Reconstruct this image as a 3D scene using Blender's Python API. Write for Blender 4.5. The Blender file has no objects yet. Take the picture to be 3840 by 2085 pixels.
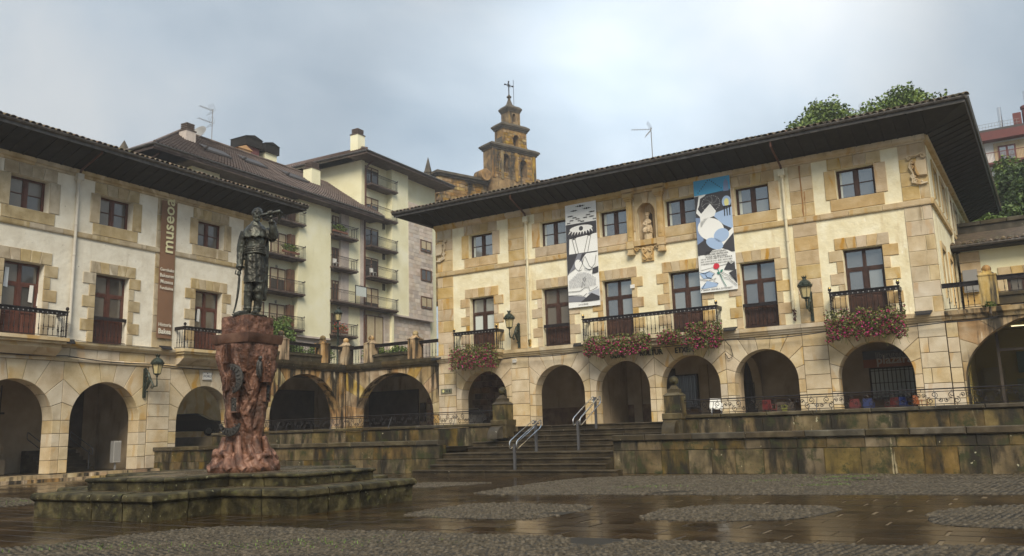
import bpy, bmesh, math, random
from mathutils import Matrix, Vector, noise
random.seed(7)
SC = bpy.context.scene
COL = SC.collection
# ------------------------------------------------------------------ camera
cam = bpy.data.objects.new('camera', bpy.data.cameras.new('camera')); COL.objects.link(cam)
cam.data.sensor_width = 36; cam.data.lens = 30.05; cam.data.clip_end = 3000; cam.data.clip_start = .1
_p = math.radians(10.290); _r = math.radians(1.6325)
R0 = Vector((1,0,0)); U0 = Vector((0,-math.sin(_p),math.cos(_p))); FW = Vector((0,math.cos(_p),math.sin(_p)))
RC = R0*math.cos(_r)-U0*math.sin(_r); UC = R0*math.sin(_r)+U0*math.cos(_r)
m = Matrix((RC,UC,-FW)).transposed().to_4x4(); m.translation = (0,0,1.6)
cam.matrix_world = m
SC.camera = cam
# ------------------------------------------------------------------ world and sun
SUN_EL, SUN_AZ = math.radians(42), math.radians(176)   # azimuth clockwise from +Y: behind the camera
W = bpy.data.worlds.new('World'); SC.world = W; W.use_nodes = True
nt = W.node_tree; nt.nodes.clear()
def N(t, ty, **k):
    n = t.nodes.new(ty)
    for a, b in k.items(): setattr(n, a, b)
    return n
out = N(nt,'ShaderNodeOutputWorld'); bg = N(nt,'ShaderNodeBackground'); bg.inputs[1].default_value = .1
nt.links.new(bg.outputs[0], out.inputs[0])
sky = N(nt,'ShaderNodeTexSky', sky_type='NISHITA', sun_disc=False, sun_elevation=SUN_EL, sun_rotation=SUN_AZ, air_density=1.3, dust_density=1.5)
tc = N(nt,'ShaderNodeTexCoord')
mp = N(nt,'ShaderNodeMapping'); mp.inputs['Scale'].default_value = (1,1,1.15); mp.inputs['Location'].default_value = (.35,.1,.62)
nt.links.new(tc.outputs['Generated'], mp.inputs[0])
n1 = N(nt,'ShaderNodeTexNoise'); n1.inputs['Scale'].default_value = 1.5; n1.inputs['Detail'].default_value = 7; n1.inputs['Roughness'].default_value = .52; n1.inputs['Distortion'].default_value = .35
nt.links.new(mp.outputs[0], n1.inputs['Vector'])
rp = N(nt,'ShaderNodeValToRGB'); nt.links.new(n1.outputs[0], rp.inputs[0])
e = rp.color_ramp.elements
e[0].position=.36; e[0].color=(.86,1.12,1.4,1)
e[1].position=.66; e[1].color=(2.35,2.45,2.5,1)
k = e.new(.45); k.color=(1.33,1.6,1.85,1)
k = e.new(.55); k.color=(1.8,2.05,2.27,1)
# the cloud cover is brightest round one patch high on the right and low over the roofs
dt = N(nt,'ShaderNodeVectorMath', operation='DOT_PRODUCT'); nt.links.new(tc.outputs['Generated'], dt.inputs[0]); dt.inputs[1].default_value=(.215,.872,.44)
mr = N(nt,'ShaderNodeMapRange', interpolation_type='SMOOTHSTEP'); mr.inputs[1].default_value=.965; mr.inputs[2].default_value=1.0; mr.inputs[3].default_value=0; mr.inputs[4].default_value=.62
nt.links.new(dt.outputs['Value'], mr.inputs[0])
vm = N(nt,'ShaderNodeVectorMath', operation='SCALE'); nt.links.new(rp.outputs[0], vm.inputs[0]); 
def dot_(v,lo,amt):
    d=N(nt,'ShaderNodeVectorMath',operation='DOT_PRODUCT'); nt.links.new(tc.outputs['Generated'],d.inputs[0]); d.inputs[1].default_value=v
    q=N(nt,'ShaderNodeMapRange',interpolation_type='SMOOTHSTEP'); nt.links.new(d.outputs['Value'],q.inputs[0]); q.inputs[1].default_value=lo; q.inputs[2].default_value=1; q.inputs[3].default_value=0; q.inputs[4].default_value=amt; return q.outputs[0]
def add_(a,b):
    q=N(nt,'ShaderNodeMath',operation='ADD'); nt.links.new(a,q.inputs[0])
    if isinstance(b,float): q.inputs[1].default_value=b
    else: nt.links.new(b,q.inputs[1])
    return q.outputs[0]
sx_=N(nt,'ShaderNodeSeparateXYZ'); nt.links.new(tc.outputs['Generated'],sx_.inputs[0])
zz_=N(nt,'ShaderNodeMath',operation='MULTIPLY'); nt.links.new(sx_.outputs[2],zz_.inputs[0]); zz_.inputs[1].default_value=.75   # overcast: brighter towards the zenith
tot=add_(add_(add_(mr.outputs[0],dot_((.03,.953,.30),.97,.45)),zz_.outputs[0]),.78)
nt.links.new(tot, vm.inputs['Scale'])
mx = N(nt,'ShaderNodeMix', data_type='RGBA'); mx.inputs[0].default_value = .94
nt.links.new(sky.outputs[0], mx.inputs[6]); nt.links.new(vm.outputs[0], mx.inputs[7])
nt.links.new(mx.outputs[2], bg.inputs[0])
sun = bpy.data.objects.new('sun', bpy.data.lights.new('sun','SUN')); COL.objects.link(sun)
sun.data.energy = 1.5; sun.data.angle = math.radians(28); sun.data.color = (1,.89,.71)
sd = Vector((math.sin(SUN_AZ)*math.cos(SUN_EL), math.cos(SUN_AZ)*math.cos(SUN_EL), math.sin(SUN_EL)))
sun.rotation_euler = sd.to_track_quat('Z','Y').to_euler(); sun.location = (0,-20,60)
vs = SC.view_settings; vs.view_transform='Standard'; vs.look='None'; vs.gamma=1; vs.exposure=1.40; vs.use_curve_mapping=False
# ------------------------------------------------------------------ frames (x along the front, y into the building, z up)
E1 = Vector((.84607,-.53308,0)); N1 = Vector((-.53308,-.84607,0))
E2 = Vector((-.49513,-.86882,0)); N2 = Vector((.86882,-.49513,0))
K = Vector((-11.5314,58.5255,0))
def frame(o, x, y):
    mm = Matrix((x, y, Vector((0,0,1)))).transposed().to_4x4(); mm.translation = o; return mm
FR = frame(K, E1, -N1)
FL = frame(K, -E2, -N2)
FS = frame(K+E1*36.9, -N1, -E1)
FA = frame(K-N2*14, -E2, -N2)
FW0 = Matrix.Identity(4)
# ------------------------------------------------------------------ mesh helpers
class MB:
    def __init__(s): s.v=[]; s.f=[]
    def add(s, vs, fs):
        n=len(s.v); s.v += [tuple(q) for q in vs]; s.f += [tuple(i+n for i in f) for f in fs]; return s
    def box(s,x0,x1,y0,y1,z0,z1):
        return s.add([(x0,y0,z0),(x1,y0,z0),(x1,y1,z0),(x0,y1,z0),(x0,y0,z1),(x1,y0,z1),(x1,y1,z1),(x0,y1,z1)],
            [(0,3,2,1),(4,5,6,7),(0,1,5,4),(1,2,6,5),(2,3,7,6),(3,0,4,7)])
    def prism(s, P, y0, y1, ch=0):          # polygon in x,z, front at y0 (chamfered), back at y1
        n=len(P); rings=[]
        if ch:
            Q=inset(P,ch); rings=[[(x,y1,z) for x,z in P],[(x,y0+ch,z) for x,z in P],[(x,y0,z) for x,z in Q]]
        else: rings=[[(x,y1,z) for x,z in P],[(x,y0,z) for x,z in P]]
        vs=[q for r in rings for q in r]; fs=[tuple(range(n))]
        for k in range(len(rings)-1):
            for i in range(n):
                j=(i+1)%n; fs.append((k*n+i,(k+1)*n+i,(k+1)*n+j,k*n+j))
        m0=(len(rings)-1)*n; fs.append(tuple(m0+i for i in reversed(range(n))))
        return s.add(vs,fs)
    def slab(s, P, z0, z1):                  # polygon in x,y
        n=len(P); vs=[(x,y,z0) for x,y in P]+[(x,y,z1) for x,y in P]
        fs=[tuple(reversed(range(n))),tuple(range(n,2*n))]+[(i,(i+1)%n,n+(i+1)%n,n+i) for i in range(n)]
        return s.add(vs,fs)
    def tube(s, pts, r, n=6, caps=True):
        pts=[Vector(q) for q in pts]; rr = r if isinstance(r,(list,tuple)) else [r]*len(pts); vs=[];fs=[]
        ref=None
        for i,q in enumerate(pts):
            a = pts[i+1]-q if i<len(pts)-1 else q-pts[i-1]
            if 0<i<len(pts)-1: a=(pts[i+1]-q).normalized()+(q-pts[i-1]).normalized()
            if a.length<1e-6: a=Vector((0,0,1))
            a.normalize()
            if ref is None: ref = a.orthogonal().normalized()
            ref=(ref-a*ref.dot(a)); ref = ref.normalized() if ref.length>1e-5 else a.orthogonal().normalized()
            b=a.cross(ref)
            for k in range(n):
                t=2*math.pi*k/n; vs.append(q+(ref*math.cos(t)+b*math.sin(t))*rr[i])
        for i in range(len(pts)-1):
            for k in range(n): fs.append((i*n+k,i*n+(k+1)%n,(i+1)*n+(k+1)%n,(i+1)*n+k))
        if caps: fs.append(tuple(reversed(range(n)))); fs.append(tuple((len(pts)-1)*n+k for k in range(n)))
        return s.add(vs,fs)
    def lathe(s, prof, n=12, c=(0,0,0), rot=0):
        vs=[];fs=[]
        for r,z in prof:
            for k in range(n):
                t=2*math.pi*k/n+rot; vs.append((c[0]+r*math.cos(t),c[1]+r*math.sin(t),c[2]+z))
        for i in range(len(prof)-1):
            for k in range(n): fs.append((i*n+k,i*n+(k+1)%n,(i+1)*n+(k+1)%n,(i+1)*n+k))
        fs.append(tuple(reversed(range(n)))); fs.append(tuple((len(prof)-1)*n+k for k in range(n)))
        return s.add(vs,fs)
    def ball(s,c,r,n=10,sx=1,sy=1,sz=1):
        k=len(s.v); m_=max(4,n//2); s.lathe([(max(.001,math.sin(math.pi*i/m_))*r,-math.cos(math.pi*i/m_)*r) for i in range(m_+1)],n)
        for i in range(k,len(s.v)):
            x,y,z=s.v[i]; s.v[i]=(c[0]+x*sx,c[1]+y*sy,c[2]+z*sz)
        return s
    def xf(s, M, k=0):
        for i in range(k,len(s.v)): s.v[i]=tuple(M@Vector(s.v[i]))
        return s
    def mesh(s, name, mat, smooth=False, sharp=40, recalc=False):
        me=bpy.data.meshes.new(name); me.from_pydata([tuple(q) for q in s.v],[],s.f)
        if recalc:
            b=bmesh.new(); b.from_mesh(me); bmesh.ops.remove_doubles(b,verts=b.verts,dist=1e-5); bmesh.ops.recalc_face_normals(b,faces=b.faces); b.to_mesh(me); b.free()
        if mat: me.materials.append(mat)
        if smooth:
            me.polygons.foreach_set('use_smooth',[True]*len(me.polygons))
            if sharp<180: me.set_sharp_from_angle(angle=math.radians(sharp))
        me.update(); return me
    def build(s, name, mat, parent=None, smooth=False, kind=None, label=None, sharp=40, recalc=False):
        return link(name, s.mesh(name,mat,smooth,sharp,recalc), parent, kind, label)
def link(name, me, parent=None, kind=None, label=None, loc=None, mat=None):
    o=bpy.data.objects.new(name, me); COL.objects.link(o)
    if parent: o.parent=parent
    if loc is not None: o.location=loc
    if mat is not None: o.matrix_local=mat
    if kind: o['kind']=kind
    if label: o['label']=label
    return o
def inset(P,d):
    n=len(P); A=sum(P[i][0]*P[(i+1)%n][1]-P[(i+1)%n][0]*P[i][1] for i in range(n)); sg=1 if A>0 else -1; Q=[]
    for i in range(n):
        x0,z0=P[i-1]; x1,z1=P[i]; x2,z2=P[(i+1)%n]
        a=Vector((x1-x0,z1-z0)); b=Vector((x2-x1,z2-z1))
        if a.length<1e-6 or b.length<1e-6: Q.append((x1,z1)); continue
        a.normalize(); b.normalize(); na=Vector((-a.y,a.x))*sg; nb=Vector((-b.y,b.x))*sg
        m_=na+nb; q=m_.dot(na)
        if q<.3: q=.3; 
        m_=m_*(d/q); Q.append((x1+m_.x,z1+m_.y))
    return Q
def thing(name, label, cat, fr=FW0, loc=(0,0,0), rz=0, group=None, kind=None):
    o=bpy.data.objects.new(name,None); COL.objects.link(o); o.empty_display_size=.3
    o.matrix_world = fr @ Matrix.Translation(loc) @ Matrix.Rotation(rz,4,'Z')
    if kind: o['kind']=kind
    else: o['label']=label; o['category']=cat
    if group: o['group']=group
    return o
def tag(o, label, cat, group=None):
    o['label']=label; o['category']=cat
    if group: o['group']=group
    return o
def kids(o): return list(o.children)
def dup(o, parent=None, label=None, mw=None, rec=0):
    c=o.copy(); COL.objects.link(c)
    if parent is not None: c.parent=parent; c.matrix_parent_inverse.identity(); c.matrix_local=o.matrix_local.copy()
    for ch in KID.get(o.name,[]): dup(ch,c)
    if label: c['label']=label
    if mw is not None: c.matrix_world=mw
    return c
KID={}
def remember(o):
    ks=[x for x in COL.objects if x.parent==o]; KID[o.name]=ks
    for x in ks: remember(x)
def place(o, fr, loc, rz=0): o.matrix_world = fr @ Matrix.Translation(loc) @ Matrix.Rotation(rz,4,'Z')
def R(a,b): return random.uniform(a,b)
# ------------------------------------------------------------------ materials
def mat(name, cols, scale=1.5, rough=.8, bump=.3, bscale=30, vary=.12, hue=0, streak=None, vein=None, moss=None, metallic=0, spec=.4, roughvar=0, detail=6, speck=None, lowbump=0, coat=0):
    """cols: list of (pos,(r,g,b)) over a noise; streak=(colour,lo,hi,xs,zs); moss=(colour,lo,hi,scale); speck=(colour,thr,scale)"""
    M=bpy.data.materials.new(name); M.use_nodes=True; t=M.node_tree; t.nodes.clear()
    L=t.links.new
    o=N(t,'ShaderNodeOutputMaterial'); b=N(t,'ShaderNodeBsdfPrincipled'); L(b.outputs[0],o.inputs[0])
    geo=N(t,'ShaderNodeNewGeometry'); oi=N(t,'ShaderNodeObjectInfo')
    off=N(t,'ShaderNodeVectorMath',operation='MULTIPLY_ADD')
    cmb=N(t,'ShaderNodeCombineXYZ')
    for i in range(3): L(oi.outputs['Random'],cmb.inputs[i])
    L(cmb.outputs[0],off.inputs[0]); off.inputs[1].default_value=(37,23,51) if vary else (0,0,0); L(geo.outputs['Position'],off.inputs[2])
    P=off.outputs[0]
    def noise_(sc,det=detail,vec=P,rg=.6,dist=0):
        q=N(t,'ShaderNodeTexNoise'); q.inputs['Scale'].default_value=sc; q.inputs['Detail'].default_value=det; q.inputs['Roughness'].default_value=rg; q.inputs['Distortion'].default_value=dist; L(vec,q.inputs['Vector']); return q.outputs[0]
    def ramp(v,els):
        q=N(t,'ShaderNodeValToRGB'); L(v,q.inputs[0]); E_=q.color_ramp.elements
        E_[0].position=els[0][0]; E_[0].color=(*els[0][1],1); E_[1].position=els[-1][0]; E_[1].color=(*els[-1][1],1)
        for p_,c_ in els[1:-1]: E_.new(p_).color=(*c_,1)
        return q.outputs[0]
    def step(v,lo,hi):
        q=N(t,'ShaderNodeMapRange',interpolation_type='SMOOTHSTEP'); L(v,q.inputs[0]); q.inputs[1].default_value=lo; q.inputs[2].default_value=hi; return q.outputs[0]
    def mix(f,a,c,mode='MIX'):
        q=N(t,'ShaderNodeMix',data_type='RGBA',blend_type=mode)
        if isinstance(f,float): q.inputs[0].default_value=f
        else: L(f,q.inputs[0])
        L(a,q.inputs[6])
        if isinstance(c,tuple): q.inputs[7].default_value=(*c,1)
        else: L(c,q.inputs[7])
        return q.outputs[2]
    col=ramp(noise_(scale,rg=.55),cols)
    if vein:
        w=N(t,'ShaderNodeTexWave'); w.inputs['Scale'].default_value=vein[1]; w.inputs['Distortion'].default_value=9; w.inputs['Detail'].default_value=3; w.inputs['Detail Scale'].default_value=.7
        L(P,w.inputs['Vector']); f=step(w.outputs[1],.72,.95)
        mm=N(t,'ShaderNodeMath',operation='MULTIPLY'); L(f,mm.inputs[0]); L(step(noise_(.5,2),.45,.7),mm.inputs[1]); col=mix(mm.outputs[0],col,vein[0])
    if vary:
        hs=N(t,'ShaderNodeHueSaturation'); L(col,hs.inputs['Color'])
        q=N(t,'ShaderNodeMapRange'); L(oi.outputs['Random'],q.inputs[0]); q.inputs[3].default_value=1-vary; q.inputs[4].default_value=1+vary; L(q.outputs[0],hs.inputs['Value'])
        if hue:
            m7=N(t,'ShaderNodeMath',operation='MULTIPLY'); L(oi.outputs['Random'],m7.inputs[0]); m7.inputs[1].default_value=7.31
            fr_=N(t,'ShaderNodeMath',operation='FRACT'); L(m7.outputs[0],fr_.inputs[0])
            q2=N(t,'ShaderNodeMapRange'); L(fr_.outputs[0],q2.inputs[0]); q2.inputs[3].default_value=.5-hue; q2.inputs[4].default_value=.5+hue*.6; L(q2.outputs[0],hs.inputs['Hue'])
            m8=N(t,'ShaderNodeMath',operation='MULTIPLY'); L(oi.outputs['Random'],m8.inputs[0]); m8.inputs[1].default_value=17.7
            f8=N(t,'ShaderNodeMath',operation='FRACT'); L(m8.outputs[0],f8.inputs[0])
            q3=N(t,'ShaderNodeMapRange'); L(f8.outputs[0],q3.inputs[0]); q3.inputs[3].default_value=.75; q3.inputs[4].default_value=1.3; L(q3.outputs[0],hs.inputs['Saturation'])
        col=hs.outputs[0]
    if streak:
        for st in (streak if isinstance(streak,list) else [streak]):
            mp_=N(t,'ShaderNodeMapping'); mp_.inputs['Scale'].default_value=(st[3],st[3],st[4]); L(geo.outputs['Position'],mp_.inputs[0])
            f=step(noise_(1,5,mp_.outputs[0],.62),st[1],st[2]); col=mix(f,col,st[0])
    if moss: col=mix(step(noise_(moss[3],7,P,.7),moss[1],moss[2]),col,moss[0])
    if speck:
        vo=N(t,'ShaderNodeTexNoise'); vo.inputs['Scale'].default_value=speck[2]; vo.inputs['Detail'].default_value=2; L(P,vo.inputs['Vector'])
        col=mix(step(vo.outputs[0],speck[1],speck[1]+.03),col,speck[0])
    L(col,b.inputs['Base Color'])
    b.inputs['Roughness'].default_value=rough; b.inputs['Metallic'].default_value=metallic; b.inputs['Specular IOR Level'].default_value=spec
    if coat: b.inputs['Coat Weight'].default_value=coat; b.inputs['Coat Roughness'].default_value=.12
    if roughvar:
        q=N(t,'ShaderNodeMapRange'); L(noise_(roughvar[0],4),q.inputs[0]); q.inputs[1].default_value=.35; q.inputs[2].default_value=.65; q.inputs[3].default_value=roughvar[1]; q.inputs[4].default_value=roughvar[2]; L(q.outputs[0],b.inputs['Roughness'])
    if bump:
        bp=N(t,'ShaderNodeBump'); bp.inputs['Strength'].default_value=bump; bp.inputs['Distance'].default_value=.02; h=noise_(bscale,6,P,.65)
        if lowbump:
            a=N(t,'ShaderNodeMath',operation='MULTIPLY_ADD'); L(noise_(lowbump,3),a.inputs[0]); a.inputs[1].default_value=3; L(h,a.inputs[2]); h=a.outputs[0]
        L(h,bp.inputs['Height']); L(bp.outputs[0],b.inputs['Normal'])
    return M
def flat(name,c,rough=.5,metallic=0,emit=0,spec=.5,alpha=1):
    M=bpy.data.materials.new(name); M.use_nodes=True; b=M.node_tree.nodes['Principled BSDF']
    b.inputs['Base Color'].default_value=(*c,1); b.inputs['Roughness'].default_value=rough; b.inputs['Metallic'].default_value=metallic; b.inputs['Specular IOR Level'].default_value=spec
    if emit: b.inputs['Emission Color'].default_value=(*c,1); b.inputs['Emission Strength'].default_value=emit
    return M
OCH=(.42,.23,.07)
ma={}
ma['ashlar']=mat('pale_sandstone',[(.3,(.43,.34,.21)),(.5,(.56,.465,.315)),(.7,(.64,.56,.42))],1.1,.8,.3,20,.05,.005,lowbump=4,vein=((.50,.34,.16),.5),streak=((.22,.16,.09),.60,.80,1.6,.25))
ma['trim']=mat('ochre_sandstone',[(.3,(.42,.31,.16)),(.5,(.52,.40,.23)),(.7,(.60,.49,.32))],1.3,.8,.4,16,.075,.006,vein=((.45,.28,.10),.6),lowbump=4,streak=((.18,.12,.06),.58,.80,1.6,.3))
ma['trimL']=mat('grey_sandstone',[(.3,(.32,.25,.15)),(.5,(.44,.36,.23)),(.7,(.54,.46,.32))],1.5,.8,.3,18,.07,.005,lowbump=4,vein=((.60,.52,.38),.7),streak=((.12,.09,.06),.60,.80,1.6,.3))
ma['plasterR']=mat('cream_plaster',[(.3,(.72,.64,.42)),(.55,(.82,.76,.55)),(.7,(.86,.82,.64))],1.3,.9,.6,9,0,streak=[((.56,.44,.24),.55,.80,1.5,.22),((.90,.86,.70),.62,.72,3,2)],lowbump=3)
ma['plasterL']=mat('white_plaster',[(.3,(.66,.61,.50)),(.55,(.77,.73,.62)),(.7,(.82,.79,.69))],1.3,.9,.5,9,0,streak=((.42,.36,.26),.58,.82,1.5,.2),speck=((.16,.13,.1),.74,9),lowbump=3)
ma['stain']=mat('rain_stained_sandstone',[(.3,(.24,.16,.07)),(.5,(.40,.29,.14)),(.7,(.55,.45,.28))],1.2,.7,.4,18,.15,.02,streak=[((.035,.028,.018),.44,.60,2.2,.22),((.60,.53,.40),.64,.70,3.0,.25)],moss=((.06,.07,.02),.62,.75,1.6))
ma['lowwall']=mat('wet_mossy_sandstone',[(.3,(.06,.045,.02)),(.5,(.13,.095,.04)),(.7,(.22,.165,.08))],1.6,.5,.6,16,.2,.01,streak=[((.02,.016,.009),.42,.60,1.5,.4),((.34,.29,.18),.66,.72,2.6,.35)],moss=((.035,.04,.012),.50,.64,1.8),speck=((.40,.38,.26),.735,5))
ma['coping']=mat('dark_wet_coping',[(.3,(.03,.024,.014)),(.5,(.06,.048,.028)),(.72,(.13,.11,.07))],1.8,.5,.45,20,.2,.01,moss=((.05,.06,.02),.6,.72,2),speck=((.35,.34,.27),.73,9))
ma['joint']=mat('dark_joint_mortar',[(.3,(.10,.075,.045)),(.7,(.18,.14,.09))],3,.9,.2,20,0)
ma['steps']=mat('dark_wet_steps',[(.3,(.02,.015,.009)),(.5,(.042,.032,.018)),(.72,(.085,.066,.04))],2.0,.4,.45,24,.15,0,spec=.25,moss=((.045,.05,.02),.6,.72,2),speck=((.34,.32,.25),.745,10))
ma['base']=mat('mossy_monument_stone',[(.35,(.014,.012,.005)),(.5,(.04,.033,.014)),(.66,(.10,.085,.038))],3.2,.6,.6,14,.12,.0,spec=.25,moss=((.07,.068,.022),.58,.64,4.5),speck=((.20,.19,.11),.695,10),lowbump=5)
ma['basetop']=mat('wet_monument_top',[(.3,(.035,.026,.014)),(.5,(.07,.052,.03)),(.7,(.12,.09,.05))],1.5,.25,.3,16,.15,0,roughvar=(1.2,.1,.5))
ma['concrete']=mat('grey_stone_cladding',[(.3,(.42,.36,.30)),(.5,(.54,.47,.40)),(.7,(.62,.56,.50))],1.0,.85,.2,20,.14,.015)
ma['aptcream']=mat('yellow_render',[(.3,(.74,.70,.46)),(.55,(.83,.80,.57)),(.7,(.86,.84,.65))],.5,.9,.15,20,0,streak=((.50,.47,.30),.64,.85,1.2,.12))
ma['aptpink']=mat('pink_stone_strip',[(.3,(.46,.40,.36)),(.7,(.60,.53,.48))],2,.85,.2,20,0)
ma['rooftile']=mat('dark_clay_tile',[(.3,(.05,.04,.028)),(.5,(.12,.09,.06)),(.7,(.24,.185,.13))],3,.7,.4,20,.3,.02,moss=((.075,.08,.03),.5,.66,4))
ma['rooftile2']=mat('brown_red_tile',[(.3,(.085,.06,.048)),(.5,(.14,.10,.08)),(.7,(.21,.155,.125))],1.2,.7,.3,20,.1,.01)
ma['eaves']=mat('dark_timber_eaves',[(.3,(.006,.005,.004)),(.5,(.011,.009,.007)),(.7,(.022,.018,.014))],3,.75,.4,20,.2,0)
ma['eaves2']=mat('brown_timber_eaves',[(.3,(.06,.042,.034)),(.7,(.13,.095,.078))],2,.7,.2,20,0)
ma['iron']=mat('black_wrought_iron',[(.3,(.012,.010,.012)),(.7,(.035,.028,.028))],6,.4,.15,40,.1,0,metallic=.3)
ma['woodR']=mat('dark_brown_timber',[(.3,(.030,.014,.010)),(.7,(.075,.036,.025))],4,.5,.2,30,.1,0)
ma['woodL']=mat('red_brown_timber',[(.3,(.065,.024,.015)),(.7,(.12,.042,.028))],4,.5,.2,30,.1,0)
ma['gutter']=mat('grey_zinc_gutter',[(.3,(.05,.045,.04)),(.7,(.13,.12,.11))],4,.4,.15,30,0,metallic=.5)
ma['pipeR']=mat('cream_drainpipe',[(.3,(.60,.54,.38)),(.7,(.70,.65,.48))],3,.45,.05,30,0,streak=((.38,.28,.14),.66,.8,3,.5))
ma['pipeL']=mat('white_drainpipe',[(.3,(.52,.49,.43)),(.7,(.60,.57,.50))],3,.45,.05,30,0)
ma['rust']=mat('rusty_brown_pipe',[(.3,(.05,.02,.015)),(.7,(.12,.05,.03))],6,.6,.2,30,0)
ma['copper']=mat('red_brown_cast_trunk',[(.32,(.045,.021,.013)),(.5,(.135,.062,.038)),(.68,(.29,.155,.105))],3.6,.45,.9,30,0,metallic=.12,streak=[((.045,.022,.014),.52,.7,1.8,.5)],moss=((.27,.155,.11),.58,.72,3),lowbump=7,coat=.12)
ma['copper2']=mat('smooth_brown_cast_cap',[(.3,(.045,.022,.014)),(.5,(.095,.046,.03)),(.7,(.16,.09,.06))],2,.4,.3,30,0,streak=((.035,.018,.012),.55,.7,3,.8),coat=.1)
ma['bronze']=mat('green_black_bronze',[(.3,(.022,.021,.017)),(.5,(.05,.05,.042)),(.7,(.12,.13,.11))],4,.38,.5,18,0,metallic=.55,streak=((.13,.19,.17),.66,.78,6,1.2),lowbump=6)
ma['plaque']=mat('dark_bronze_plaque',[(.3,(.025,.025,.025)),(.7,(.09,.085,.08))],18,.4,.9,30,0,metallic=.4)
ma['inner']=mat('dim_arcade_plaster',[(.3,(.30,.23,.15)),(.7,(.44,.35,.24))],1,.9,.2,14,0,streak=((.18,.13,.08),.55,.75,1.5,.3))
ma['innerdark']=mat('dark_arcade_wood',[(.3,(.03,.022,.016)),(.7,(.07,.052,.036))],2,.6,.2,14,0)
ma['rubble']=mat('brown_rubble_stone',[(.3,(.14,.09,.06)),(.5,(.22,.15,.10)),(.7,(.33,.25,.17))],2,.8,.6,12,.3,.02)
ma['steel']=flat('polished_steel',(.75,.75,.75),.18,1)
ma['postgrey']=flat('grey_painted_post',(.10,.10,.105),.5,.3)
ma['brass']=flat('brass',(.75,.55,.2),.2,1)
ma['lampglass']=flat('frosted_lamp_glass',(.50,.42,.22),.35)
ma['lampgreen']=mat('green_black_lamp_iron',[(.3,(.018,.022,.018)),(.7,(.05,.07,.055))],12,.4,.3,40,0,metallic=.3)
ma['white']=flat('white_paint',(.75,.75,.72),.5)
ma['black']=flat('black_paint',(.015,.015,.018),.5)
ma['grey']=flat('grey_paint',(.25,.25,.25),.5)
ma['shutter']=mat('beige_roller_shutter',[(.3,(.46,.38,.24)),(.7,(.54,.46,.31))],2,.7,.1,10,.08,0)
ma['green']=mat('leaf_green',[(.35,(.045,.08,.014)),(.5,(.10,.16,.028)),(.65,(.19,.25,.045))],2.2,.6,0,1,0,detail=3)
ma['dgreen']=mat('dark_leaf_green',[(.35,(.022,.045,.010)),(.5,(.05,.09,.02)),(.65,(.10,.15,.035))],1.5,.6,0,1,0,detail=3)
ma['lgreen']=mat('bright_leaf_green',[(.35,(.08,.13,.03)),(.65,(.16,.24,.06))],2.2,.6,0,1,0,detail=3)
ma['olive']=mat('olive_trailing_leaf',[(.35,(.05,.065,.015)),(.5,(.12,.135,.035)),(.65,(.22,.20,.06))],7,.6,0,1,0,detail=3)
ma['petal']=mat('magenta_petal',[(.35,(.30,.01,.07)),(.5,(.46,.02,.15)),(.65,(.55,.05,.28))],9,.6,0,1,0,detail=2)
ma['redpetal']=flat('red_petal',(.6,.05,.04),.6)
ma['bark']=mat('bark',[(.3,(.04,.03,.02)),(.7,(.10,.08,.06))],6,.9,.5,20,0)
ma['terra']=flat('terracotta',(.17,.075,.045),.8)
ma['church']=mat('golden_church_stone',[(.3,(.10,.065,.024)),(.5,(.26,.165,.055)),(.68,(.40,.27,.10))],.8,.85,.4,8,.15,.015,streak=((.045,.036,.026),.48,.66,.9,.25))
ma['churchdark']=mat('weathered_cornice_stone',[(.3,(.04,.035,.028)),(.7,(.12,.10,.07))],1,.85,.3,8,.1,0)
ma['tiledark']=flat('dark_slate',(.05,.045,.045),.6)
ma['redpaint']=mat('oxblood_paint',[(.3,(.12,.035,.035)),(.7,(.17,.05,.045))],1,.7,.1,10,0)
def glass(name,c,rough,metal,wob=.15):
    M=bpy.data.materials.new(name); M.use_nodes=True; t=M.node_tree; b=t.nodes['Principled BSDF']
    b.inputs['Base Color'].default_value=(*c,1); b.inputs['Roughness'].default_value=rough; b.inputs['Metallic'].default_value=metal
    ns=N(t,'ShaderNodeTexNoise'); ns.inputs['Scale'].default_value=1.3; ge=N(t,'ShaderNodeNewGeometry'); t.links.new(ge.outputs['Position'],ns.inputs['Vector'])
    bp=N(t,'ShaderNodeBump'); bp.inputs['Strength'].default_value=wob; bp.inputs['Distance'].default_value=.05; t.links.new(ns.outputs[0],bp.inputs['Height']); t.links.new(bp.outputs[0],b.inputs['Normal'])
    return M
ma['glass']=glass('window_glass',(.36,.37,.37),.05,.75)
ma['glasspale']=glass('pale_window_glass',(.46,.48,.47),.08,.6)  # paler glass, mixed in at random for variety among panes
ma['glassdark']=glass('dark_window_glass',(.16,.155,.15),.08,.6)
ma['glassbrown']=glass('dusty_window_glass',(.20,.18,.155),.25,.4)
ma['curtain']=flat('pale_curtain',(.55,.60,.58),.7)
ma['carpaint']=flat('silver_car_paint',(.10,.10,.11),.2,.5)
ma['carwhite']=flat('white_car_paint',(.65,.65,.66),.25)
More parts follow.
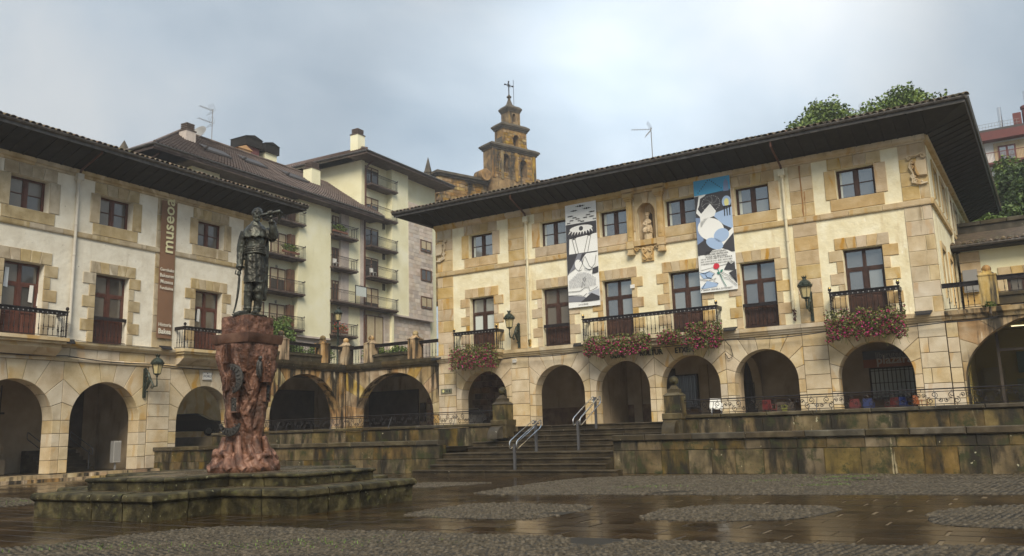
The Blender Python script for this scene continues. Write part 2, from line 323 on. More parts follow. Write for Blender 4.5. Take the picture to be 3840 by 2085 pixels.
def text(s, size, M, parent, loc, rz=0, rotz=0, ext=.004, bold=0, sx=1, align='CENTER', name='lettering', frmat=None):
    cu=bpy.data.curves.new('txt','FONT'); cu.body=s; cu.size=size; cu.extrude=ext; cu.align_x=align; cu.align_y='CENTER'; cu.offset=bold; cu.resolution_u=2
    t=bpy.data.objects.new('txt',cu); COL.objects.link(t)
    bpy.context.view_layer.update()
    me=bpy.data.meshes.new_from_object(t.evaluated_get(bpy.context.evaluated_depsgraph_get())); bpy.data.objects.remove(t); bpy.data.curves.remove(cu)
    me.materials.clear(); me.materials.append(M)
    o=link(name,me,parent)
    o.matrix_local=Matrix.Translation(loc)@Matrix.Rotation(rotz,4,'Z')@Matrix.Rotation(math.pi/2,4,'X')@Matrix.Rotation(rz,4,'Z')@Matrix.Diagonal((sx,1,1,1))
    return o
# ================================================================== GROUND
def Rw(s,d,z=0): q=K+E1*s+N1*d; return (q.x,q.y,z)
ma['ground']=mat('wet_brown_ground',[(.3,(.10,.07,.035)),(.7,(.18,.13,.07))],.8,.4,.2,10,0)
ma['flag']=mat('wet_brown_flagstone',[(.3,(.012,.006,.0015)),(.5,(.024,.0135,.004)),(.7,(.055,.032,.011))],.9,.2,.02,9,.12,.0,roughvar=(.55,.08,.24),moss=((.07,.045,.017),.60,.72,1.4),lowbump=2,spec=.35)
ma['pebbles']=mat('grey_wet_cobbles',[(.3,(.026,.020,.011)),(.5,(.066,.053,.034)),(.7,(.135,.112,.078))],13,.5,.3,40,0,roughvar=(2,.4,.7),moss=((.05,.07,.015),.62,.78,.7),spec=.28)
ma['mortar']=mat('dark_wet_mortar',[(.3,(.008,.006,.003)),(.7,(.022,.017,.009))],3,.5,.4,20,0,spec=.25,moss=((.05,.075,.018),.6,.7,.7))
MB().slab([(-400,-60),(400,-60),(400,600),(-400,600)],-.6,-.03).build('ground',ma['ground'],kind='structure')
MB().slab([(-60,3),(60,3),(60,60),(-60,60)],-.028,-.006).build('joint_bed',ma['ground'],kind='structure')
plaza=thing('plaza_pavement','','',kind='structure')
fs=[]
a0=math.atan2(E1.y,E1.x)
for i in range(-32,44):
    for j in range(-4,76):
        x=i*.98+(j%2)*.49+R(-.04,.04); y=j*.56
        q=Vector((x*math.cos(a0)-y*math.sin(a0)-4, x*math.sin(a0)+y*math.cos(a0)+4,0))
        if q.y<8.5 or abs(q.x)>q.y*.72+2: continue
        s1=(q-K).dot(E1); d1=(q-K).dot(N1)
        s2=(q-K).dot(E2); d2=(q-K).dot(N2)
        if d2<.2 or (s1>-1 and d1<14.4): continue
        fs.append((q.length,q))
fs.sort(key=lambda a:a[0])
me=MB().prism([(-.48,-.27),(.48,-.27),(.48,.27),(-.48,.27)],-.02,.03,.008).xf(Matrix.Rotation(-math.pi/2,4,'X')).mesh('flagstone',ma['flag'])
st=MB()
for n_,(dd,q) in enumerate(fs):
    M_=Matrix.Translation((q.x,q.y,-.014+R(-.002,.003)))@Matrix.Rotation(a0,4,'Z')@Matrix.Rotation(math.radians(R(-.12,.12)),4,'X')@Matrix.Rotation(math.radians(R(-.08,.08)),4,'Y')
    if n_<300: link('flagstone',me,plaza,mat=M_)
    else: k=len(st.v); st.add([v.co[:] for v in me.vertices],[tuple(p.vertices) for p in me.polygons]).xf(M_,k)
st.build('flagstones_beyond',ma['flag'],plaza,kind='stuff')
# cobbled fields (lens shapes laid between the flags)
fields=[ [(-2.5,18.2),(-1.9,19.4),(-1.2,20.5),(-.6,20.6),(.3,20.0),(1.7,19.3),(1.4,18.0),(.4,16.6),(-.3,16.6),(-1.5,17.3)],
 [(2.0,16.1),(3.0,17.9),(4.1,18.4),(5.3,18.0),(6.5,17.1),(5.0,15.3),(4.2,15.1),(3.0,15.4)],
 [(-1.5,23.7),(-.3,26.3),(.6,28.0),(2.4,30.8),(5.6,30.3),(8.5,29.3),(15.5,25.7),(16.2,23.0),(12.5,17.9),(10.8,18.8),(6.0,20.6),(2.5,22.1),(.3,22.9)],
 [(-3.6,30.4),(-2.2,29.9),(-.6,29.0),(-1.9,27.9),(-3.1,27.1),(-3.9,28.6)],
 [(6.4,13.8),(7.0,15.2),(7.9,16.3),(9.6,16.8),(12.2,15.3),(9.2,12.0),(7.4,13.0)],
 [(-11.5,13.4),(-8.2,14.2),(-7.4,14.9),(-6.9,15.8),(-6.2,16.7),(-5.1,16.8),(-4.1,16.2),(-3.2,15.5),(-2.0,15.1),(-.8,14.4),(.2,13.9),(1.5,13.2),(3.5,12.2),(5.6,11.5),(7.6,11.1),(9.5,8.5),(0,8.3),(-8,8.5),(-12,10.5)],
 [(-19,29.6),(-15.0,27.6),(-13.6,24.6),(-14.3,23.7),(-18.5,24.5)] ]
def inside(x,y,P):
    c=False; j=len(P)-1
    for i in range(len(P)):
        if (P[i][1]>y)!=(P[j][1]>y) and x<(P[j][0]-P[i][0])*(y-P[i][1])/(P[j][1]-P[i][1])+P[i][0]: c=not c
        j=i
    return c
def roundp(P,it=2):
    for _ in range(it):
        Q=[]
        for i in range(len(P)):
            a,b=P[i],P[(i+1)%len(P)]; Q+=[(a[0]*.75+b[0]*.25,a[1]*.75+b[1]*.25),(a[0]*.25+b[0]*.75,a[1]*.25+b[1]*.75)]
        P=Q
    return P
bed=MB(); pv=[];pf=[]
for P in fields:
    P=roundp(P); bed.slab(P,-.05,.010)
    xs=[p[0] for p in P]; ys=[p[1] for p in P]
    cy=sum(ys)/len(ys); far=cy>22
    px,py=(.15,.095) if not far else (.19,.125)
    y=min(ys); row=0
    while y<max(ys):
        x=min(xs)+(row%2)*px/2
        while x<max(xs):
            X=x+R(-.02,.02); Y=y+R(-.015,.015)
            if inside(X+.12*noise.noise(Vector((X*3,Y*3,0))),Y+.12*noise.noise(Vector((X*3,Y*3,5))),P) and noise.noise(Vector((X*.45,Y*.6,3)))<.62:
                g=math.floor((Y+.9*math.sin(X*.55))/.9)
                an=(.7 if g%2 else -.7)+R(-.35,.35); L_=px*R(.38,.5); w_=py*R(.30,.42); h=R(.010,.026)
                ca,sa=math.cos(an),math.sin(an); n=len(pv)
                for k in range(6):
                    t=k*math.pi/3; u=math.cos(t)*L_; v=math.sin(t)*w_; pv.append((X+u*ca-v*sa,Y+u*sa+v*ca,.008))
                for k in range(6):
                    t=k*math.pi/3; u=math.cos(t)*L_*.62; v=math.sin(t)*w_*.62; pv.append((X+u*ca-v*sa,Y+u*sa+v*ca,.012+h*.85))
                pv.append((X,Y,.012+h))
                for k in range(6): k2=(k+1)%6; pf.append((n+k,n+k2,n+6+k2,n+6+k)); pf.append((n+6+k,n+6+k2,n+12))
            x+=px
        y+=py; row+=1
bed.build('cobble_bed',ma['mortar'],plaza)
me=bpy.data.meshes.new('cobbles'); me.from_pydata(pv,[],pf); me.materials.append(ma['pebbles']); me.polygons.foreach_set('use_smooth',[True]*len(pf))
o=link('cobbles',me,kind='stuff'); tag(o,'grey cobbles laid in lens shaped fields across the wet plaza','cobbles')
# grass tufts growing in joints of the cobbles
gb=MB()
for (cx,cy,n_,sp) in ((9.9,26.6,240,.5),(9.2,25.0,110,.35),(8.2,23.3,160,.4),(-3.5,13.6,200,.9),(-6.5,13.9,120,.7),(3.6,24.6,120,.6),(7.2,25.8,80,.4),(-14.8,26,160,1.4)):
    for _ in range(n_):
        x=cx+random.gauss(0,sp); y=cy+random.gauss(0,sp*.4); h=R(.02,.05); a=R(0,6.3); w=.012
        gb.add([(x-w*math.cos(a),y-w*math.sin(a),.01),(x+w*math.cos(a),y+w*math.sin(a),.01),(x+R(-.02,.02),y+R(-.02,.02),.02+h)],[(0,1,2)])
tag(gb.build('grass_tufts',ma['lgreen'],kind='stuff'),'small green grass tufts in the cobble joints','grass')

# ================================================================== stone laying helpers
def stone(P, parent, M, y0, y1, name='stone', gap=.012, ch=.014, jit=.004):
    Q=inset(P,gap); dy=R(-jit,jit)
    return MB().prism(Q,y0+dy,y1,ch).build(name,M,parent)
def course(x0,x1,z0,z1,parent,M,y0,y1,w,name='stone',gap=.012,ch=.014,jit=.004,off=None):
    x=x0; first=True
    while x<x1-1e-3:
        ww=w*R(.82,1.2)
        if first and off: ww=w*off; 
        first=False
        xe=x+ww
        if x1-xe<w*.45: xe=x1
        stone([(x,z0),(xe,z0),(xe,z1),(x,z1)],parent,M,y0,y1,name,gap,ch,jit); x=xe
def wallgrid(mb,x0,x1,z0,z1,ops,y0,y1):
    xs=sorted({x0,x1,*[v for o in ops for v in (o[0],o[1])]}); zs=sorted({z0,z1,*[v for o in ops for v in (o[2],o[3])]})
    for i in range(len(xs)-1):
        for j in range(len(zs)-1):
            cx=(xs[i]+xs[i+1])/2; cz=(zs[j]+zs[j+1])/2
            if any(o[0]<cx<o[1] and o[2]<cz<o[3] for o in ops): continue
            mb.add([(xs[i],y0,zs[j]),(xs[i+1],y0,zs[j]),(xs[i+1],y0,zs[j+1]),(xs[i],y0,zs[j+1])],[(0,1,2,3)])
            mb.add([(xs[i],y1,zs[j]),(xs[i+1],y1,zs[j]),(xs[i+1],y1,zs[j+1]),(xs[i],y1,zs[j+1])],[(3,2,1,0)])
    for a,b,c,d in list(ops)+[(x0,x1,z0,z1)]:
        mb.add([(a,y0,c),(a,y1,c),(a,y1,d),(a,y0,d)],[(0,1,2,3)]); mb.add([(b,y0,c),(b,y1,c),(b,y1,d),(b,y0,d)],[(3,2,1,0)])
        mb.add([(a,y0,c),(b,y0,c),(b,y1,c),(a,y1,c)],[(0,1,2,3)]); mb.add([(a,y0,d),(b,y0,d),(b,y1,d),(a,y1,d)],[(3,2,1,0)])
def archbay(x0,x1,xc,a,b,zs,zb,z1,parent,M,y0,y1,n=9,core=None,courses=None,names=('voussoir','pier_stone')):
    """arch of half width a and rise b springing at zs, in the bay x0..x1, zb..z1"""
    def pt(t): return (xc+a*math.cos(t), zs+b*math.sin(t))
    def outer(t):
        dx,dz=math.cos(t),math.sin(t)/ (1 if a==b else 1)
        px,pz=pt(t); ddx,ddz=px-xc,pz-zs
        best=1e9
        if ddx>1e-9: best=min(best,(x1-xc)/ddx)
        if ddx<-1e-9: best=min(best,(x0-xc)/ddx)
        if ddz>1e-9: best=min(best,(z1-zs)/ddz)
        return (xc+ddx*best, zs+ddz*best)
    for i in range(n):
        t0,t1=math.pi*i/n, math.pi*(i+1)/n
        inn=[pt(t0+(t1-t0)*k/4) for k in range(5)]
        A,B=outer(t0),outer(t1); P=inn+[B]
        onx=lambda q,x: abs(q[0]-x)<1e-6
        onz=lambda q: abs(q[1]-z1)<1e-6
        if onz(B) and onx(A,x1) and not onz(A): P.append((x1,z1))
        if onz(A) and onx(B,x0) and not onz(B): P.append((x0,z1))
        P.append(A)
        stone(P,parent,M,y0,y1,names[0],gap=.011,jit=.005)
    h=(zs-zb)/max(1,round((zs-zb)/.62)); z=zb; k=0
    while z<zs-.01:
        for (u,v) in ((x0,xc-a),(xc+a,x1)):
            if v-u<.05: continue
            if v-u>.95 and k%2: m_=u+(v-u)*R(.4,.6); stone([(u,z),(m_,z),(m_,z+h),(u,z+h)],parent,M,y0,y1,names[1]); stone([(m_,z),(v,z),(v,z+h),(m_,z+h)],parent,M,y0,y1,names[1])
            else: stone([(u,z),(v,z),(v,z+h),(u,z+h)],parent,M,y0,y1,names[1])
        z+=h; k+=1
    if core:
        e=.02; L_=[(x0,zb),(xc-a-e,zb),(xc-a-e,zs)]+[(xc-(a+e)*math.cos(math.pi/2*i/10),zs+(b+e)*math.sin(math.pi/2*i/10)) for i in range(1,11)]+[(xc,z1),(x0,z1)]
        R_=[(2*xc-x,z) for x,z in L_]; R_=[(x1 if abs(x-(2*xc-x0))<1e-6 else x,z) for x,z in R_]
        core.prism(L_,y0+.03,y1-.02); core.prism(list(reversed(R_)),y0+.03,y1-.02)
def pier(x0,x1,z0,z1,parent,M,y0,y1,h=.7,name='pilaster_stone',split=False,core=None):
    n=max(1,round((z1-z0)/h)); hh=(z1-z0)/n
    for i in range(n):
        a,b=z0+i*hh,z0+(i+1)*hh
        if split and i%2==0:
            m_=x0+(x1-x0)*(.33 if split==1 else .66); stone([(x0,a),(m_,a),(m_,b),(x0,b)],parent,M,y0,y1,name); stone([(m_,a),(x1,a),(x1,b),(m_,b)],parent,M,y0,y1,name)
        else: stone([(x0,a),(x1,a),(x1,b),(x0,b)],parent,M,y0,y1,name)
    if core: core.box(x0,x1,y0+.03,y1-.02,z0,z1)
def window(parent,xc,hw,z0,z1,y,mf,mg,door=False,panel=.95):
    """four-pane casement or french door; frame is a part, panes are its sub-parts"""
    f=MB(); t=.085
    f.box(xc-hw,xc-hw+t,y,y+.1,z0,z1); f.box(xc+hw-t,xc+hw,y,y+.1,z0,z1); f.box(xc-hw+t,xc+hw-t,y,y+.1,z1-t,z1); f.box(xc-hw+t,xc+hw-t,y,y+.1,z0,z0+t)
    f.box(xc-.08,xc+.08,y-.02,y+.1,z0+t,z1-t)
    panes=[]
    if door:
        zt=z1-(z1-z0)*.27
        for sx in (-1,1):
            xa,xb=(xc-hw+t,xc-.08) if sx<0 else (xc+.08,xc+hw-t)
            f.box(xa,xb,y-.01,y+.1,zt-.09,zt+.05)
            panes.append((xa,xb,zt+.05,z1-t))
            f.box(xa,xa+.07,y,y+.08,z0+t,zt-.09); f.box(xb-.07,xb,y,y+.08,z0+t,zt-.09); f.box(xa+.07,xb-.07,y,y+.08,z0+panel,z0+panel+.08); f.box(xa+.07,xb-.07,y,y+.08,zt-.16,zt-.09)
            panes.append((xa+.07,xb-.07,z0+panel+.08,zt-.16))
    else:
        zm=(z0+z1)/2
        for sx in (-1,1):
            xa,xb=(xc-hw+t,xc-.08) if sx<0 else (xc+.08,xc+hw-t)
            f.box(xa,xa+.05,y,y+.08,z0+t,z1-t); f.box(xb-.05,xb,y,y+.08,z0+t,z1-t); f.box(xa+.05,xb-.05,y,y+.08,zm-.02,zm+.02)
            panes+= [(xa+.05,xb-.05,z0+t,zm-.02),(xa+.05,xb-.05,zm+.02,z1-t)]
    w=f.build('door' if door else 'window',mf,parent)
    for a,b,c,d in panes: MB().box(a,b,y+.04+R(0,.004),y+.05,c,d).build('pane',ma['glasspale'] if mg is ma['glass'] and random.random()<.3 else (ma['glassbrown'] if mg is ma['glassdark'] and random.random()<.3 else mg),w)
    if not door and mg is ma['glass']: MB().box(panes[0][0],panes[0][0]+R(.07,.16),y+.032,y+.038,panes[0][2],panes[1][3]).build('net_curtain',ma['curtain'],w)
    if door:
        for sx in (-1,1):
            xa,xb=(xc-hw+t,xc-.08) if sx<0 else (xc+.08,xc+hw-t)
            MB().box(xa+.07,xb-.07,y+.03,y+.07,z0+t,z0+panel).prism([(xa+.16,z0+t+.1),(xb-.16,z0+t+.1),(xb-.16,z0+panel-.1),(xa+.16,z0+panel-.1)],y,y+.03,.02).build('door_panel',mf,w)
    return w
def surround(parent,xc,hw,z0,z1,M,door,y0=-.045,y1=.3):
    W_=hw+.36; ht=.6
    n=4 if not door else 5
    xs=[-W_+2*W_*i/n for i in range(n+1)]
    for i in range(n):
        k0=.82; a,b=xs[i],xs[i+1]; ai=max(-hw,a*k0) if i else -W_; bi=min(hw,b*k0) if i<n-1 else W_
        stone([(xc+(a*.86 if i else -W_),z1),(xc+(b*.86 if i<n-1 else W_),z1),(xc+b,z1+ht),(xc+a,z1+ht)],parent,M,y0,y1,'lintel_stone')
    if door:
        z=z1; k=0; n=round((z1-z0)/.62); h=(z1-z0)/n
        for k in range(n):
            e=.70 if k%2==0 else .34
            for s_ in (-1,1):
                ee=e+R(-.03,.03); u,v=(xc-hw-ee,xc-hw) if s_<0 else (xc+hw,xc+hw+ee)
                stone([(u,z-h),(v,z-h),(v,z),(u,z)],parent,M,y0,y1,'quoin')
            z-=h
    else:
        for s_ in (-1,1):
            u,v=(xc-hw-.55,xc-hw) if s_<0 else (xc+hw,xc+hw+.55)
            stone([(u,z0),(v,z0),(v,z1),(u,z1)],parent,M,y0,y1,'jamb_stone')
        stone([(xc-W_,z0-.6),(xc+W_,z0-.6),(xc+W_,z0),(xc-W_,z0)],parent,M,y0,y1,'sill_stone')
def moulded(x0,x1,prof,parent,M,name,w=1.5):
    """horizontal moulding laid in lengths; prof = list of (y,z) outline"""
    x=x0
    while x<x1-1e-3:
        xe=x+w*R(.85,1.15)
        if x1-xe<w*.5: xe=x1
        a,b=x+.006,xe-.006; n=len(prof); mb=MB()
        mb.add([(a,y,z) for y,z in prof]+[(b,y,z) for y,z in prof],[tuple(range(n)),tuple(reversed(range(n,2*n)))]+[(i,n+i,n+(i+1)%n,(i+1)%n) for i in range(n)])
        mb.build(name,M,parent); x=xe
BAL=MB(); BAL.lathe([(.016,0),(.016,.28),(.034,.31),(.034,.35),(.018,.38),(.022,.55),(.012,.60),(.012,.92),(.026,.95),(.012,.98),(.012,1.13)],5)
ME_BAL=BAL.mesh('baluster',ma['iron'])
PST=MB(); PST.lathe([(.035,0),(.035,.3)]+[(.055 if i%2 else .03,.34+i*.05) for i in range(9)]+[(.035,.8),(.035,1.22),(.06,1.26),(.02,1.3),(.075,1.36),(.085,1.41),(.06,1.47),(.01,1.5)],8)
ME_PST=PST.mesh('railing_post',ma['iron'],True)
KNOB=MB().ball((0,0,0),.075,10).mesh('ball_knob',ma['brass'],True)
def balcony(parent,x0,x1,zs,zr,d,M,sides=True,slab=True,knob=True):
    """slab top at zs, rail top at zr, front at y=-d"""
    b=thing('balcony','','',kind='structure'); del b['kind']; b.parent=parent; b.matrix_world=parent.matrix_world.copy(); b.matrix_parent_inverse.identity(); b.matrix_local=Matrix.Identity(4)
    if slab:
        MB().box(x0-.08,x1+.08,-d-.1,0,zs-.16,zs).box(x0,x1,-d,0,zs-.28,zs-.16).box(x0+.12,x1-.12,-d+.2,0,zs-.5,zs-.28).build('slab',M,b)
    h=zr-zs; yf=-d+.06
    MB().box(x0,x1,yf-.05,yf+.05,zr-.19,zr-.02).box(x0-.04,x1+.04,yf-.09,yf+.09,zr-.02,zr+.02).box(x0,x1,yf-.02,yf+.02,zs+.06,zs+.09).build('rail',ma['iron'],b)
    n=round((x1-x0)/.23); sc=(zr-.19-zs-.06)/1.13
    for i in range(1,n):
        link('baluster',ME_BAL,b,mat=Matrix.Translation((x0+(x1-x0)*i/n,yf,zs+.07))@Matrix.Scale(sc,4,(0,0,1)))
    if sides:
        for xx in (x0+.03,x1-.03):
            MB().box(xx-.04,xx+.04,yf+.05,0,zr-.17,zr+.01).box(xx-.02,xx+.02,yf+.05,0,zs+.06,zs+.09).build('side_rail',ma['iron'],b)
            for i in range(1,4): link('baluster',ME_BAL,b,mat=Matrix.Translation((xx,yf-yf*i/4,zs+.07))@Matrix.Scale(sc,4,(0,0,1)))
            link('corner_post',ME_PST,b,mat=Matrix.Translation((xx,yf,zs))@Matrix.Scale((zr-zs)/1.26,4,(0,0,1)))
            if knob: link('ball_knob',KNOB,b,loc=(xx,yf,zr+.21))
    # small cut-out studs of the rail board
    sm=MB()
    for i in range(n):
        x=x0+(x1-x0)*(i+.5)/n; sm.box(x-.022,x+.022,yf-.062,yf-.05,zr-.15,zr-.09)
    sm.build('rail_studs',ma['grey'],b,kind='stuff')
    return b
def juliet(parent,x0,x1,z0,zr,y,M):
    b=MB().box(x0,x1,y-.06,y+.04,zr-.17,zr).box(x0,x1,y-.02,y+.02,z0+.05,z0+.08).build('window_guard',M,parent)
    n=round((x1-x0)/.2)
    for i in range(1,n): link('baluster',ME_BAL,b,mat=Matrix.Translation((x0+(x1-x0)*i/n,y,z0+.06))@Matrix.Scale((zr-.17-z0-.06)/1.13,4,(0,0,1)))
def downpipe(parent,x,z0,z1,M,eave=(1.9,.75)):
    MB().tube([(x,-.13,z0),(x,-.13,z1)],.075,10).build('downpipe',M,parent,True)
    mb=MB()
    for z in (z0+.4,(z0+z1)/2,z1-2.3): mb.lathe([(.095,z),(.095,z+.07)],10,(x,-.13,0)).box(x-.02,x+.02,-.13,0,z+.01,z+.06)
    mb.build('pipe_bracket',M,parent)
    MB().box(x-.17,x+.17,-.3,-.0,z1,z1+.32).lathe([(.07,z1-.15),(.15,z1)],8,(x,-.15,0)).build('hopper',M,parent)
    MB().tube([(x,-.16,z1+.3),(x,-.3,z1+.5),(x,-eave[0]+.05,z1+.35+eave[1]),(x,-eave[0]+.02,z1+.75+eave[1])],.055,8).build('eaves_pipe',ma['rust'],parent,True)
def hip_eaves(parent,xi0,xi1,xo0,xo1,yi,yo,ybi,ybo,zi,zo,zg,pitch,Mt,Ms,sides=(1,1),raft=.62,tiles=True):
    """overhanging eaves: inner rectangle on the walls, outer rectangle at the gutters; then tiled slopes"""
    I=[(xi0,yi,zi),(xi1,yi,zi),(xi1,ybi,zi),(xi0,ybi,zi)]; O=[(xo0,yo,zo),(xo1,yo,zo),(xo1,ybo,zo),(xo0,ybo,zo)]
    mb=MB(); mb.add(I+O,[(0,1,5,4),(1,2,6,5),(2,3,7,6),(3,0,4,7)]); mb.add([(x,y,zo) for x,y,_ in O]+[(x,y,zg-.04) for x,y,_ in O],[(0,1,5,4),(1,2,6,5),(2,3,7,6),(3,0,4,7)])
    mb.build('soffit',Ms,parent)
    L_=math.hypot(yi-yo,zo-zi); an=math.atan2(zo-zi,yi-yo)
    rm=MB().box(-.04,.04,.06,L_,-.05,0)
    # long decorated rafter ends
    rme=rm.mesh('rafter',Ms)
    n=int((xi1-xi0)/raft)
    for i in range(n+1):
        x=xi0+(xi1-xi0)*i/n; link('rafter',rme,parent,mat=Matrix.Translation((x,yo+.02,zo-.01))@Matrix.Rotation(-an,4,'X'))
    if sides[1]:
        n=int((ybi-yi)/.8); L2=math.hypot(xo1-xi1,zo-zi)
        for i in range(n+1):
            y=yi+(ybi-yi)*i/n; link('rafter',rme,parent,mat=Matrix.Translation((xo1-.02,y,zo-.01))@Matrix.Rotation(math.pi/2,4,'Z')@Matrix.Rotation(-an,4,'X'))
    # gutter
    g=MB(); 
    def gut(a,b):
        g.tube([a,b],.085,8)
    gut((xo0-.05,yo-.07,zg-.03),(xo1+.05,yo-.07,zg-.03)); gut((xo1+.07,yo-.05,zg-.03),(xo1+.07,ybo,zg-.03)); gut((xo0-.07,yo-.05,zg-.03),(xo0-.07,ybo,zg-.03))
    g.box(xo0,xo1,yo-.02,yo+.02,zg-.26,zg-.02).box(xo1-.02,xo1+.02,yo,ybo,zg-.26,zg-.02)
    g.build('gutter',ma['gutter'],parent,True)
    # roof planes
    half=min((xo1-xo0),(ybo-yo))/2; zr=zg+half*pitch
    rb=MB(); y2=(yo+ybo)/2
    A=[(xo0,yo,zg),(xo1,yo,zg),(xo1,ybo,zg),(xo0,ybo,zg),(xo0+half,y2,zr),(xo1-half,y2,zr)]
    rb.add(A,[(0,1,5,4),(1,2,5),(2,3,4,5),(3,0,4)]); rb.build('roof_deck',Mt,parent)
    # cover tiles: half round, one object each along the eaves, joined further up
    def tilemesh(l):
        m_=MB(); vs=[];fc=[]
        for k,(yy,rr) in enumerate(((-.16,.125),(l,.10))):
            for i in range(7): t=math.pi*i/6; vs.append((math.cos(t)*rr,yy,math.sin(t)*rr*.9+k*.0))
            for i in range(7): t=math.pi*i/6; vs.append((math.cos(t)*(rr-.022),yy,math.sin(t)*(rr-.022)*.9))
        for i in range(6): fc+= [(i,i+1,15+i,14+i),(7+i,21+i,22+i,8+i),(i,7+i,8+i,i+1)]
        return m_.add(vs,fc)
    tm=tilemesh(.42); tme=tm.mesh('roof_tile',Mt,True); sp=.30; ap=math.atan(pitch)
    n=int((xo1-xo0)/sp); up=MB()
    cnt=0
    for i in range(n+1):
        x=xo0+.12+(xo1-xo0-.24)*i/n
        for row in range(3):
            y=yo+row*.4; 
            if x<xo0+row*.4 or x>xo1-row*.4: continue
            M_=Matrix.Translation((x+R(-.02,.02),y+R(-.03,.02),zg+.06+(y-yo)*pitch+R(-.008,.02)))@Matrix.Rotation(ap+R(-.03,.05),4,'X')@Matrix.Rotation(R(-.05,.05),4,'Z')
            if row==0: link('roof_tile',tme,parent,mat=M_)
            else: k=len(up.v); up.add([v.co[:] for v in tme.vertices],[tuple(p.vertices) for p in tme.polygons]).xf(M_,k)
    for i in range(int((ybo-yo)/sp)):
        y=yo+.3+i*sp
        for xx,rz in ((xo1,math.pi/2),(xo0,-math.pi/2)):
            k=len(up.v); up.add([v.co[:] for v in tme.vertices],[tuple(p.vertices) for p in tme.polygons]).xf(Matrix.Translation((xx,y,zg+.03))@Matrix.Rotation(rz,4,'Z')@Matrix.Rotation(ap,4,'X'),k)
    # hip tiles
    for (a,b) in ((A[0],A[4]),(A[1],A[5])):
        a=Vector(a);b=Vector(b);v=(b-a); l=v.length; q=v.to_track_quat('Y','Z').to_matrix().to_4x4()
        for i in range(int(l/.4)):
            k=len(up.v); up.add([(p[0]*1.3,p[1],p[2]*1.3) for p in tm.v],tm.f).xf(Matrix.Translation(a+v*(i*.4/l)+Vector((0,0,.06)))@q,k)
    up.build('upper_tiles',Mt,parent,kind='stuff')
# ================================================================== RIGHT BUILDING
ZT=1.9
RB=thing('arcaded_hall','long cream and ochre stone hall over six round arches, two art banners on its front','building',FR)
A_=ma['ashlar']; T_=ma['trim']
core=MB()
RC_=[(11.35,1.67,9.3,13.4),(16.64,1.62,14.62,18.63),(20.62,1.62,18.63,22.58),(24.55,1.62,22.58,26.55),(28.55,1.6,26.55,30.5),(33.73,1.67,31.7,35.75)]
for xc,r,a,b in RC_: archbay(a,b,xc,r,r,5.42-r,ZT,6.1,RB,A_,0,.75,9,core)
for a,b in ((7.95,9.3),(13.4,14.62),(30.5,31.7),(35.75,36.9)): pier(a,b,ZT,6.1,RB,A_,-.02,.75,.7,'ashlar_block',split=1 if a<8 or a>35 else False,core=core)
core.box(7.95,36.9,.1,.74,6.1,6.55)
doors=[11.36,16.6,20.6,24.62,28.56,33.7]
ops=[(x-.9,x+.9,6.55,9.98) for x in doors]+[(x-.9,x+.9,12.54,14.05) for x in doors]+[(22.1,23.15,12,14.1)]
up=MB(); wallgrid(up,7.97,36.88,6.55,15.0,[o for o in ops if o[3]<11]+[o for o in ops if o[2]>11],0,.45)
up.build('plaster_wall',ma['plasterR'],RB)
core.build('wall_core',ma['joint'],RB)
# body behind the front
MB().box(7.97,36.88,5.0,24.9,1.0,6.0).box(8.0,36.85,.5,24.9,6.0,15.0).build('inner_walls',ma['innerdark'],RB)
for x in doors:
    surround(RB,x,.9,6.55,9.98,T_,True); surround(RB,x,.9,12.54,14.05,T_,False)
    window(RB,x,.9,12.56,14.03,.34,ma['woodR'],ma['glass'])
for x in doors:
    g=ma['glass']
    if x in (16.6,): g=ma['glassbrown']
    w_=window(RB,x,.9,6.57,9.96,.32,ma['woodR'],g,True,1.15)
    if x in (11.36,): [MB().box(x+s*.48-.3,x+s*.48+.3,.359,.361,7.9,9.0).build('net_curtain',ma['curtain'],w_) for s in (-1,1)]
for x0,x1,sp in ((7.95,9.2,1),(13.42,14.6,0),(30.52,31.7,0),(35.73,36.92,2)):
    pier(x0,x1,6.55,11.62,RB,T_ if sp!=2 else ma['ashlar'],-.03,.4,.72,split=sp); pier(x0,x1,11.92,14.66,RB,T_,-.03,.4,.7,split=sp if sp else False)
moulded(7.9,36.95,[(.1,6.1),(-.08,6.1),(-.10,6.18),(-.16,6.2),(-.2,6.3),(-.26,6.32),(-.28,6.52),(.1,6.56)],RB,A_,'string_stone')
moulded(7.9,36.95,[(.1,11.61),(-.09,11.61),(-.11,11.66),(-.12,11.88),(.1,11.92)],RB,T_,'band_stone',1.5)
moulded(7.85,21.3,[(.1,14.65),(-.07,14.65),(-.09,14.72),(-.18,14.76),(-.24,14.86),(-.25,14.98),(.1,14.98)],RB,T_,'cornice_stone',1.9)
moulded(23.85,37.0,[(.1,14.65),(-.07,14.65),(-.09,14.72),(-.18,14.76),(-.24,14.86),(-.25,14.98),(.1,14.98)],RB,T_,'cornice_stone',1.9)
moulded(21.3,23.85,[(.1,14.7),(-.2,14.7),(-.22,14.78),(-.34,14.82),(-.36,14.98),(.1,14.98)],RB,T_,'cornice_stone',1.4)
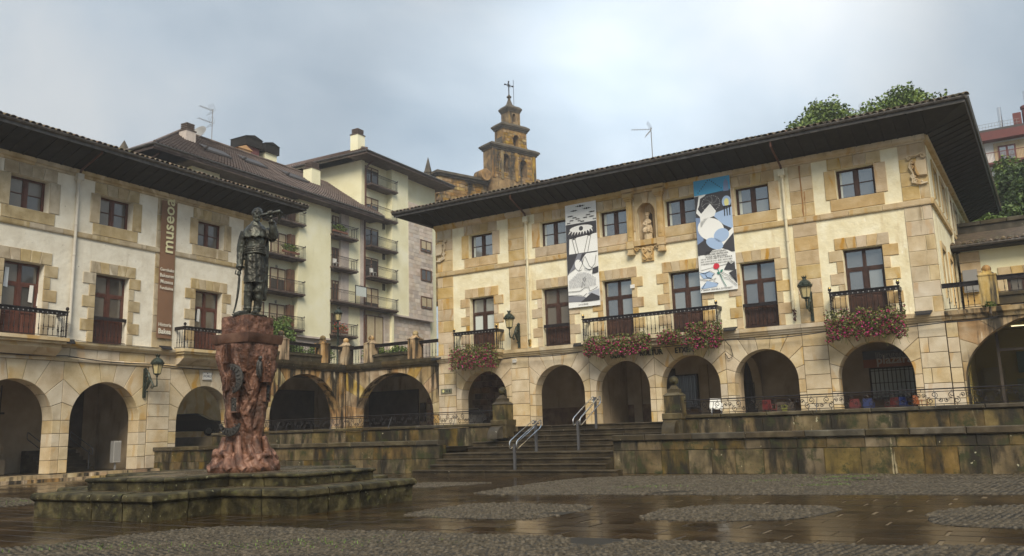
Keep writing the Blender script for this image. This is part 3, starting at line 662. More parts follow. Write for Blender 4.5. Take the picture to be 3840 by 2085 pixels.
# side wall on the right, with beams and windows
side=thing('side_wall','','',FS,kind='structure'); del side['kind']; side.parent=RB; side.matrix_parent_inverse.identity(); side.matrix_local=FR.inverted()@FS
sops=[(x-.8,x+.8,z,z+h) for x in (3,6.4,9.8,13.2,16.6) for z,h in ((12.5,1.5),(7.6,2.3))]
sw=MB(); wallgrid(sw,.5,24.9,1.0,15,sops,-.02,.4); sw.build('plaster_wall',ma['plasterR'],side)
for o_ in sops:
    MB().box(o_[0]-.2,o_[1]+.2,-.08,-.02,o_[3],o_[3]+.3).box(o_[0]-.2,o_[0],-.08,-.02,o_[2]-.2,o_[3]).box(o_[1],o_[1]+.2,-.08,-.02,o_[2]-.2,o_[3]).build('window_surround',T_,side)
    w=MB().box(o_[0],o_[1],.2,.26,o_[2],o_[2]+.08).box(o_[0],o_[1],.2,.26,o_[3]-.08,o_[3]).box((o_[0]+o_[1])/2-.05,(o_[0]+o_[1])/2+.05,.2,.26,o_[2],o_[3]).build('window',ma['woodR'],side)
MB().box(-.1,24.9,-.16,-.02,11.61,11.9).box(-.1,24.9,-.22,-.02,14.66,14.97).box(-.1,24.9,-.2,-.02,6.2,6.5).build('side_bands',T_,side)
MB().tube([(8.2,-.12,6.9),(8.2,-.12,14.3)],.07,8).tube([(17.8,-.12,6.9),(17.8,-.12,14.3)],.07,8).build('downpipe',ma['pipeR'],side,True)
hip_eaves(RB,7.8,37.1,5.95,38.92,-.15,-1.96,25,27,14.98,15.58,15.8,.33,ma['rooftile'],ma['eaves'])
balcony(RB,9.75,12.95,6.55,7.8,.85,A_); balcony(RB,18.75,26.55,6.55,7.8,.85,A_); balcony(RB,32.15,35.25,6.55,7.82,.85,A_)
juliet(RB,15.75,17.5,6.57,7.82,.06,ma['iron']); juliet(RB,27.68,29.44,6.57,7.82,.06,ma['iron'])
downpipe(RB,14.83,6.95,14.2,ma['pipeR']); downpipe(RB,30.25,7.3,14.2,ma['pipeR'])
MB().lathe([(.04,6.62),(.1,6.7),(.09,6.9),(.11,7.0),(.07,7.06)],8,(14.83,-.13,0)).build('spout',ma['brass'],RB,True)
rb=MB()
for _ in range(40): z=R(6.7,7.3); rb.ball((30.28+random.gauss(0,.05),-.1-R(0,.06),z),R(.02,.045),5)
rb.build('rusted_pipe_end',ma['rust'],RB)
def stain(parent,x,z0,z1,w,nm='rust_stain'):
    L_=[(x+R(-.02,.02)-w*R(.3,.5)*(1-.3*i/8),z1-(z1-z0)*i/8) for i in range(9)]; Rr=[(x+R(-.02,.02)+w*R(.3,.5)*(1-.3*i/8),z1-(z1-z0)*i/8) for i in range(9)]
    MB().prism(L_+list(reversed(Rr)),-.046,-.036).build(nm,mat_rust,parent)
mat_rust=mat('rust_run_stain',[(.3,(.20,.085,.02)),(.7,(.38,.21,.08))],3,.8,.1,10,0)
stain(RB,31.12,11.95,14.6,.11); stain(RB,31.25,11.95,13.2,.06); stain(RB,19.95,6.6,8.6,.1) if 0 else None
# niche with carved figure
nb=MB()
prof=[(1.0*math.cos(t),math.sin(t)) for t in [math.pi*i/10 for i in range(11)]]
nx,nr,nz=22.63,.54,13.5
vs=[];fc=[]
for j,z in enumerate((12.0,12.5,13.0,nz)):
    for i in range(13): t=math.pi*i/12; vs.append((nx+nr*math.cos(t),.02+.5*math.sin(t),z))
for k in range(1,7):
    ph=math.pi/2*k/6
    for i in range(13): t=math.pi*i/12; vs.append((nx+nr*math.cos(t)*math.cos(ph),.02+.5*math.sin(t)*math.cos(ph),nz+.6*math.sin(ph)))
for j in range(9):
    for i in range(12): fc.append((j*13+i,j*13+i+1,(j+1)*13+i+1,(j+1)*13+i))
nb.add(vs,fc).build('niche_shell',T_,RB,True)
ribs=MB()
for i in range(1,10):
    t=math.pi*i/10; ribs.tube([(nx+(nr-.02)*math.cos(t)*math.cos(ph),.02+.47*math.sin(t)*math.cos(ph),nz+.58*math.sin(ph)) for ph in [math.pi/2*k/6 for k in range(7)]],.012,4)
ribs.build('shell_ribs',T_,RB)
P=[(21.95,11.95),(nx-nr,11.95)]+[(nx-nr*math.cos(math.pi/2*i/8),nz+.6*math.sin(math.pi/2*i/8)) for i in range(9)]+[(nx,14.68),(21.95,14.68)]
MB().prism(P,-.08,.03).prism([(2*nx-x,z) for x,z in reversed(P)],-.08,.03).build('niche_surround',T_,RB)
for xx in (21.66,23.5):
    MB().prism([(xx-.17,12.0),(xx+.17,12.0),(xx+.17,14.3),(xx-.17,14.3)],-.2,.0,.02).prism([(xx-.08,12.2),(xx+.08,12.2),(xx+.08,14.1),(xx-.08,14.1)],-.225,-.18,.02).box(xx-.2,xx+.2,-.24,0,14.3,14.4).box(xx-.25,xx+.25,-.3,0,14.4,14.5).box(xx-.3,xx+.3,-.36,0,14.5,14.7).build('niche_pilaster',T_,RB)
    MB().box(xx-.22,xx+.22,-.3,0,11.55,11.97).box(xx-.17,xx+.17,-.26,0,11.3,11.55).box(xx-.2,xx+.2,-.3,0,11.2,11.3).build('niche_bracket',T_,RB)
MB().box(21.9,23.28,-.24,0,11.66,11.97).build('niche_sill',T_,RB)
MB().prism([(nx-.13,14.05),(nx+.13,14.05),(nx+.24,14.68),(nx-.24,14.68)],-.2,-.08,.03).build('keystone',T_,RB)
def scroll(mb,cx,cz,r,y,dirn=1,turns=1.6,th=.035,a0=0):
    th=th*1.25
    pts=[]
    for i in range(22):
        u=i/21; a=a0+dirn*u*turns*2*math.pi; rr=r*(1-u*.85); pts.append((cx+rr*math.cos(a),y,cz+rr*math.sin(a)))
    mb.tube(pts,th,5)
cr=MB(); cr.prism([(22.25,10.75),(22.95,10.75),(22.95,11.66),(22.25,11.66)],-.1,0,.02)
for s_ in (-1,1):
    scroll(cr,nx+s_*.2,11.4,.16,-.14,s_,1.5,.04,0); scroll(cr,nx+s_*.62,11.5,.13,-.14,-s_,1.4,.035,1.5); scroll(cr,nx+s_*.16,10.95,.11,-.14,-s_,1.4,.03,3)
    cr.tube([(nx+s_*.2,-.14,11.56),(nx+s_*.4,-.16,11.5),(nx+s_*.6,-.14,11.62)],.035,5)
    cr.tube([(nx+s_*.32,-.14,11.35),(nx+s_*.22,-.16,11.15),(nx+s_*.05,-.14,10.9)],.04,5)
for i in range(5): a=math.pi*(.15+.7*i/4); cr.tube([(nx,-.13,11.4),(nx+.16*math.cos(a),-.16,11.4+.2*math.sin(a))],.028,5)
cr.build('scroll_carving',T_,RB,True)
mdn=thing('stone_madonna','crowned stone mother and child seated on a plinth in the shell niche','statue',FR,(22.63,.12,11.98))
fg=MB()
def pleats(mb,prof,c,n=28,amp=.06,fr=7,ph=0):
    vs=[];fc=[]
    for j,(rx,ry,z) in enumerate(prof):
        for i in range(n):
            t=2*math.pi*i/n; k=1+amp*math.sin(fr*t+ph+z*2.5)*(.4+j/len(prof)); vs.append((c[0]+rx*k*math.cos(t),c[1]+ry*k*math.sin(t),c[2]+z))
    for j in range(len(prof)-1):
        for i in range(n): fc.append((j*n+i,j*n+(i+1)%n,(j+1)*n+(i+1)%n,(j+1)*n+i))
    fc.append(tuple(reversed(range(n)))); fc.append(tuple((len(prof)-1)*n+i for i in range(n)))
    mb.add(vs,fc)
pleats(fg,[(.24,.2,.42),(.27,.24,.55),(.25,.22,.72),(.19,.15,.9),(.2,.14,1.05),(.17,.12,1.15),(.07,.07,1.22)],(0,0,0),amp=.09)
fg.ball((0,-.02,1.3),.105,10,.9,.95,1.15); fg.lathe([(.11,1.38),(.13,1.42),(.115,1.46),(.15,1.55),(.08,1.56)],8,(0,-.02,0))
fg.ball((-.02,-.18,.98),.075,8); fg.ball((0,-.18,.84),.1,8,1,.8,1.2); fg.tube([(-.18,-.02,1.05),(-.2,-.16,.9),(-.04,-.22,.82)],[.07,.06,.045],6); fg.tube([(.18,-.02,1.05),(.2,-.16,.92),(.06,-.22,.9)],[.07,.06,.045],6)
fg.ball((-.12,-.2,.62),.1,8,1,1,.8); fg.ball((.13,-.2,.62),.1,8,1,1,.8); fg.tube([(-.12,-.26,.6),(-.12,-.24,.42)],[.09,.1],7); fg.tube([(.13,-.26,.6),(.13,-.24,.42)],[.09,.1],7)
fo=fg.build('figure',T_,mdn,True,recalc=True); rm_=fo.modifiers.new('r','REMESH'); rm_.mode='VOXEL'; rm_.voxel_size=.018; rm_.use_smooth_shade=True
MB().lathe([(.28,0),(.28,.04),(.24,.06),(.24,.36),(.29,.4),(.29,.44)],8).build('plinth',T_,mdn)
# corner coats of arms wrapped round the corners
for xx,s_ in ((8.0,-1),(36.85,1)):
    cm=MB(); y=-.1; cx=xx-s_*.15
    sh=[(cx+s_*.22,13.0),(cx+s_*.22,13.75),(cx-s_*.28,13.75),(cx-s_*.3,13.25),(cx-s_*.2,13.02)]
    cm.prism(sh if s_<0 else list(reversed(sh)),-.2,-.03,.03)
    for (u,z,r_,dr) in ((-.5,13.95,.12,1),(.12,14.0,.13,-1),(-.36,13.75,.1,-1),(-.42,13.45,.11,1),(-.4,13.05,.12,-1),(-.3,12.8,.11,1),(-.05,12.72,.09,-1)): scroll(cm,cx+s_*u,z,r_,-.12,dr*s_,1.4,.03,0)
    cm.tube([(cx-s_*.5,-.12,14.06),(cx-s_*.2,-.15,14.0),(cx+s_*.12,-.12,14.12)],.04,5); cm.tube([(cx-s_*.46,-.12,13.75),(cx-s_*.52,-.15,13.5),(cx-s_*.38,-.12,13.2),(cx-s_*.45,-.12,12.75),(cx-s_*.1,-.12,12.62),(cx+s_*.2,-.12,12.66)],.045,5)
    for i in range(5): cm.ball((cx-s_*(.42-.01*i),-.15,13.65-i*.06),.025,5)
    cm.build('coat_of_arms',A_,RB,True)
# lettering hidden behind the flowers
for ch_,x,z in (('UDAL',20.45,5.68),('KULTUR',22.45,5.70),('ETXEA',24.35,5.70)): text(ch_,.42,ma['black'],RB,(x,-.03,z),ext=.03,bold=.006,sx=.85)
# arcade interior
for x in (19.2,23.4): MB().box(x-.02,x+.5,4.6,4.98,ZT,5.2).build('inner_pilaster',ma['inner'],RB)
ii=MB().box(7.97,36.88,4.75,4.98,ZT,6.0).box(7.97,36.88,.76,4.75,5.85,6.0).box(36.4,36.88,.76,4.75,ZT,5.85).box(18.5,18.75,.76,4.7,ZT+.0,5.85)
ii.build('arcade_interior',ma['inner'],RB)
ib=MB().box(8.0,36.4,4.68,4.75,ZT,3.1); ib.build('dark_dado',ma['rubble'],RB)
for x0,x1,z0,z1 in ((16.3,18.0,ZT,5.0),(20.4,21.9,3.1,5.1),(25.0,26.8,ZT,5.2),(29.0,29.9,3.0,4.9),(9.8,10.9,ZT,4.6)):
    MB().box(x0,x1,4.6,4.7,z0,z1).prism([(x0+.1,z0+.1),(x1-.1,z0+.1),(x1-.1,z1-.1),(x0+.1,z1-.1)],4.56,4.6,.02).build('inner_door',ma['innerdark'],RB)
for x0,x1,z0,z1 in ((25.2,26.6,2.9,5.0),(21.9,23.2,2.8,4.6),(32.75,35.4,2.9,4.35)):
    w=MB().box(x0-.1,x1+.1,4.6,4.66,z0-.1,z1+.1).build('window',ma['innerdark'],RB)
    MB().box(x0,x1,4.57,4.6,z0,z1).build('pane',ma['curtain'] if x0>30 else ma['glassdark'],w)
    br=MB()
    nbar=int((x1-x0)/.2)
    for i in range(nbar+1): x=x0+(x1-x0)*i/nbar; br.tube([(x,4.45,z0-.05),(x,4.45,z1+.05)],.022,5)
    for z in (z0+.1,(z0+z1)/2,z1-.1): br.box(x0,x1,4.43,4.47,z-.015,z+.015)
    br.build('bars',ma['iron'],w)
# inner cross arches
for x in (26.55,):
    ca=MB(); P=[(1.0,ZT),(1.3,ZT)]+[(2.9-1.6*math.cos(math.pi*i/16),3.6+1.7*math.sin(math.pi*i/16)) for i in range(17)]+[(4.6,ZT),(4.7,ZT),(4.7,5.85),(.8,5.85),(.8,ZT)]
    ca.add([(x,a,b) for a,b in P]+[(x+.45,a,b) for a,b in P],[tuple(range(len(P))),tuple(reversed(range(len(P),2*len(P))))]+[(i,(i+1)%len(P),len(P)+(i+1)%len(P),len(P)+i) for i in range(len(P))])
    ca.build('cross_arch',ma['inner'],RB)
# signs in the last arch
sg=thing('shop_sign_board','grey and orange sign board with white lettering inside the sixth arch','sign',FR,(33.7,4.4,4.85))
MB().box(-1.25,1.35,0,.06,0,.45).build('upper_board',flat('slate_blue_board',(.10,.11,.14),.5),sg)
MB().box(-1.25,1.35,-.01,.06,-.42,0).build('lower_board',flat('orange_board',(.30,.10,.04),.5),sg)
text('liburutegia...',.40,flat('pale_letter',(.35,.36,.38),.5),sg,(.25,-.02,.2),sx=.9); text('plazara!',.62,flat('white_letter',(.55,.52,.48),.5),sg,(.35,-.025,-.06),bold=.012)
# banners
def cloth(x0,x1,z0,z1,y,M,nx_=8,nz_=24,amp=.025):
    mb=MB(); vs=[];fc=[]
    for j in range(nz_+1):
        for i in range(nx_+1):
            x=x0+(x1-x0)*i/nx_; z=z0+(z1-z0)*j/nz_; vs.append((x,y+amp*noise.noise(Vector((x*.9,z*.6,y*7))),z))
    for j in range(nz_):
        for i in range(nx_): fc.append((j*(nx_+1)+i,j*(nx_+1)+i+1,(j+1)*(nx_+1)+i+1,(j+1)*(nx_+1)+i))
    return mb.add(vs,fc)
def patch(th,P,M,k,name='print'):
    P=[(x,z) for x,z in P]; return MB().prism(P,-.05-.004*k,-.046-.004*k).build(name,M,th)
def ell(cx,cz,a,b,n=20,r=0,t0=0,t1=2*math.pi):
    return [(cx+a*math.cos(t)*math.cos(r)-b*math.sin(t)*math.sin(r), cz+a*math.cos(t)*math.sin(r)+b*math.sin(t)*math.cos(r)) for t in [t0+(t1-t0)*i/n for i in range(n)]]
cw=flat('banner_white',(.84,.86,.86),.6); cd=flat('banner_charcoal',(.045,.045,.055),.6); cb=flat('banner_sky_blue',(.07,.36,.62),.6); cl=flat('banner_pale_blue',(.36,.50,.74),.6); ck=flat('banner_ink',(.012,.012,.015),.6); cg=flat('banner_grey_blue',(.20,.28,.46),.6); cy=flat('banner_yellow',(.75,.72,.30),.6)
b1=thing('art_banner','white and black banner with small aeroplanes at top, left of the niche','banner',FR,(18.58,-.12,8.62))
cloth(-1.02,1.02,0,6.25,-.03,cw).build('cloth',cw,b1,True)
cg_,cl_=cg,cl; cg=flat('banner_mid_grey',(.20,.21,.25),.6); cl=flat('banner_light_grey',(.45,.48,.55),.6)
patch(b1,[(-1,3.1),(1,3.1),(1,4.93),(-1,4.93)],cd,0)
patch(b1,[(-.85,3.15),(1.0,3.15),(1.0,4.2),(-.8,4.05)],cw,1)
patch(b1,ell(0,4.6,.75,.2),cw,1); patch(b1,ell(0,4.6,.14,.14,12),cd,2)
for i in range(9): x=-.7+i*.17; z=4.6-.18*math.sqrt(max(0,1-(x/.8)**2)); patch(b1,[(x-.05,z),(x+.06,z),(x-.03+.03*(i-4),z-.2)],cw,2)
patch(b1,[(-1,1.9),(-.2,3.1),(-1,3.1)],cd,1); patch(b1,[(-.95,2.0),(0,2.55),(.3,3.12),(-.3,3.12),(-.55,2.6)],cg,2)
patch(b1,ell(-.25,2.45,.24,.34,16,.3),cw,3); patch(b1,ell(.45,2.6,.42,.5,18,.5),cw,3); patch(b1,[(.6,1.85),(1.0,1.9),(1.0,2.25),(.65,2.15)],cd,4)
patch(b1,[(-.2,2.6),(.1,2.9),(.28,3.1),(.0,3.1)],cd,4)
lt=MB()
for r_ in range(11):
    z=1.95-r_*.08; w=.35+.55*min(1,r_/5)
    for i in range(int(w*2/.07)): x=-w+i*.07+R(-.01,.01); lt.box(x,x+.022,-.075,-.07,z,z+.055)
lt.build('print_lettering',cg,b1)
patch(b1,[(-1,.35),(-.3,.3),(.2,.3),(.1,.55),(-1,.75)],cg,1); patch(b1,[(-.2,.28),(1,.3),(1,.5),(.5,.75),(.2,.55)],cd,2); patch(b1,[(.25,.75),(1,.45),(1,.95)],cl,1)
lb=MB()
for P in ([(-1,.72),(-.3,.7),(0,.6),(.2,.75)],[(-1,.95),(-.2,.93),(.1,1.1),(.35,1.1),(.4,.85),(.7,.95),(.9,1.05)],[(-.1,1.1),(-.05,1.45),(.1,1.2)],[(-.6,4.0),(-.4,3.15)],[(-.42,4.05),(-.22,3.15)],[(.45,4.15),(.15,3.15)],[(.62,4.1),(.38,3.15)],[(.1,1.45),(.2,1.6),(.1,1.7),(0,1.6),(.1,1.45)],[(-.25,2.1),(-.05,2.4),(.15,2.9)],[(.1,2.2),(.5,2.1),(.8,2.4),(.9,2.9)],[(.2,2.9),(.45,2.3),(.7,2.15)]):
    lb.tube([(x,-.072,z) for x,z in P],.012,4)
for cx,cz in ((-.5,4.1),(.53,4.2)):
    for i in range(5): a=math.pi*(.1+.8*i/4); lb.tube([(cx,-.072,cz-.1),(cx+.2*math.cos(a),-.072,cz-.05+.18*math.sin(a))],.012,4)
lb.build('print_lines',ck,b1)
pb=MB()
for (x,z,s_) in ((0,5.95,.3),(.42,5.75,.26),(-.42,5.72,.22),(.75,5.5,.2),(-.68,5.42,.2),(-.4,5.3,.15),(.5,5.35,.15),(.72,5.22,.17),(-.6,5.15,.14),(-.2,5.2,.14),(.3,5.22,.14),(.1,5.02,.13),(-.8,5.02,.12),(.9,5.05,.12),(-.1,5.08,.1)):
    pb.box(x-s_,x+s_,-.055,-.046,z-.012,z+.012); pb.prism(ell(x,z,s_*.25,s_*.22,8),-.056,-.05); pb.box(x-s_*.6,x-s_*.4,-.055,-.05,z-.04,z+.04); pb.box(x+s_*.4,x+s_*.6,-.055,-.05,z-.04,z+.04)
pb.build('printed_aeroplanes',ck,b1)
text('LA GUERRA',.12,ck,b1,(-.05,-.06,.14),ext=.001)
cg,cl=cg_,cl_
b2=thing('art_banner','banner with bright blue sky top and a red rose below, right of the niche','banner',FR,(26.53,-.12,8.63))
cloth(-1.01,1.01,0,6.24,-.03,cw).build('cloth',cw,b2,True)
patch(b2,[(-1,5.3),(1,5.3),(1,6.23),(-1,6.23)],cb,0,'print_sky'); patch(b2,[(-1,2.0),(1,2.0),(1,5.38),(-1,5.25)],cd,0)
patch(b2,[(-1,2.6),(-.65,2.8),(-.55,4.0),(-1,4.1)],cg,1); patch(b2,[(-.1,4.15),(1,4.4),(1,3.2),(.5,3.5)],cl,1); patch(b2,[(-.35,2.4),(.3,2.3),(1,3.0),(1,3.3),(.3,2.75)],cw,2)
patch(b2,ell(-.2,3.35,.75,.6,24,-.5),cw,3); patch(b2,[(-.75,3.5),(-.75,4.2),(-.15,4.75),(.15,4.3),(.05,4.05),(-.35,3.95)],cw,3); patch(b2,ell(.35,2.95,.42,.36,20,.3),cl,4); patch(b2,ell(-.05,2.55,.5,.28,20,-.5),cl,4)
patch(b2,[(-.95,4.35),(-.85,4.75),(-.75,5.25),(-.35,5.3),(-.4,5.22),(-.68,5.1),(-.75,4.75),(-.85,4.55),(-.6,4.15),(-.62,3.95)],cw,2)
patch(b2,ell(.75,4.72,.25,.32),cl,2); patch(b2,ell(.75,4.68,.13,.22,14),cy,3)
for x in (.58,.72,.86): patch(b2,[(x,3.95),(x+.05,3.95),(x+.06,4.45),(x,4.45)],ck,4)
patch(b2,[(.55,4.42),(.98,4.42),(.98,4.5),(.55,4.5)],ck,4)
patch(b2,[(.62,5.3),(.92,5.3),(.9,5.8),(.78,5.98),(.66,5.8)],cg,2)
dd=MB()
for i in range(26):
    a=2*math.pi*i/26; dd.ball((-.1+.5*math.cos(a),-.07,4.75+.42*math.sin(a)+0*.1),.018,5)
for k_ in range(7):
    for i in range(6): a=2*math.pi*k_/7+i*.12; r_=.07+i*.07; dd.ball((-.1+r_*math.cos(a),-.07,4.75+r_*.84*math.sin(a)),.014,5)
dd.build('printed_dots',cw,b2)
bd=MB()
for i in range(7): bd.box(-.2-i*.095-.03,-.2-i*.095+.03,-.06,-.05,6.03-i*.1,6.05-i*.1).box(-.2-i*.095-.01,-.2-i*.095+.01,-.06,-.05,6.0-i*.1,6.08-i*.1).box(-.08+i*.1-.03,-.08+i*.1+.03,-.06,-.05,6.03-i*.09,6.05-i*.09).box(-.08+i*.1-.01,-.08+i*.1+.01,-.06,-.05,6.0-i*.09,6.08-i*.09)
bd.build('printed_birds',ck,b2)
patch(b2,[(-.9,2.0),(-.4,2.0),(-.2,2.2),(.3,2.25),(.65,2.1),(.95,1.9),(.95,1.5),(.6,1.4),(-.9,1.2)],cw,2)
for i,tx in enumerate(('BERRADISKIDETZERAKO','EIN GROSSES VERSPRECHEN','WURDE HIER BEGONNEN')): text(tx,.135,ck,b2,(0,-.07,2.12-i*.13),ext=.001,sx=.75)
lt=MB()
for r_ in range(3):
    for i in range(26): x=-.85+i*.066+R(-.01,.01); lt.box(x,x+R(.012,.03),-.075,-.07,1.72-r_*.13,1.8-r_*.13)
lt.build('print_strokes',ck,b2)
patch(b2,[(.35,1.1),(.95,1.0),(.95,1.45),(.75,1.35),(.6,1.5)],cd,3); patch(b2,[(.6,.9),(1,.3),(1,1.05)],cd,2)
red=flat('rose_red',(.62,.03,.06),.6); lea=flat('rose_stem_green',(.02,.22,.16),.6)
patch(b2,ell(-.05,1.32,.17,.15,14,.2),red,4,'printed_rose'); patch(b2,[(-.2,1.3),(-.14,1.5),(.08,1.46),(.14,1.3)],red,5,'printed_rose')
s_=MB().tube([(.02,-.075,1.2),(.12,-.075,.9),(.25,-.075,.55),(.42,-.075,.2)],.016,4); s_.prism(ell(.22,1.05,.09,.05,10,.7),-.08,-.07); s_.prism(ell(.05,.95,.09,.05,10,-.3),-.08,-.07); s_.build('printed_stem',lea,b2)
patch(b2,[(-.98,1.05),(-.5,1.1),(-.2,.95),(-.35,.7),(-.8,.75)],cl,2); patch(b2,[(-.98,.25),(-.6,.6),(0,.4),(-.1,.25),(-.8,.2)],cl,2)
hl=MB()
for P in ([(-1,1.12),(-.7,1.0),(-.4,1.12),(-.15,.95),(-.3,.85)],[(-1,.75),(-.5,.6),(-.1,.7),(-.25,.55),(0,.4)],[(1,.5),(.6,.75),(.3,.95),(.15,.85),(.3,.75)],[(.3,.7),(.6,.6),(.98,.2)],[(-.95,.1),(-.7,.5)],[(-.65,.95),(-.6,.8),(-.35,.72)]): hl.tube([(x,-.074,z) for x,z in P],.012,4)
hl.build('print_lines',ck,b2)
text('BAKEA GERNIKA GUTUNBAT',.12,ck,b2,(-.05,-.06,.12),ext=.001)
# ================================================================== LEFT BUILDING
LB=thing('museum_house','white plaster museum house with grey stone window surrounds over plaza-level arches','building',FL)
TL=ma['trimL']; core=MB()
for xc,a,b in ((-22.55,-24.95,-20.25),(-17.92,-20.25,-15.55),(-11.82,-14.2,-9.5)): archbay(a,b,xc,1.87,1.87,2.8,.34,5.6,LB,A_,0,.8,9,core)
for a,b in ((-15.55,-14.2),(-9.5,-8.2)): pier(a,b,.34,5.6,LB,A_,-.03,.8,.7,'ashlar_block',core=core)
archbay(-29.6,-24.95,-27.2,1.87,1.87,2.8,.34,5.6,LB,A_,0,.8,9,core)
core.box(-30,-8.2,.1,.78,5.6,6.55)
course(-30,-8.2,5.78,6.26,LB,A_,.0,.2,1.4,'frieze_stone')
moulded(-30,-8.1,[(.1,5.6),(-.07,5.6),(-.1,5.72),(-.05,5.78),(.1,5.78)],LB,A_,'string_stone',1.3)
moulded(-30,-8.1,[(.1,6.26),(-.08,6.26),(-.12,6.34),(-.2,6.36),(-.26,6.44),(-.28,6.56),(.1,6.58)],LB,A_,'string_stone',1.7)
ld=[-22.52,-17.94,-11.82,-27.1]
up=MB(); wallgrid(up,-30,-8.22,6.55,15.15,[(x-.94,x+.94,6.6,10.1) for x in ld]+[(x-.94,x+.94,12.64,14.18) for x in ld],0,.45)
up.build('plaster_wall',ma['plasterL'],LB); core.build('wall_core',ma['joint'],LB)
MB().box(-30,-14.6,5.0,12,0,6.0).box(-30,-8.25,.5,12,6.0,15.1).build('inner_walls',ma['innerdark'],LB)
for x in ld:
    surround(LB,x,.94,6.58,10.1,TL,True); surround(LB,x,.94,12.64,14.18,TL,False)
    window(LB,x,.94,12.66,14.16,.4,ma['woodL'] if x>-20 else ma['woodL'],ma['glassdark'])
    window(LB,x,.94,6.6,10.08,.36,ma['woodL'],ma['glassdark'],True,1.15)
for x,z,w_,h_ in ((-23.25,8.9,.2,.9),(-22.05,8.3,.2,.8),(-21.65,8.15,.12,.6),(-12.35,8.35,.2,.7)): MB().prism([(x,z),(x+w_,z-.03),(x+w_+.02,z+h_),(x+.04,z+h_)],.33,.335).build('window_paper',flat('white_poster',(.75,.78,.8),.6) if x<-23 else ma['white'],LB)
pier(-15.5,-14.2,6.58,11.8,LB,TL,-.03,.4,.85); pier(-15.5,-14.2,12.05,14.8,LB,TL,-.03,.4,.85)
pier(-9.4,-8.18,6.58,11.8,LB,TL,-.03,.4,.8,split=2); pier(-9.4,-8.18,12.05,14.8,LB,TL,-.03,.4,.8,split=2)
moulded(-30,-8.1,[(.1,11.76),(-.08,11.76),(-.1,11.82),(-.11,12.0),(.1,12.06)],LB,TL,'band_stone',1.6)
moulded(-30,-8.1,[(.1,14.8),(-.07,14.8),(-.1,14.9),(-.2,14.94),(-.24,15.12),(.1,15.12)],LB,TL,'cornice_stone',1.9)
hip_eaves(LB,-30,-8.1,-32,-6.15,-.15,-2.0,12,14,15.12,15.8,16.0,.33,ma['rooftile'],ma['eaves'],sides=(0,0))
balcony(LB,-24.4,-20.75,6.6,7.85,.85,A_,knob=False); balcony(LB,-14.05,-9.6,6.6,7.8,.85,A_,knob=False)
juliet(LB,-18.87,-17.0,6.62,7.95,.1,ma['iron'])
downpipe(LB,-20.2,6.95,14.6,ma['pipeL'])
# corbel curves under the balconies
for x0,x1 in ((-24.3,-20.85),(-13.95,-9.7)):
    moulded(x0,x1,[(.0,5.75),(-.25,5.8),(-.55,6.0),(-.7,6.12),(.0,6.12)],LB,A_,'balcony_corbel',2.2)
# plinth steps
for k,(dd_,z0,z1) in enumerate(((.75,-.1,.15),(.4,.15,.32))):
    x=-30
    while x<-14.3:
        xe=min(x+R(1,1.6),-14.3); MB().box(x+.006,xe-.006,-dd_-.1*k,.9,z0,z1+R(-.004,.004)).build('plinth_step',ma['stain'],LB); x=xe
# interior
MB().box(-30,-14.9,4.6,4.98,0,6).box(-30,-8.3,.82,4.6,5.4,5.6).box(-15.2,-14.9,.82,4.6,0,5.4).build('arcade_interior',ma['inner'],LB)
MB().box(-30,-14.5,.8,4.6,-.05,.33).build('arcade_floor',ma['steps'],LB)
for i in range(6): MB().box(-19.3,-16.6,2.6+i*.32,4.6,.33+i*.18,.33+(i+1)*.18).build('inner_step',ma['steps'],LB)
MB().box(-17.6,-16.2,4.4,4.6,1.5,5.0).build('inner_door',ma['innerdark'],LB)
gr=MB()
for i in range(14): x=-25+i*.3; gr.tube([(x,3.6,1.9),(x,3.6,4.6)],.03,5)
gr.box(-25.2,-20.9,3.55,3.65,3.2,3.3).build('iron_grille',ma['iron'],LB)
MB().box(-25.2,-20.9,3.2,3.6,.33,1.0).box(-25.2,-20.9,3.4,4,1.3,1.75).build('inner_bench_wall',ma['inner'],LB)
lw=MB(); 
def rail_loop(mb,pa,pb,gap,r=.024):
    a=Vector(pa);b=Vector(pb);g=Vector((0,0,gap)); e=(b-a).normalized()*.09
    mb.tube([a+e*0+g*.15,a+g*.5-e*.1,a+g*.85+e*0,a+g+e,b+g-e,b+g*.85,b+g*.5+e*.1,b+g*.15,b-e,a+e,a+g*.15],r,8,False)
rail_loop(lw,(-19.3,2.2,1.1),(-19.3,4.2,2.0),.35); rail_loop(lw,(-17.0,2.2,1.1),(-17.0,4.2,2.0),.35); lw.tube([(-19.3,2.5,.4),(-19.3,2.5,1.4)],.035).tube([(-17,2.5,.4),(-17,2.5,1.4)],.035)
lw.build('inner_handrail',ma['postgrey'],LB,True)
# museum banner
mbn=thing('museum_banner','tall brown museum banner with white lettering between two windows of the white house','banner',FL,(-14.82,-.1,7.13))
brn=mat('brown_banner_cloth',[(.3,(.19,.105,.06)),(.7,(.25,.14,.08))],.6,.7,.1,10,0)
cloth(-.49,.49,0,7.56,-.02,brn,6,24,.03).build('cloth',brn,mbn,True)
cre=flat('cream_letter',(.72,.68,.42),.6); wl=flat('white_banner_letter',(.75,.72,.62),.6)
text('museoa',1.0,cre,mbn,(.0,-.06,6.2),rz=math.pi/2,bold=.015,sx=1,ext=.002)
for s_,z,sz in (('Gernikako',3.72,.235),('Bakearen',3.40,.27),('Museoa',3.06,.29),('Fundazioa',2.72,.235),('Historia',.72,.28),('Bakea',.36,.38)): text(s_,sz,wl,mbn,(0,-.06,z),bold=.003 if sz<.35 else .01,ext=.002,sx=.9)
fo=thing('street_name_plate','white enamel plate reading FORU over the third arch','sign',FL,(-11.78,-.08,5.03))
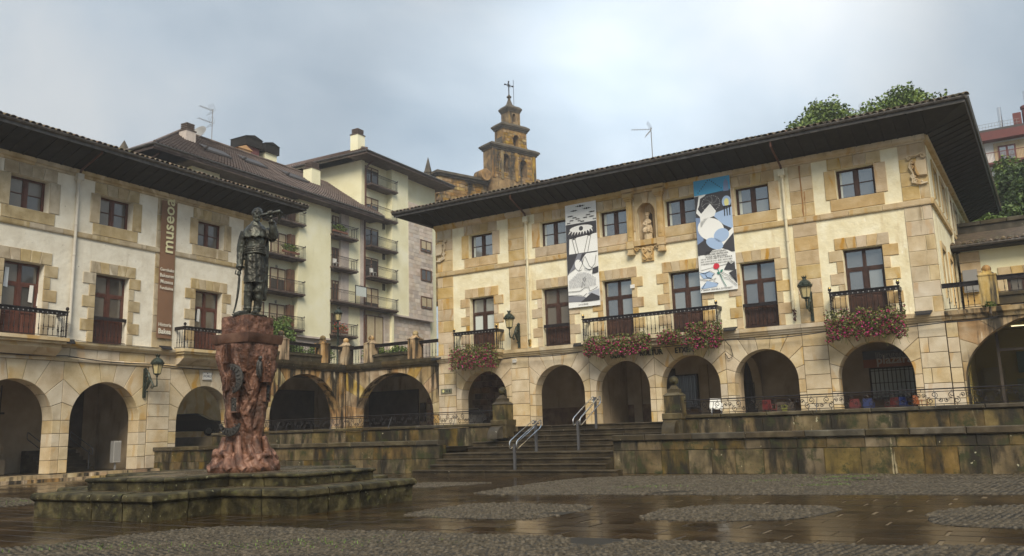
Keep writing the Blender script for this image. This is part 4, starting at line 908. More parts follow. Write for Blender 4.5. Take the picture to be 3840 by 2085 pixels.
MB().box(-.31,.31,0,.05,0,.42).build('plate',ma['white'],fo); MB().box(-.28,.28,-.003,0,.02,.035).box(-.28,.28,-.003,0,.385,.40).box(-.28,-.27,-.003,0,.02,.4).box(.27,.28,-.003,0,.02,.4).prism([(-.05,.33),(.05,.33),(0,.4)],-.004,0).build('border',flat('navy_enamel',(.02,.02,.06),.4),fo)
text('FORU',.2,flat('navy_letter',(.02,.02,.06),.4),fo,(0,-.006,.2),ext=.002)
# ================================================================== CORNER ARCADES AND UPPER TERRACE
S_=ma['stain']
def midwall(fr,x0,x1,xc,a,name,label):
    t=thing(name,label,'arcade',fr); core=MB()
    archbay(x0,x1,xc,a,2.82,2.9,ZT-.6,6.0,t,S_,0,.8,13,core); core.box(x0,x1,.1,.78,6.0,6.35); core.build('wall_core',S_,t)
    moulded(x0,x1,[(.6,6.0),(-.08,6.0),(-.1,6.1),(-.2,6.14),(-.28,6.3),(-.3,6.48),(.6,6.5)],t,ma['coping'],'ledge_stone',1.8)
    return t
mL=midwall(FL,-8.18,-.01,-3.78,3.15,'corner_arcade','rain stained stone arch wall with balustrade, partly behind the statue pedestal')
mR=midwall(FR,.01,7.93,4.2,3.28,'corner_arcade','rain stained stone arch wall with balustrade, joining the banner building on its right')
mT=thing('side_arcade','wide dark stone arch carrying a terrace balustrade at the right edge','arcade',FR); core=MB()
pier(36.92,37.4,ZT,6.0,mT,ma['ashlar'],0,.8,.7,'ashlar_block'); archbay(37.4,45.8,41.6,4.1,2.85,3.35,ZT,6.08,mT,S_,.02,.8,11,core); core.box(36.92,46,.1,.78,6.05,6.5); core.build('wall_core',S_,mT)
moulded(36.96,46,[(.6,6.1),(-.08,6.1),(-.14,6.25),(-.26,6.32),(-.3,6.52),(.6,6.54)],mT,ma['stain'],'ledge_stone',1.8)
def post(parent,x,y,w,z0,z1,zb,M,base=True,rb=.2,own=None):
    """square pier with stepped cap and stone ball"""
    mb=MB(); h=w/2
    mb.box(x-h,x+h,y-h,y+h,z0,z1)
    mb.lathe([(h*1.52,z1),(h*1.52,z1+.06),(h*1.25,z1+.07),(h*.85,z1+.16),(.14,z1+.34),(.12,zb-rb*1.9)],4,(x,y,0),math.pi/4)
    return mb.build('pier_block',M,parent),MB().ball((x,y,zb-rb),rb,16).build('stone_ball',M,parent,True)
def parapet(parent,x0,x1,y,z0,zr,M,plinth=.5,short=False):
    if plinth:
        MB().box(x0,x1,y-.22,y+.22,z0,z0+plinth-.14).box(x0,x1,y-.3,y+.3,z0+plinth-.14,z0+plinth).build('parapet_plinth',ma['coping'],parent)
    zb=z0+plinth
    MB().box(x0,x1,y-.05,y+.05,zr-.17,zr).box(x0,x1,y-.09,y+.09,zr,zr+.04).box(x0,x1,y-.02,y+.02,zb+.05,zb+.08).build('rail',ma['iron'],parent)
    n=max(2,round((x1-x0)/.26))
    for i in range(1,n): link('baluster',ME_BAL,parent,mat=Matrix.Translation((x0+(x1-x0)*i/n,y,zb+.05))@Matrix.Scale((zr-.17-zb-.05)/1.13,4,(0,0,1)))
for t,fr,sg_ in ((mL,FL,-1),(mR,FR,1)):
    xs=[sg_*2.25,sg_*6.05]
    for x in xs: post(t,x,.05,.72,6.5,7.76,8.36,S_)
    a,b=sorted((sg_*.36,sg_*1.89)); parapet(t,a,b,.05,6.5,7.68,S_,0)
    a,b=sorted((sg_*2.61,sg_*5.69)); parapet(t,a,b,.05,6.5,7.68,S_,.5)
    a,b=sorted((sg_*6.41,sg_*(7.95 if sg_>0 else 8.18))); parapet(t,a,b,.05,6.5,7.62,S_,0 if sg_>0 else .5)
post(mR,.0,.0,.72,6.45,7.76,8.36,S_)
parapet(mT,36.95,38.45,.0,6.55,7.75,S_,0); post(mT,38.82,.0,.72,6.6,7.92,8.45,S_); parapet(mT,39.18,46,.0,6.6,7.88,S_,.52)
# shop front inside the big side arch
sf=thing('glazed_shop','dim glazed shop front behind the wide right-hand arch, lit inside by ceiling tubes','shop',FR,(37.5,1.4,ZT))
fm=MB().box(0,8,0,.1,0,.12).box(1.25,1.37,-.02,.1,.12,4.1).box(4.6,4.72,-.02,.1,.12,4.1).box(1.37,8,0,.1,2.75,2.88).box(0,8,0,.1,4.1,4.2).build('frame',ma['innerdark'],sf)
MB().box(0,8.1,3.6,3.7,0,4.1).box(0,.1,.1,3.6,0,4.1).build('room_wall',flat('ochre_room_wall',(.30,.25,.10),.9),sf)
MB().box(0,8.1,.1,3.7,4.0,4.1).build('room_ceiling',flat('room_ceiling',(.36,.32,.16),.9),sf)
for x,y in ((1.9,1.2),(3.4,2.2)): MB().box(x,x+1.5,y,y+.05,3.94,3.98).build('ceiling_tube',flat('lit_tube',(1,.9,.65),.5,emit=.9),sf)
for x,z,w_,h_,c in ((.4,0,.9,2.2,(.25,.22,.16)),(1.8,0,1.6,1.6,(.18,.2,.14)),(1.9,1.9,1.1,1.0,(.08,.14,.16)),(3.8,0,1.2,2.6,(.30,.28,.2))): MB().box(x,x+w_,3.2,3.55,z,z+h_).box(x,x+w_,3.0,3.55,z+h_*.5,z+h_*.53).build('shelf_unit',flat('shelf',c,.8),sf)
M_=bpy.data.materials.new('clear_shop_glass'); M_.use_nodes=True; b_=M_.node_tree.nodes['Principled BSDF']; b_.inputs['Transmission Weight'].default_value=1; b_.inputs['Roughness'].default_value=.02; b_.inputs['IOR'].default_value=1.05; b_.inputs['Base Color'].default_value=(.75,.72,.6,1)
for a,b in ((.05,1.25),(1.37,4.6),(4.72,8)): MB().box(a,b,.05,.055,.12,4.1).build('pane',M_,sf)
# ---- ground behind the corner: upper street
def lp(s,d): q=K+E2*s+N2*d; return (q.x,q.y)
def rp(s,d): q=K+E1*s+N1*d; return (q.x,q.y)
MB().slab([rp(7.9,-.7),rp(.3,-.7),lp(.3,-.7),lp(8.1,-.7),lp(8.1,-4.3),lp(-3,-4.3),lp(-3,-11.9),lp(8.1,-11.9),lp(8.1,-14),lp(20,-60),rp(60,-70),rp(60,-26),rp(7.9,-26)],5.9,6.46).build('upper_street',ma['coping'],kind='structure')
MB().slab([rp(36.95,-.7),rp(60,-.7),rp(60,-26),rp(36.95,-26)],5.95,6.5).build('side_terrace_floor',ma['coping'],kind='structure')
cv=thing('arcade_vault','shadowed inner walls and doors of the passage behind the two stained corner arches','wall',FR)
MB().box(-7,8,5.2,5.4,1.3,5.9).build('inner_wall',ma['inner'],cv)
cv2=thing('passage_wall','dark passage wall behind the stained corner arch next to the statue pedestal','wall',FL); MB().box(-5.0,5,4.4,4.6,1.3,5.9).build('inner_wall',ma['inner'],cv2); MB().box(-2.6,1.6,4.3,4.4,1.3,5.0).build('dark_opening',ma['innerdark'],cv2)
for x0,x1,z1 in ((-2.5,2.2,4.9),(-6.5,-4.0,4.9)): MB().box(x0,x1,5.1,5.2,1.4,z1).build('dark_opening',ma['innerdark'],cv)
for i in range(11):
    z=1.4+i*.4; x=3.3+(i%2)*.25
    while x<4.9: w_=R(.4,.7); MB().prism([(x+.015,z+.015),(min(x+w_,5.0)-.015,z+.015),(min(x+w_,5.0)-.015,z+.38),(x+.015,z+.38)],4.7+R(-.03,.03),5.1,.03).build('rubble_stone',ma['rubble'],cv); x+=w_
MB().box(2.4,2.9,5.0,5.1,2.6,3.9).build('notice_board',ma['innerdark'],cv)
# ================================================================== TERRACE, WALLS, STEPS
MB().slab([rp(46,10.35),rp(46,-5),rp(-6,-5),lp(-.5,-6),lp(10,-6),lp(10,.02),rp(.5,10.35)],1.2,ZT).build('terrace_floor',mat('terrace_paving',[(.3,(.10,.08,.05)),(.7,(.22,.18,.12))],1.5,.5,.3,14,0),kind='structure')
def wallpieces(t,p0,p1,z0,z1,zc,M,courses,cz=.2,over=.1,thick=.5,w=1.0):
    """wall from p0 to p1 (frame R s,d) with outward face on the -y side"""
    a=Vector((p0[0],-p0[1],0)); b=Vector((p1[0],-p1[1],0)); v=b-a; l=v.length; an=math.atan2(v.y,v.x)
    t.matrix_world=FR@Matrix.Translation(a)@Matrix.Rotation(an,4,'Z')
    MB().box(0,l,.03,thick,z0-.3,z1-.01).build('wall_core',M,t)
    z=z0
    for zz in courses: course(0,l,z,zz,t,M,0,.2,w,'wall_stone',gap=.008,ch=.012,off=R(.4,1)); z=zz
    x=0
    while x<l-.01:
        xe=min(l,x+R(1.3,2.0)); 
        if l-xe<.7: xe=l
        MB().prism([(x+.005,zc-cz),(xe-.005,zc-cz),(xe-.005,zc),(x+.005,zc)],-over+R(-.005,.005),thick,.03).build('coping_stone',ma['coping'],t); x=xe
    # returned ends
    course2=MB().box(-.02,.0,.02,thick,z0-.2,z1-.02).box(l,l+.02,.02,thick,z0-.2,z1-.02).build('wall_end',M,t)
w1=thing('retaining_wall','low mossy sandstone wall facing the plaza to the right of the broad steps','wall'); wallpieces(w1,(26.65,13.9),(47,13.9),0,1.2,1.42,ma['lowwall'],(.84,1.2),.22,.1,.55,1.0)
w2=thing('retaining_wall','low streaked sandstone wall between the broad steps and the white museum house','wall'); wallpieces(w2,(-1.0,15.1),(18.5,13.9),0,1.2,1.40,ma['lowwall'],(.62,1.2),.2,.1,.5,1.1)
MB().box(26.7,47,-13.35,-10.95,.9,1.15).box(-2,18.4,-13.3,-10.9,.9,1.1).build('planting_bed',ma['mortar']).matrix_world=FR; bpy.data.objects['planting_bed']['kind']='structure'
w3=thing('terrace_wall','upper sandstone terrace wall under the scrolled railing, right of the steps','wall'); wallpieces(w3,(28.3,11.0),(47,11.0),1.0,1.97,2.12,ma['lowwall'],(1.97,),.15,.08,.68,1.15)
w4=thing('terrace_wall','upper dark terrace wall under the scrolled railing, left of the steps','wall'); wallpieces(w4,(.2,11.0),(19.5,11.0),1.0,1.92,2.08,ma['lowwall'],(1.92,),.15,.08,.68,1.15)
stp=thing('broad_steps','broad flight of dark wet stone steps climbing from the plaza to the arcade','steps',FR)
def tread(x0,x1,y0,y1,z0,z1,nm='step'):
    o=MB(); o.box(x0,x1,y0+.03,y1,z0-.02,z1-.07); o.prism([(x0-.0,z1-.07),(x1,z1-.07),(x1,z1),(x0,z1)],y0-.01,y1,.02); o.build(nm,ma['steps'],stp)
lo=[(15.0,.2,17.9,27.3),(14.6,.41,18.52,26.64),(14.15,.62,18.52,26.64),(13.7,.84,18.52,26.64)]
for i,(d,z,a,b) in enumerate(lo):
    x=a
    while x<b-.01:
        xe=min(b,x+R(1.6,2.4)); 
        if b-xe<.8: xe=b
        tread(x+.004,xe-.004,-d,-(lo[i+1][0] if i<3 else 11.9)+.05,-.1,z); x=xe
hi=[(12.0,1.06),(11.6,1.27),(11.2,1.48),(10.8,1.69),(10.4,1.9)]
for i,(d,z) in enumerate(hi):
    a,b=(18.6,26.7) if i<2 else (20.25,27.7)
    if i<2: a,b=18.6,27.7
    x=a
    while x<b-.01:
        xe=min(b,x+R(1.6,2.4)); 
        if b-xe<.8: xe=b
        tread(x+.004,xe-.004,-d,-(hi[i+1][0] if i<4 else 9.9)+.05,.3,z); x=xe
for x,s_,lab in ((19.88,-1,'square stone gate pier with ball finial on the left of the broad steps'),(28.03,1,'square stone gate pier with ball finial on the right of the broad steps')):
    t=thing('gate_pier',lab,'pier',FR,(x,-11.0,0),0,'ball topped piers flanking the steps')
    MB().prism([(-.40,1.4),(.40,1.4),(.40,1.95),(-.40,1.95)],-.4,.4,.02).build('lower_block',ma['coping'],t)
    MB().prism([(-.42,1.95),(.42,1.95),(.42,2.2),(-.42,2.2)],-.42,.42,.03).build('base_block',ma['coping'],t)
    MB().box(-.33,.33,-.33,.33,2.2,2.86).build('shaft',ma['lowwall'],t)
    MB().lathe([(.47,2.86),(.50,2.89),(.34,3.0),(.30,3.0),(.30,3.14),(.22,3.16),(.12,3.28),(.11,3.34)],4,(0,0,0),math.pi/4).build('cap',ma['coping'],t)
    MB().ball((0,0,3.47),.19,18).build('stone_ball',ma['base'],t,True)
    vo=MB(); P=[(-.42,1.38),(-.42,1.92)]+[(-.42-.5*math.sin(u),1.38+.54*math.cos(u)**.8 if math.cos(u)>0 else 1.38) for u in [math.pi/2*i/6 for i in range(1,7)]]
    P=[(-y,z) for y,z in P]
    vs=[(-.26,-y,z) for y,z in P]+[(.26,-y,z) for y,z in P]; n=len(P)
    vo.add(vs,[tuple(range(n)),tuple(reversed(range(n,2*n)))]+[(i,(i+1)%n,n+(i+1)%n,n+i) for i in range(n)])
    vo.build('volute_block',ma['coping'],t,True)
# scrolled railing
def scrollrail(label,x0,x1,y,z0,h,n_):
    t=thing('scrolled_railing',label,'railing',FR,(x0,y,z0),0,'scrolled wrought iron railings on the terrace wall')
    L_=x1-x0
    MB().tube([(0,0,h),(L_,0,h)],.022,6).box(0,L_,-.012,.012,h-.10,h-.075).box(0,L_,-.012,.012,.04,.065).build('rail',ma['iron'],t)
    unit=MB()
    def sc(cx,cz,r,a0,dr,turns=1.3):
        pts=[]
        for i in range(15):
            u=i/14; a=a0+dr*u*turns*2*math.pi; rr=r*(1-u*.78); pts.append((cx+rr*math.cos(a),0,cz+rr*math.sin(a)))
        unit.tube(pts,.013,4)
    hh=h-.1
    for s_ in (-1,1):
        sc(s_*.27,.165,.115,math.pi/2,s_,1.35); sc(s_*.09,hh-.105,.075,-math.pi/2 if 1 else 0,-s_,1.3)
        unit.tube([(s_*.27,0,.28),(s_*.17,0,.28),(s_*.17,0,.35),(s_*.09,0,.35),(s_*.09,0,hh-.18)],.011,4)
        unit.tube([(s_*.27,0,.05),(s_*.27,0,.0)],.012,4)
    unit.tube([(0,0,hh),(0,0,h)],.012,4)
    me1=unit.mesh('scroll_panel',ma['iron']); u2=MB(); u2.v=[(x,y_,h-.035-z) for x,y_,z in unit.v]; u2.f=unit.f; me2=u2.mesh('scroll_panel_inverted',ma['iron'])
    p=.68; x=.4; k=0
    while x<L_-.3: link('scroll_panel',me1 if k%2==0 else me2,t,loc=(x,0,0)); x+=p; k+=1
    x=1.2
    while x<L_: MB().tube([(x,0,h*.85),(x-.0,-.28,-.06)],.014,5).build('stay',ma['postgrey'],t); x+=3.9
scrollrail('scrolled iron railing on the upper terrace wall, right of the steps',28.36,46.5,-10.85,2.12,.56,0)
scrollrail('scrolled iron railing on the upper terrace wall, left of the steps',.4,19.45,-10.85,2.08,.56,0)
# polished handrails
for lab,s0,d0,z0,g0,d1,z1,g1 in (('pair of polished steel handrail loops on grey posts, lower left on the broad steps',22.85,14.9,.97,.2,13.0,1.82,.6),('pair of polished steel handrail loops on grey posts, upper right on the broad steps',24.2,12.15,1.80,1.06,10.25,2.76,1.9)):
    t=thing('handrail',lab,'handrail',FR,(s0,-d0,g0),0,'steel handrails on the steps')
    for sx in (-.16,.16):
        lb_=MB(); rail_loop(lb_,(sx,0,z0-g0),(sx,d0-d1,z1-g0),.32,.024); lb_.build('rail_loop',ma['steel'],t,True)
    MB().box(-.045,.045,.04,.13,-.4,z0-g0+.22).build('post',ma['postgrey'],t); MB().box(-.045,.045,d0-d1-.2,d0-d1-.11,g1-g0-.2,z1-g0+.26).build('post',ma['postgrey'],t)
    MB().box(-.16,.16,.06,.1,z0-g0+.1,z0-g0+.14).box(-.16,.16,d0-d1-.18,d0-d1-.13,z1-g0+.12,z1-g0+.17).build('bracket',ma['postgrey'],t)
# ================================================================== STREET LAMPS
def lantern(parent,zc,sc=1.0,y=0):
    k=sc
    MB().lathe([(.04*k,-.62*k),(.03*k,-.5*k),(.07*k,-.46*k),(.03*k,-.42*k),(.16*k,-.34*k),(.20*k,-.33*k),(.20*k,-.30*k)],6,(0,y,zc)).build('lantern_foot',ma['lampgreen'],parent)
    MB().lathe([(.17*k,-.30*k),(.265*k,.17*k)],6,(0,y,zc)).build('lamp_glass',ma['lampglass'],parent)
    mb=MB()
    for i in range(6): a=math.pi/3*i; mb.tube([(.18*k*math.cos(a),y+.18*k*math.sin(a),zc-.31*k),(.28*k*math.cos(a),y+.28*k*math.sin(a),zc+.18*k)],.014*k,4)
    mb.build('glazing_bars',ma['lampgreen'],parent)
    mb=MB().lathe([(.29*k,.16*k),(.34*k,.19*k),(.35*k,.26*k),(.31*k,.29*k),(.27*k,.38*k),(.18*k,.47*k),(.09*k,.52*k),(.075*k,.56*k),(.12*k,.64*k),(.10*k,.64*k)],12,(0,y,zc))
    for i in range(8): a=math.pi/4*i; mb.add([((.11*k)*math.cos(a-.3),y+.11*k*math.sin(a-.3),zc+.62*k),((.11*k)*math.cos(a+.3),y+.11*k*math.sin(a+.3),zc+.62*k),(.15*k*math.cos(a),y+.15*k*math.sin(a),zc+.73*k)],[(0,1,2)]); mb.add([((.34*k)*math.cos(a-.15),y+.34*k*math.sin(a-.15),zc+.24*k),((.34*k)*math.cos(a+.15),y+.34*k*math.sin(a+.15),zc+.24*k),(.38*k*math.cos(a),y+.38*k*math.sin(a),zc+.36*k)],[(0,1,2)])
    mb.build('lantern_cap',ma['lampgreen'],parent,True)
def wall_lamp(label,fr,x,z0,z1,zl,arm=1.0,sc=1.0):
    t=thing('wall_lamp',label,'lamp',fr,(x,-.06,z0),0,'ornate lanterns bracketed from the walls'); H=z1-z0
    MB().box(-.07,.07,-.06,.06,0,H-.05).ball((0,-.02,H-.06),.08,8).build('back_plate',ma['lampgreen'],t,True)
    b=MB(); zb=zl-z0-.62*sc
    b.tube([(0,-.05,H*.25),(0,-.22,H*.36),(0,-.40,H*.62),(0,-.28,H*.82),(0,-.08,H*.9)],[.05,.075,.09,.06,.03],7)
    b.tube([(0,-.06,H*.7),(0,-.3,H*.72),(0,-.55,H*.52),(0,-.75,H*.36),(0,-.98,H*.36),(0,-arm-.02,H*.5),(0,-arm,zb)],[.05,.06,.05,.04,.045,.04,.035],7)
    for cy_,cz_,r_,dr in ((-.3,.52,.14,1),(-.62,.36,.12,-1),(-.15,.9,.08,1)):
        pts=[(0,cy_+r_*(1-u*.8)*math.cos(dr*u*9),H*cz_+r_*(1-u*.8)*math.sin(dr*u*9)) for u in [i/16 for i in range(17)]]; b.tube(pts,.022,5)
    b.ball((0,-.22,H*.2),.05,6); b.build('scrolled_arm',ma['lampgreen'],t,True)
    lantern(t,zl-z0,sc,-arm)
    return t
wall_lamp('ornate green lantern on a scrolled bracket between the leftmost flower balcony and its drainpipe',FR,14.05,6.6,8.1,8.05,1.05,1.0)
wall_lamp('ornate green lantern on a scrolled bracket beside the right-hand drainpipe and flower balcony',FR,31.12,6.6,8.1,8.0,1.05,1.05)
wall_lamp('ornate lantern on a scrolled bracket over the pier of the white museum house',FL,-15.82,3.95,5.5,5.45,.95,1.0)
lpst=thing('street_lamp','tall green lantern post standing behind the corner balustrade among shrubs','lamp',FR,(0,0,0)); lpst.matrix_world=Matrix.Translation((-13.05,63.2,6.4))
MB().lathe([(.16,0),(.16,.5),(.10,.6),(.08,3.3),(.11,3.35),(.06,3.45),(.05,3.7)],8).build('post',ma['lampgreen'],lpst,True); lantern(lpst,4.15,1.0,0)
sl=wall_lamp('small green wall lantern in the gap left of the banner building',FR,7.2,8.0,8.9,9.1,.5,.8); sl.matrix_world=FR@Matrix.Translation((7.6,6,7.9))
# ================================================================== FLOWERS
def quads(mb,c,s,n=1,elong=1.6):
    a=R(0,6.3); b=R(-1,1); u=Vector((math.cos(a)*math.cos(b),math.sin(a)*math.cos(b),math.sin(b))); v=u.orthogonal().normalized(); v.rotate(Matrix.Rotation(R(0,6.3),3,u)); u*=s*elong*.5; v*=s*.5
    c=Vector(c); mb.add([c-u,c-v*.9,c+u,c+v*.9],[(0,1,2,3)])
def flowers(label,x0,x1,y,zt,zb,fr=FR,dens=900,droop=.5,seed=1):
    random.seed(seed); t=thing('trailing_flowers',label,'flowers',fr,((x0+x1)/2,y,zb),0,'trailing magenta flowers on the balconies')
    w=(x1-x0)/2; H=zt-zb
    MB().box(-w+.15,w-.15,-.1,.16,H*.62,H*.62+.2).build('planter',ma['terra'],t)
    g=MB(); p=MB(); n=int(dens*(x1-x0))
    for i in range(n):
        x=R(-w,w); e=abs(x)/w; lim=H*(.05+.34*(.5+.5*noise.noise(Vector((x*2.1+seed*9,0,0))*1.6))+.18*max(0,e-.6)*(-1 if seed%2 else 1.5))
        u=random.random()**.8; z=H-(H-max(0,lim))*u
        yy=R(-.34,.2)*(1-.45*abs(z-H*.6)/H)-.12*math.sin(math.pi*min(1,(H-z)/H*1.1))
        if z>H*.88 and noise.noise(Vector((x*3,seed,1)))<-.1: continue
        quads(g,(x,yy,z),R(.05,.11))
        if random.random()<.04+.34*(1-z/H)+.20*max(0,noise.noise(Vector((x*2.2,z*2.5,seed)))):
            s=R(.055,.10); c=(x+R(-.02,.02),yy-.07,z)
            for k in range(2): quads(p,c,s,elong=1.0)
    for i in range(int((x1-x0)*9)):
        x=R(-w,w); z=H*R(.05,.5); g.tube([(x,-.1,z+.3),(x+R(-.05,.05),-.14,z),(x+R(-.08,.08),-.13,z-R(.1,.3))],.008,3)
    g.build('foliage',ma['olive'],t,kind='stuff'); p.build('blossoms',ma['petal'],t,kind='stuff')
flowers('broad mass of trailing magenta flowers under the leftmost balcony, left of a green lantern',9.75,13.1,-.95,6.95,5.15,seed=3)
flowers('long mass of trailing magenta flowers at the left end of the wide central balcony',18.95,22.9,-.95,6.78,5.3,seed=4)
flowers('small clump of trailing magenta flowers in the middle of the wide central balcony',23.35,24.6,-.95,6.75,5.75,seed=5)
flowers('dense mass of trailing magenta flowers at the right end of the wide central balcony',24.9,26.85,-.95,7.0,5.25,seed=8,dens=1100)
flowers('large mass of trailing magenta flowers under the small right-hand balcony',31.9,35.45,-.95,6.95,5.15,seed=7,dens=950)
random.seed(11)
# ================================================================== SMALL THINGS ON THE FRONTS
def floodlight(label,fr,x,z,y=-.35):
    t=thing('floodlight',label,'floodlight',fr,(x,y,z),0,'flat black floodlights on the ledge'); MB().add([(-.3,-.12,.0),(.3,-.12,.0),(.38,.12,.16),(-.38,.12,.16),(-.3,-.12,.06),(.3,-.12,.06),(.38,.12,.22),(-.38,.12,.22)],[(0,1,2,3),(4,7,6,5),(0,4,5,1),(1,5,6,2),(2,6,7,3),(3,7,4,0)]).build('housing',ma['black'],t); MB().tube([(0,.1,.12),(0,.32,.1)],.02,5).build('arm',ma['black'],t)
floodlight('black floodlight on the ledge left of the wide central balcony',FR,18.2,6.35); floodlight('black floodlight on the ledge right of the wide central balcony',FR,27.0,6.45); floodlight('black floodlight on the ledge near the right corner of the banner building',FR,36.1,6.4)
floodlight('black floodlight on the white museum house ledge above its lantern',FL,-14.8,6.5); floodlight('black floodlight beside the big left balcony of the white museum house',FL,-20.35,6.4); floodlight('black floodlight on the ledge at the left corner of the banner building',FR,8.0,6.25)
t=thing('sign_plate','small grey direction plate with a yellow arrow left of the first flower balcony arch','sign',FR,(8.57,-.08,4.17)); MB().box(-.42,.42,0,.04,0,.28).build('plate',mat('weathered_plate',[(.3,(.12,.13,.09)),(.7,(.22,.22,.16))],4,.5,.1,20,0),t)
MB().prism([(-.32,.12),(-.22,.24),(-.12,.12),(-.19,.12),(-.19,.05),(-.25,.05),(-.25,.12)],-.006,0).build('arrow',cy,t); MB().prism([(.24,.05),(.3,.05),(.3,.22),(.24,.22)],-.006,0).prism([(.0,.14),(.1,.22),(.1,.06)],-.006,0).build('symbols',ma['black'],t)
def cable(label,fr,pts,r=.018,name='wall_cable'):
    q=[]
    for i in range(len(pts)-1):
        a,b=Vector(pts[i]),Vector(pts[i+1])
        for k in range(6): u=k/6; q.append(a.lerp(b,u)+Vector((0,0,-.12*math.sin(math.pi*u)*min(1,(b-a).length/5)+R(-.01,.01))))
    q.append(Vector(pts[-1])); o=MB().tube(q,r,4).build(name,ma['black']); o.matrix_world=fr; tag(o,label,'cable','black cables slung along the walls')
cable('black cable slung under the ledge of the banner building',FR,[(9,-.3,6.08),(14,-.3,6.05),(18.6,-.3,6.07),(27,-.3,6.02),(31.9,-.3,6.05),(37,-.3,6.0),(39,-.3,6.05)],.03)
cable('black cable looped below the right end of the wide central balcony',FR,[(26.7,-.3,6.0),(26.9,-.12,5.7),(27.0,-.1,5.2),(26.75,-.1,5.05),(26.6,-.1,5.35)],.02)
cable('black cable slung across the arches of the white museum house',FL,[(-26,-.2,5.92),(-20.3,-.2,5.85),(-15.5,-.25,5.72),(-10,-.2,5.72)],.03)
cable('thin black cable along the upper ledge of the white museum house',FL,[(-20.4,-.3,6.66),(-17,-.3,6.6),(-14.6,-.3,6.66)],.015)
for x,z in ((13.7,5.75),(21.6,9.35)):
    o=MB().box(x-.12,x+.12,-.14,0,z,z+.2).build('junction_box',ma['white']); o.matrix_world=FR; tag(o,'small white junction box under the ledge right of the first flower mass' if z<6 else 'small pale alarm box between the two central glazed doors','box')
ac=thing('vent_cabinet','small white louvred cabinet on a leg inside the second arch of the white house','cabinet',FL,(-16.45,1.0,.34)); ac.rotation_euler
MB().box(-.22,.22,0,.25,.35,1.45).build('cabinet_body',ma['grey'],ac)
for i in range(9): MB().box(-.18+i*.042,-.15+i*.042,-.02,0,.42,1.38).build('louvre',ma['grey'],ac)
MB().box(-.2,.2,-.012,0,.38,1.42).build('louvre_panel',flat('louvre_grey_white',(.42,.42,.40),.6),ac); MB().box(-.04,.04,.1,.16,0,.35).build('leg',ma['grey'],ac)
# things behind the arches: cars, chairs, toys
def car(label,fr,loc,rz,M):
    t=thing('parked_car',label,'car',fr,loc,rz,'parked cars glimpsed through arches')
    P=[(-2.1,.35),(-2.15,.7),(-1.9,.88),(-1.3,.95),(-.75,1.38),(.6,1.42),(1.35,1.0),(1.95,.92),(2.12,.6),(2.1,.3)]
    MB().prism(P,-.8,.8,.06).build('body',M,t)
    for y in (-.81,.78): MB().prism([(-1.15,.96),(-.7,1.3),(.55,1.33),(1.15,.98)],y,y+.03).build('side_window',ma['glassdark'],t)
    MB().add([(-1.3,-.7,.97),(-1.3,.7,.97),(-.78,.62,1.37),(-.78,-.62,1.37)],[(0,1,2,3)]).xf(Matrix.Translation((-.02,0,.015))).build('windscreen',ma['glassdark'],t)
    for x in (-1.3,1.35):
        for y in (-.72,.72):
            w=MB().lathe([(.32,-.1),(.32,.1)],14).xf(Matrix.Translation((x,y,.32))@Matrix.Rotation(math.pi/2,4,'X')).build('wheel',ma['black'],t)
            MB().lathe([(.19,-.11),(.19,.11)],10).xf(Matrix.Translation((x,y,.32))@Matrix.Rotation(math.pi/2,4,'X')).build('rim',ma['grey'],w)
    for y in (-.6,.6): MB().box(-2.16,-2.08,y-.15,y+.15,.62,.76).build('headlight',ma['white'],t)
    MB().box(-2.2,-2.1,-.75,.75,.35,.5).build('bumper',ma['black'],t)
FLc=FL
car('silver parked car with black bumper glimpsed through the third arch of the white house',FL,(-8.2,5.6,1.95),-.9,ma['carpaint'])
car('white parked car whose roof shows through the leftmost arch of the banner building',FR,(7.65,3.0,1.9),math.pi/2,ma['carwhite'])
# courtyard wall seen through the third arch and stair wall seen through the first
cwl=thing('courtyard_wall','tall ochre stone wall seen behind the silver car through the third arch','wall',FL); MB().box(-10,3,11.5,11.8,0,6.4).build('wall_face',ma['trim'],cwl)
stw=thing('stair_wall','brown rubble stair wall seen through the leftmost arch of the banner building','wall',FR)
for i in range(10):
    z=1.9+i*.4; x=7.3+(i%2)*.2
    while x<12.3: w_=R(.4,.8); MB().prism([(x+.015,z+.015),(x+w_-.015,z+.015),(x+w_-.015,z+.385),(x+.015,z+.385)],4.5+R(-.03,.03),4.6,.03).build('rubble_stone',ma['rubble'],stw) if x<10.0+(3.5-i*.25)*.2 else None; x+=w_
MB().prism([(8.9,3.0),(9.15,2.9),(10.6,4.4),(10.35,4.5)],4.3,4.5,.02).build('stair_coping',ma['inner'],stw)
for i in range(5): MB().box(9.0+.1*i,12.4,3.3+i*.25,3.6+i*.25,ZT+i*.2,ZT+(i+1)*.2).build('stair_tread',ma['steps'],stw)
def chair(label,x,y,M,rz):
    t=thing('plastic_chair',label,'chair',FR,(x,y,ZT),rz,'plastic chairs on the terrace')
    MB().box(-.24,.24,-.22,.22,.43,.46).build('seat',M,t); MB().prism([(-.24,.48),(.24,.48),(.21,.88),(-.21,.88)],.2,.23).build('backrest',M,t)
    for a in (-.21,.21):
        for b in (-.19,.19): MB().tube([(a,b,0),(a*.95,b*.95,.44)],.018,5).build('leg',ma['steel'] if M is ma['white'] else M,t)
    for a in (-.24,.24): MB().tube([(a,.2,.46),(a,.18,.66),(a,-.18,.66),(a,-.18,.45)],.016,5).build('armrest',M,t)
rc=flat('red_plastic',(.13,.02,.02),.4); bc=flat('blue_plastic',(.015,.03,.12),.4); oc=flat('orange_plastic',(.22,.06,.015),.4)
chair('white café chair just right of the right-hand gate pier',29.0,-9.0,ma['white'],.4); chair('red café chair behind the railing in front of the fifth pier',29.6,-3.4,rc,2.8)
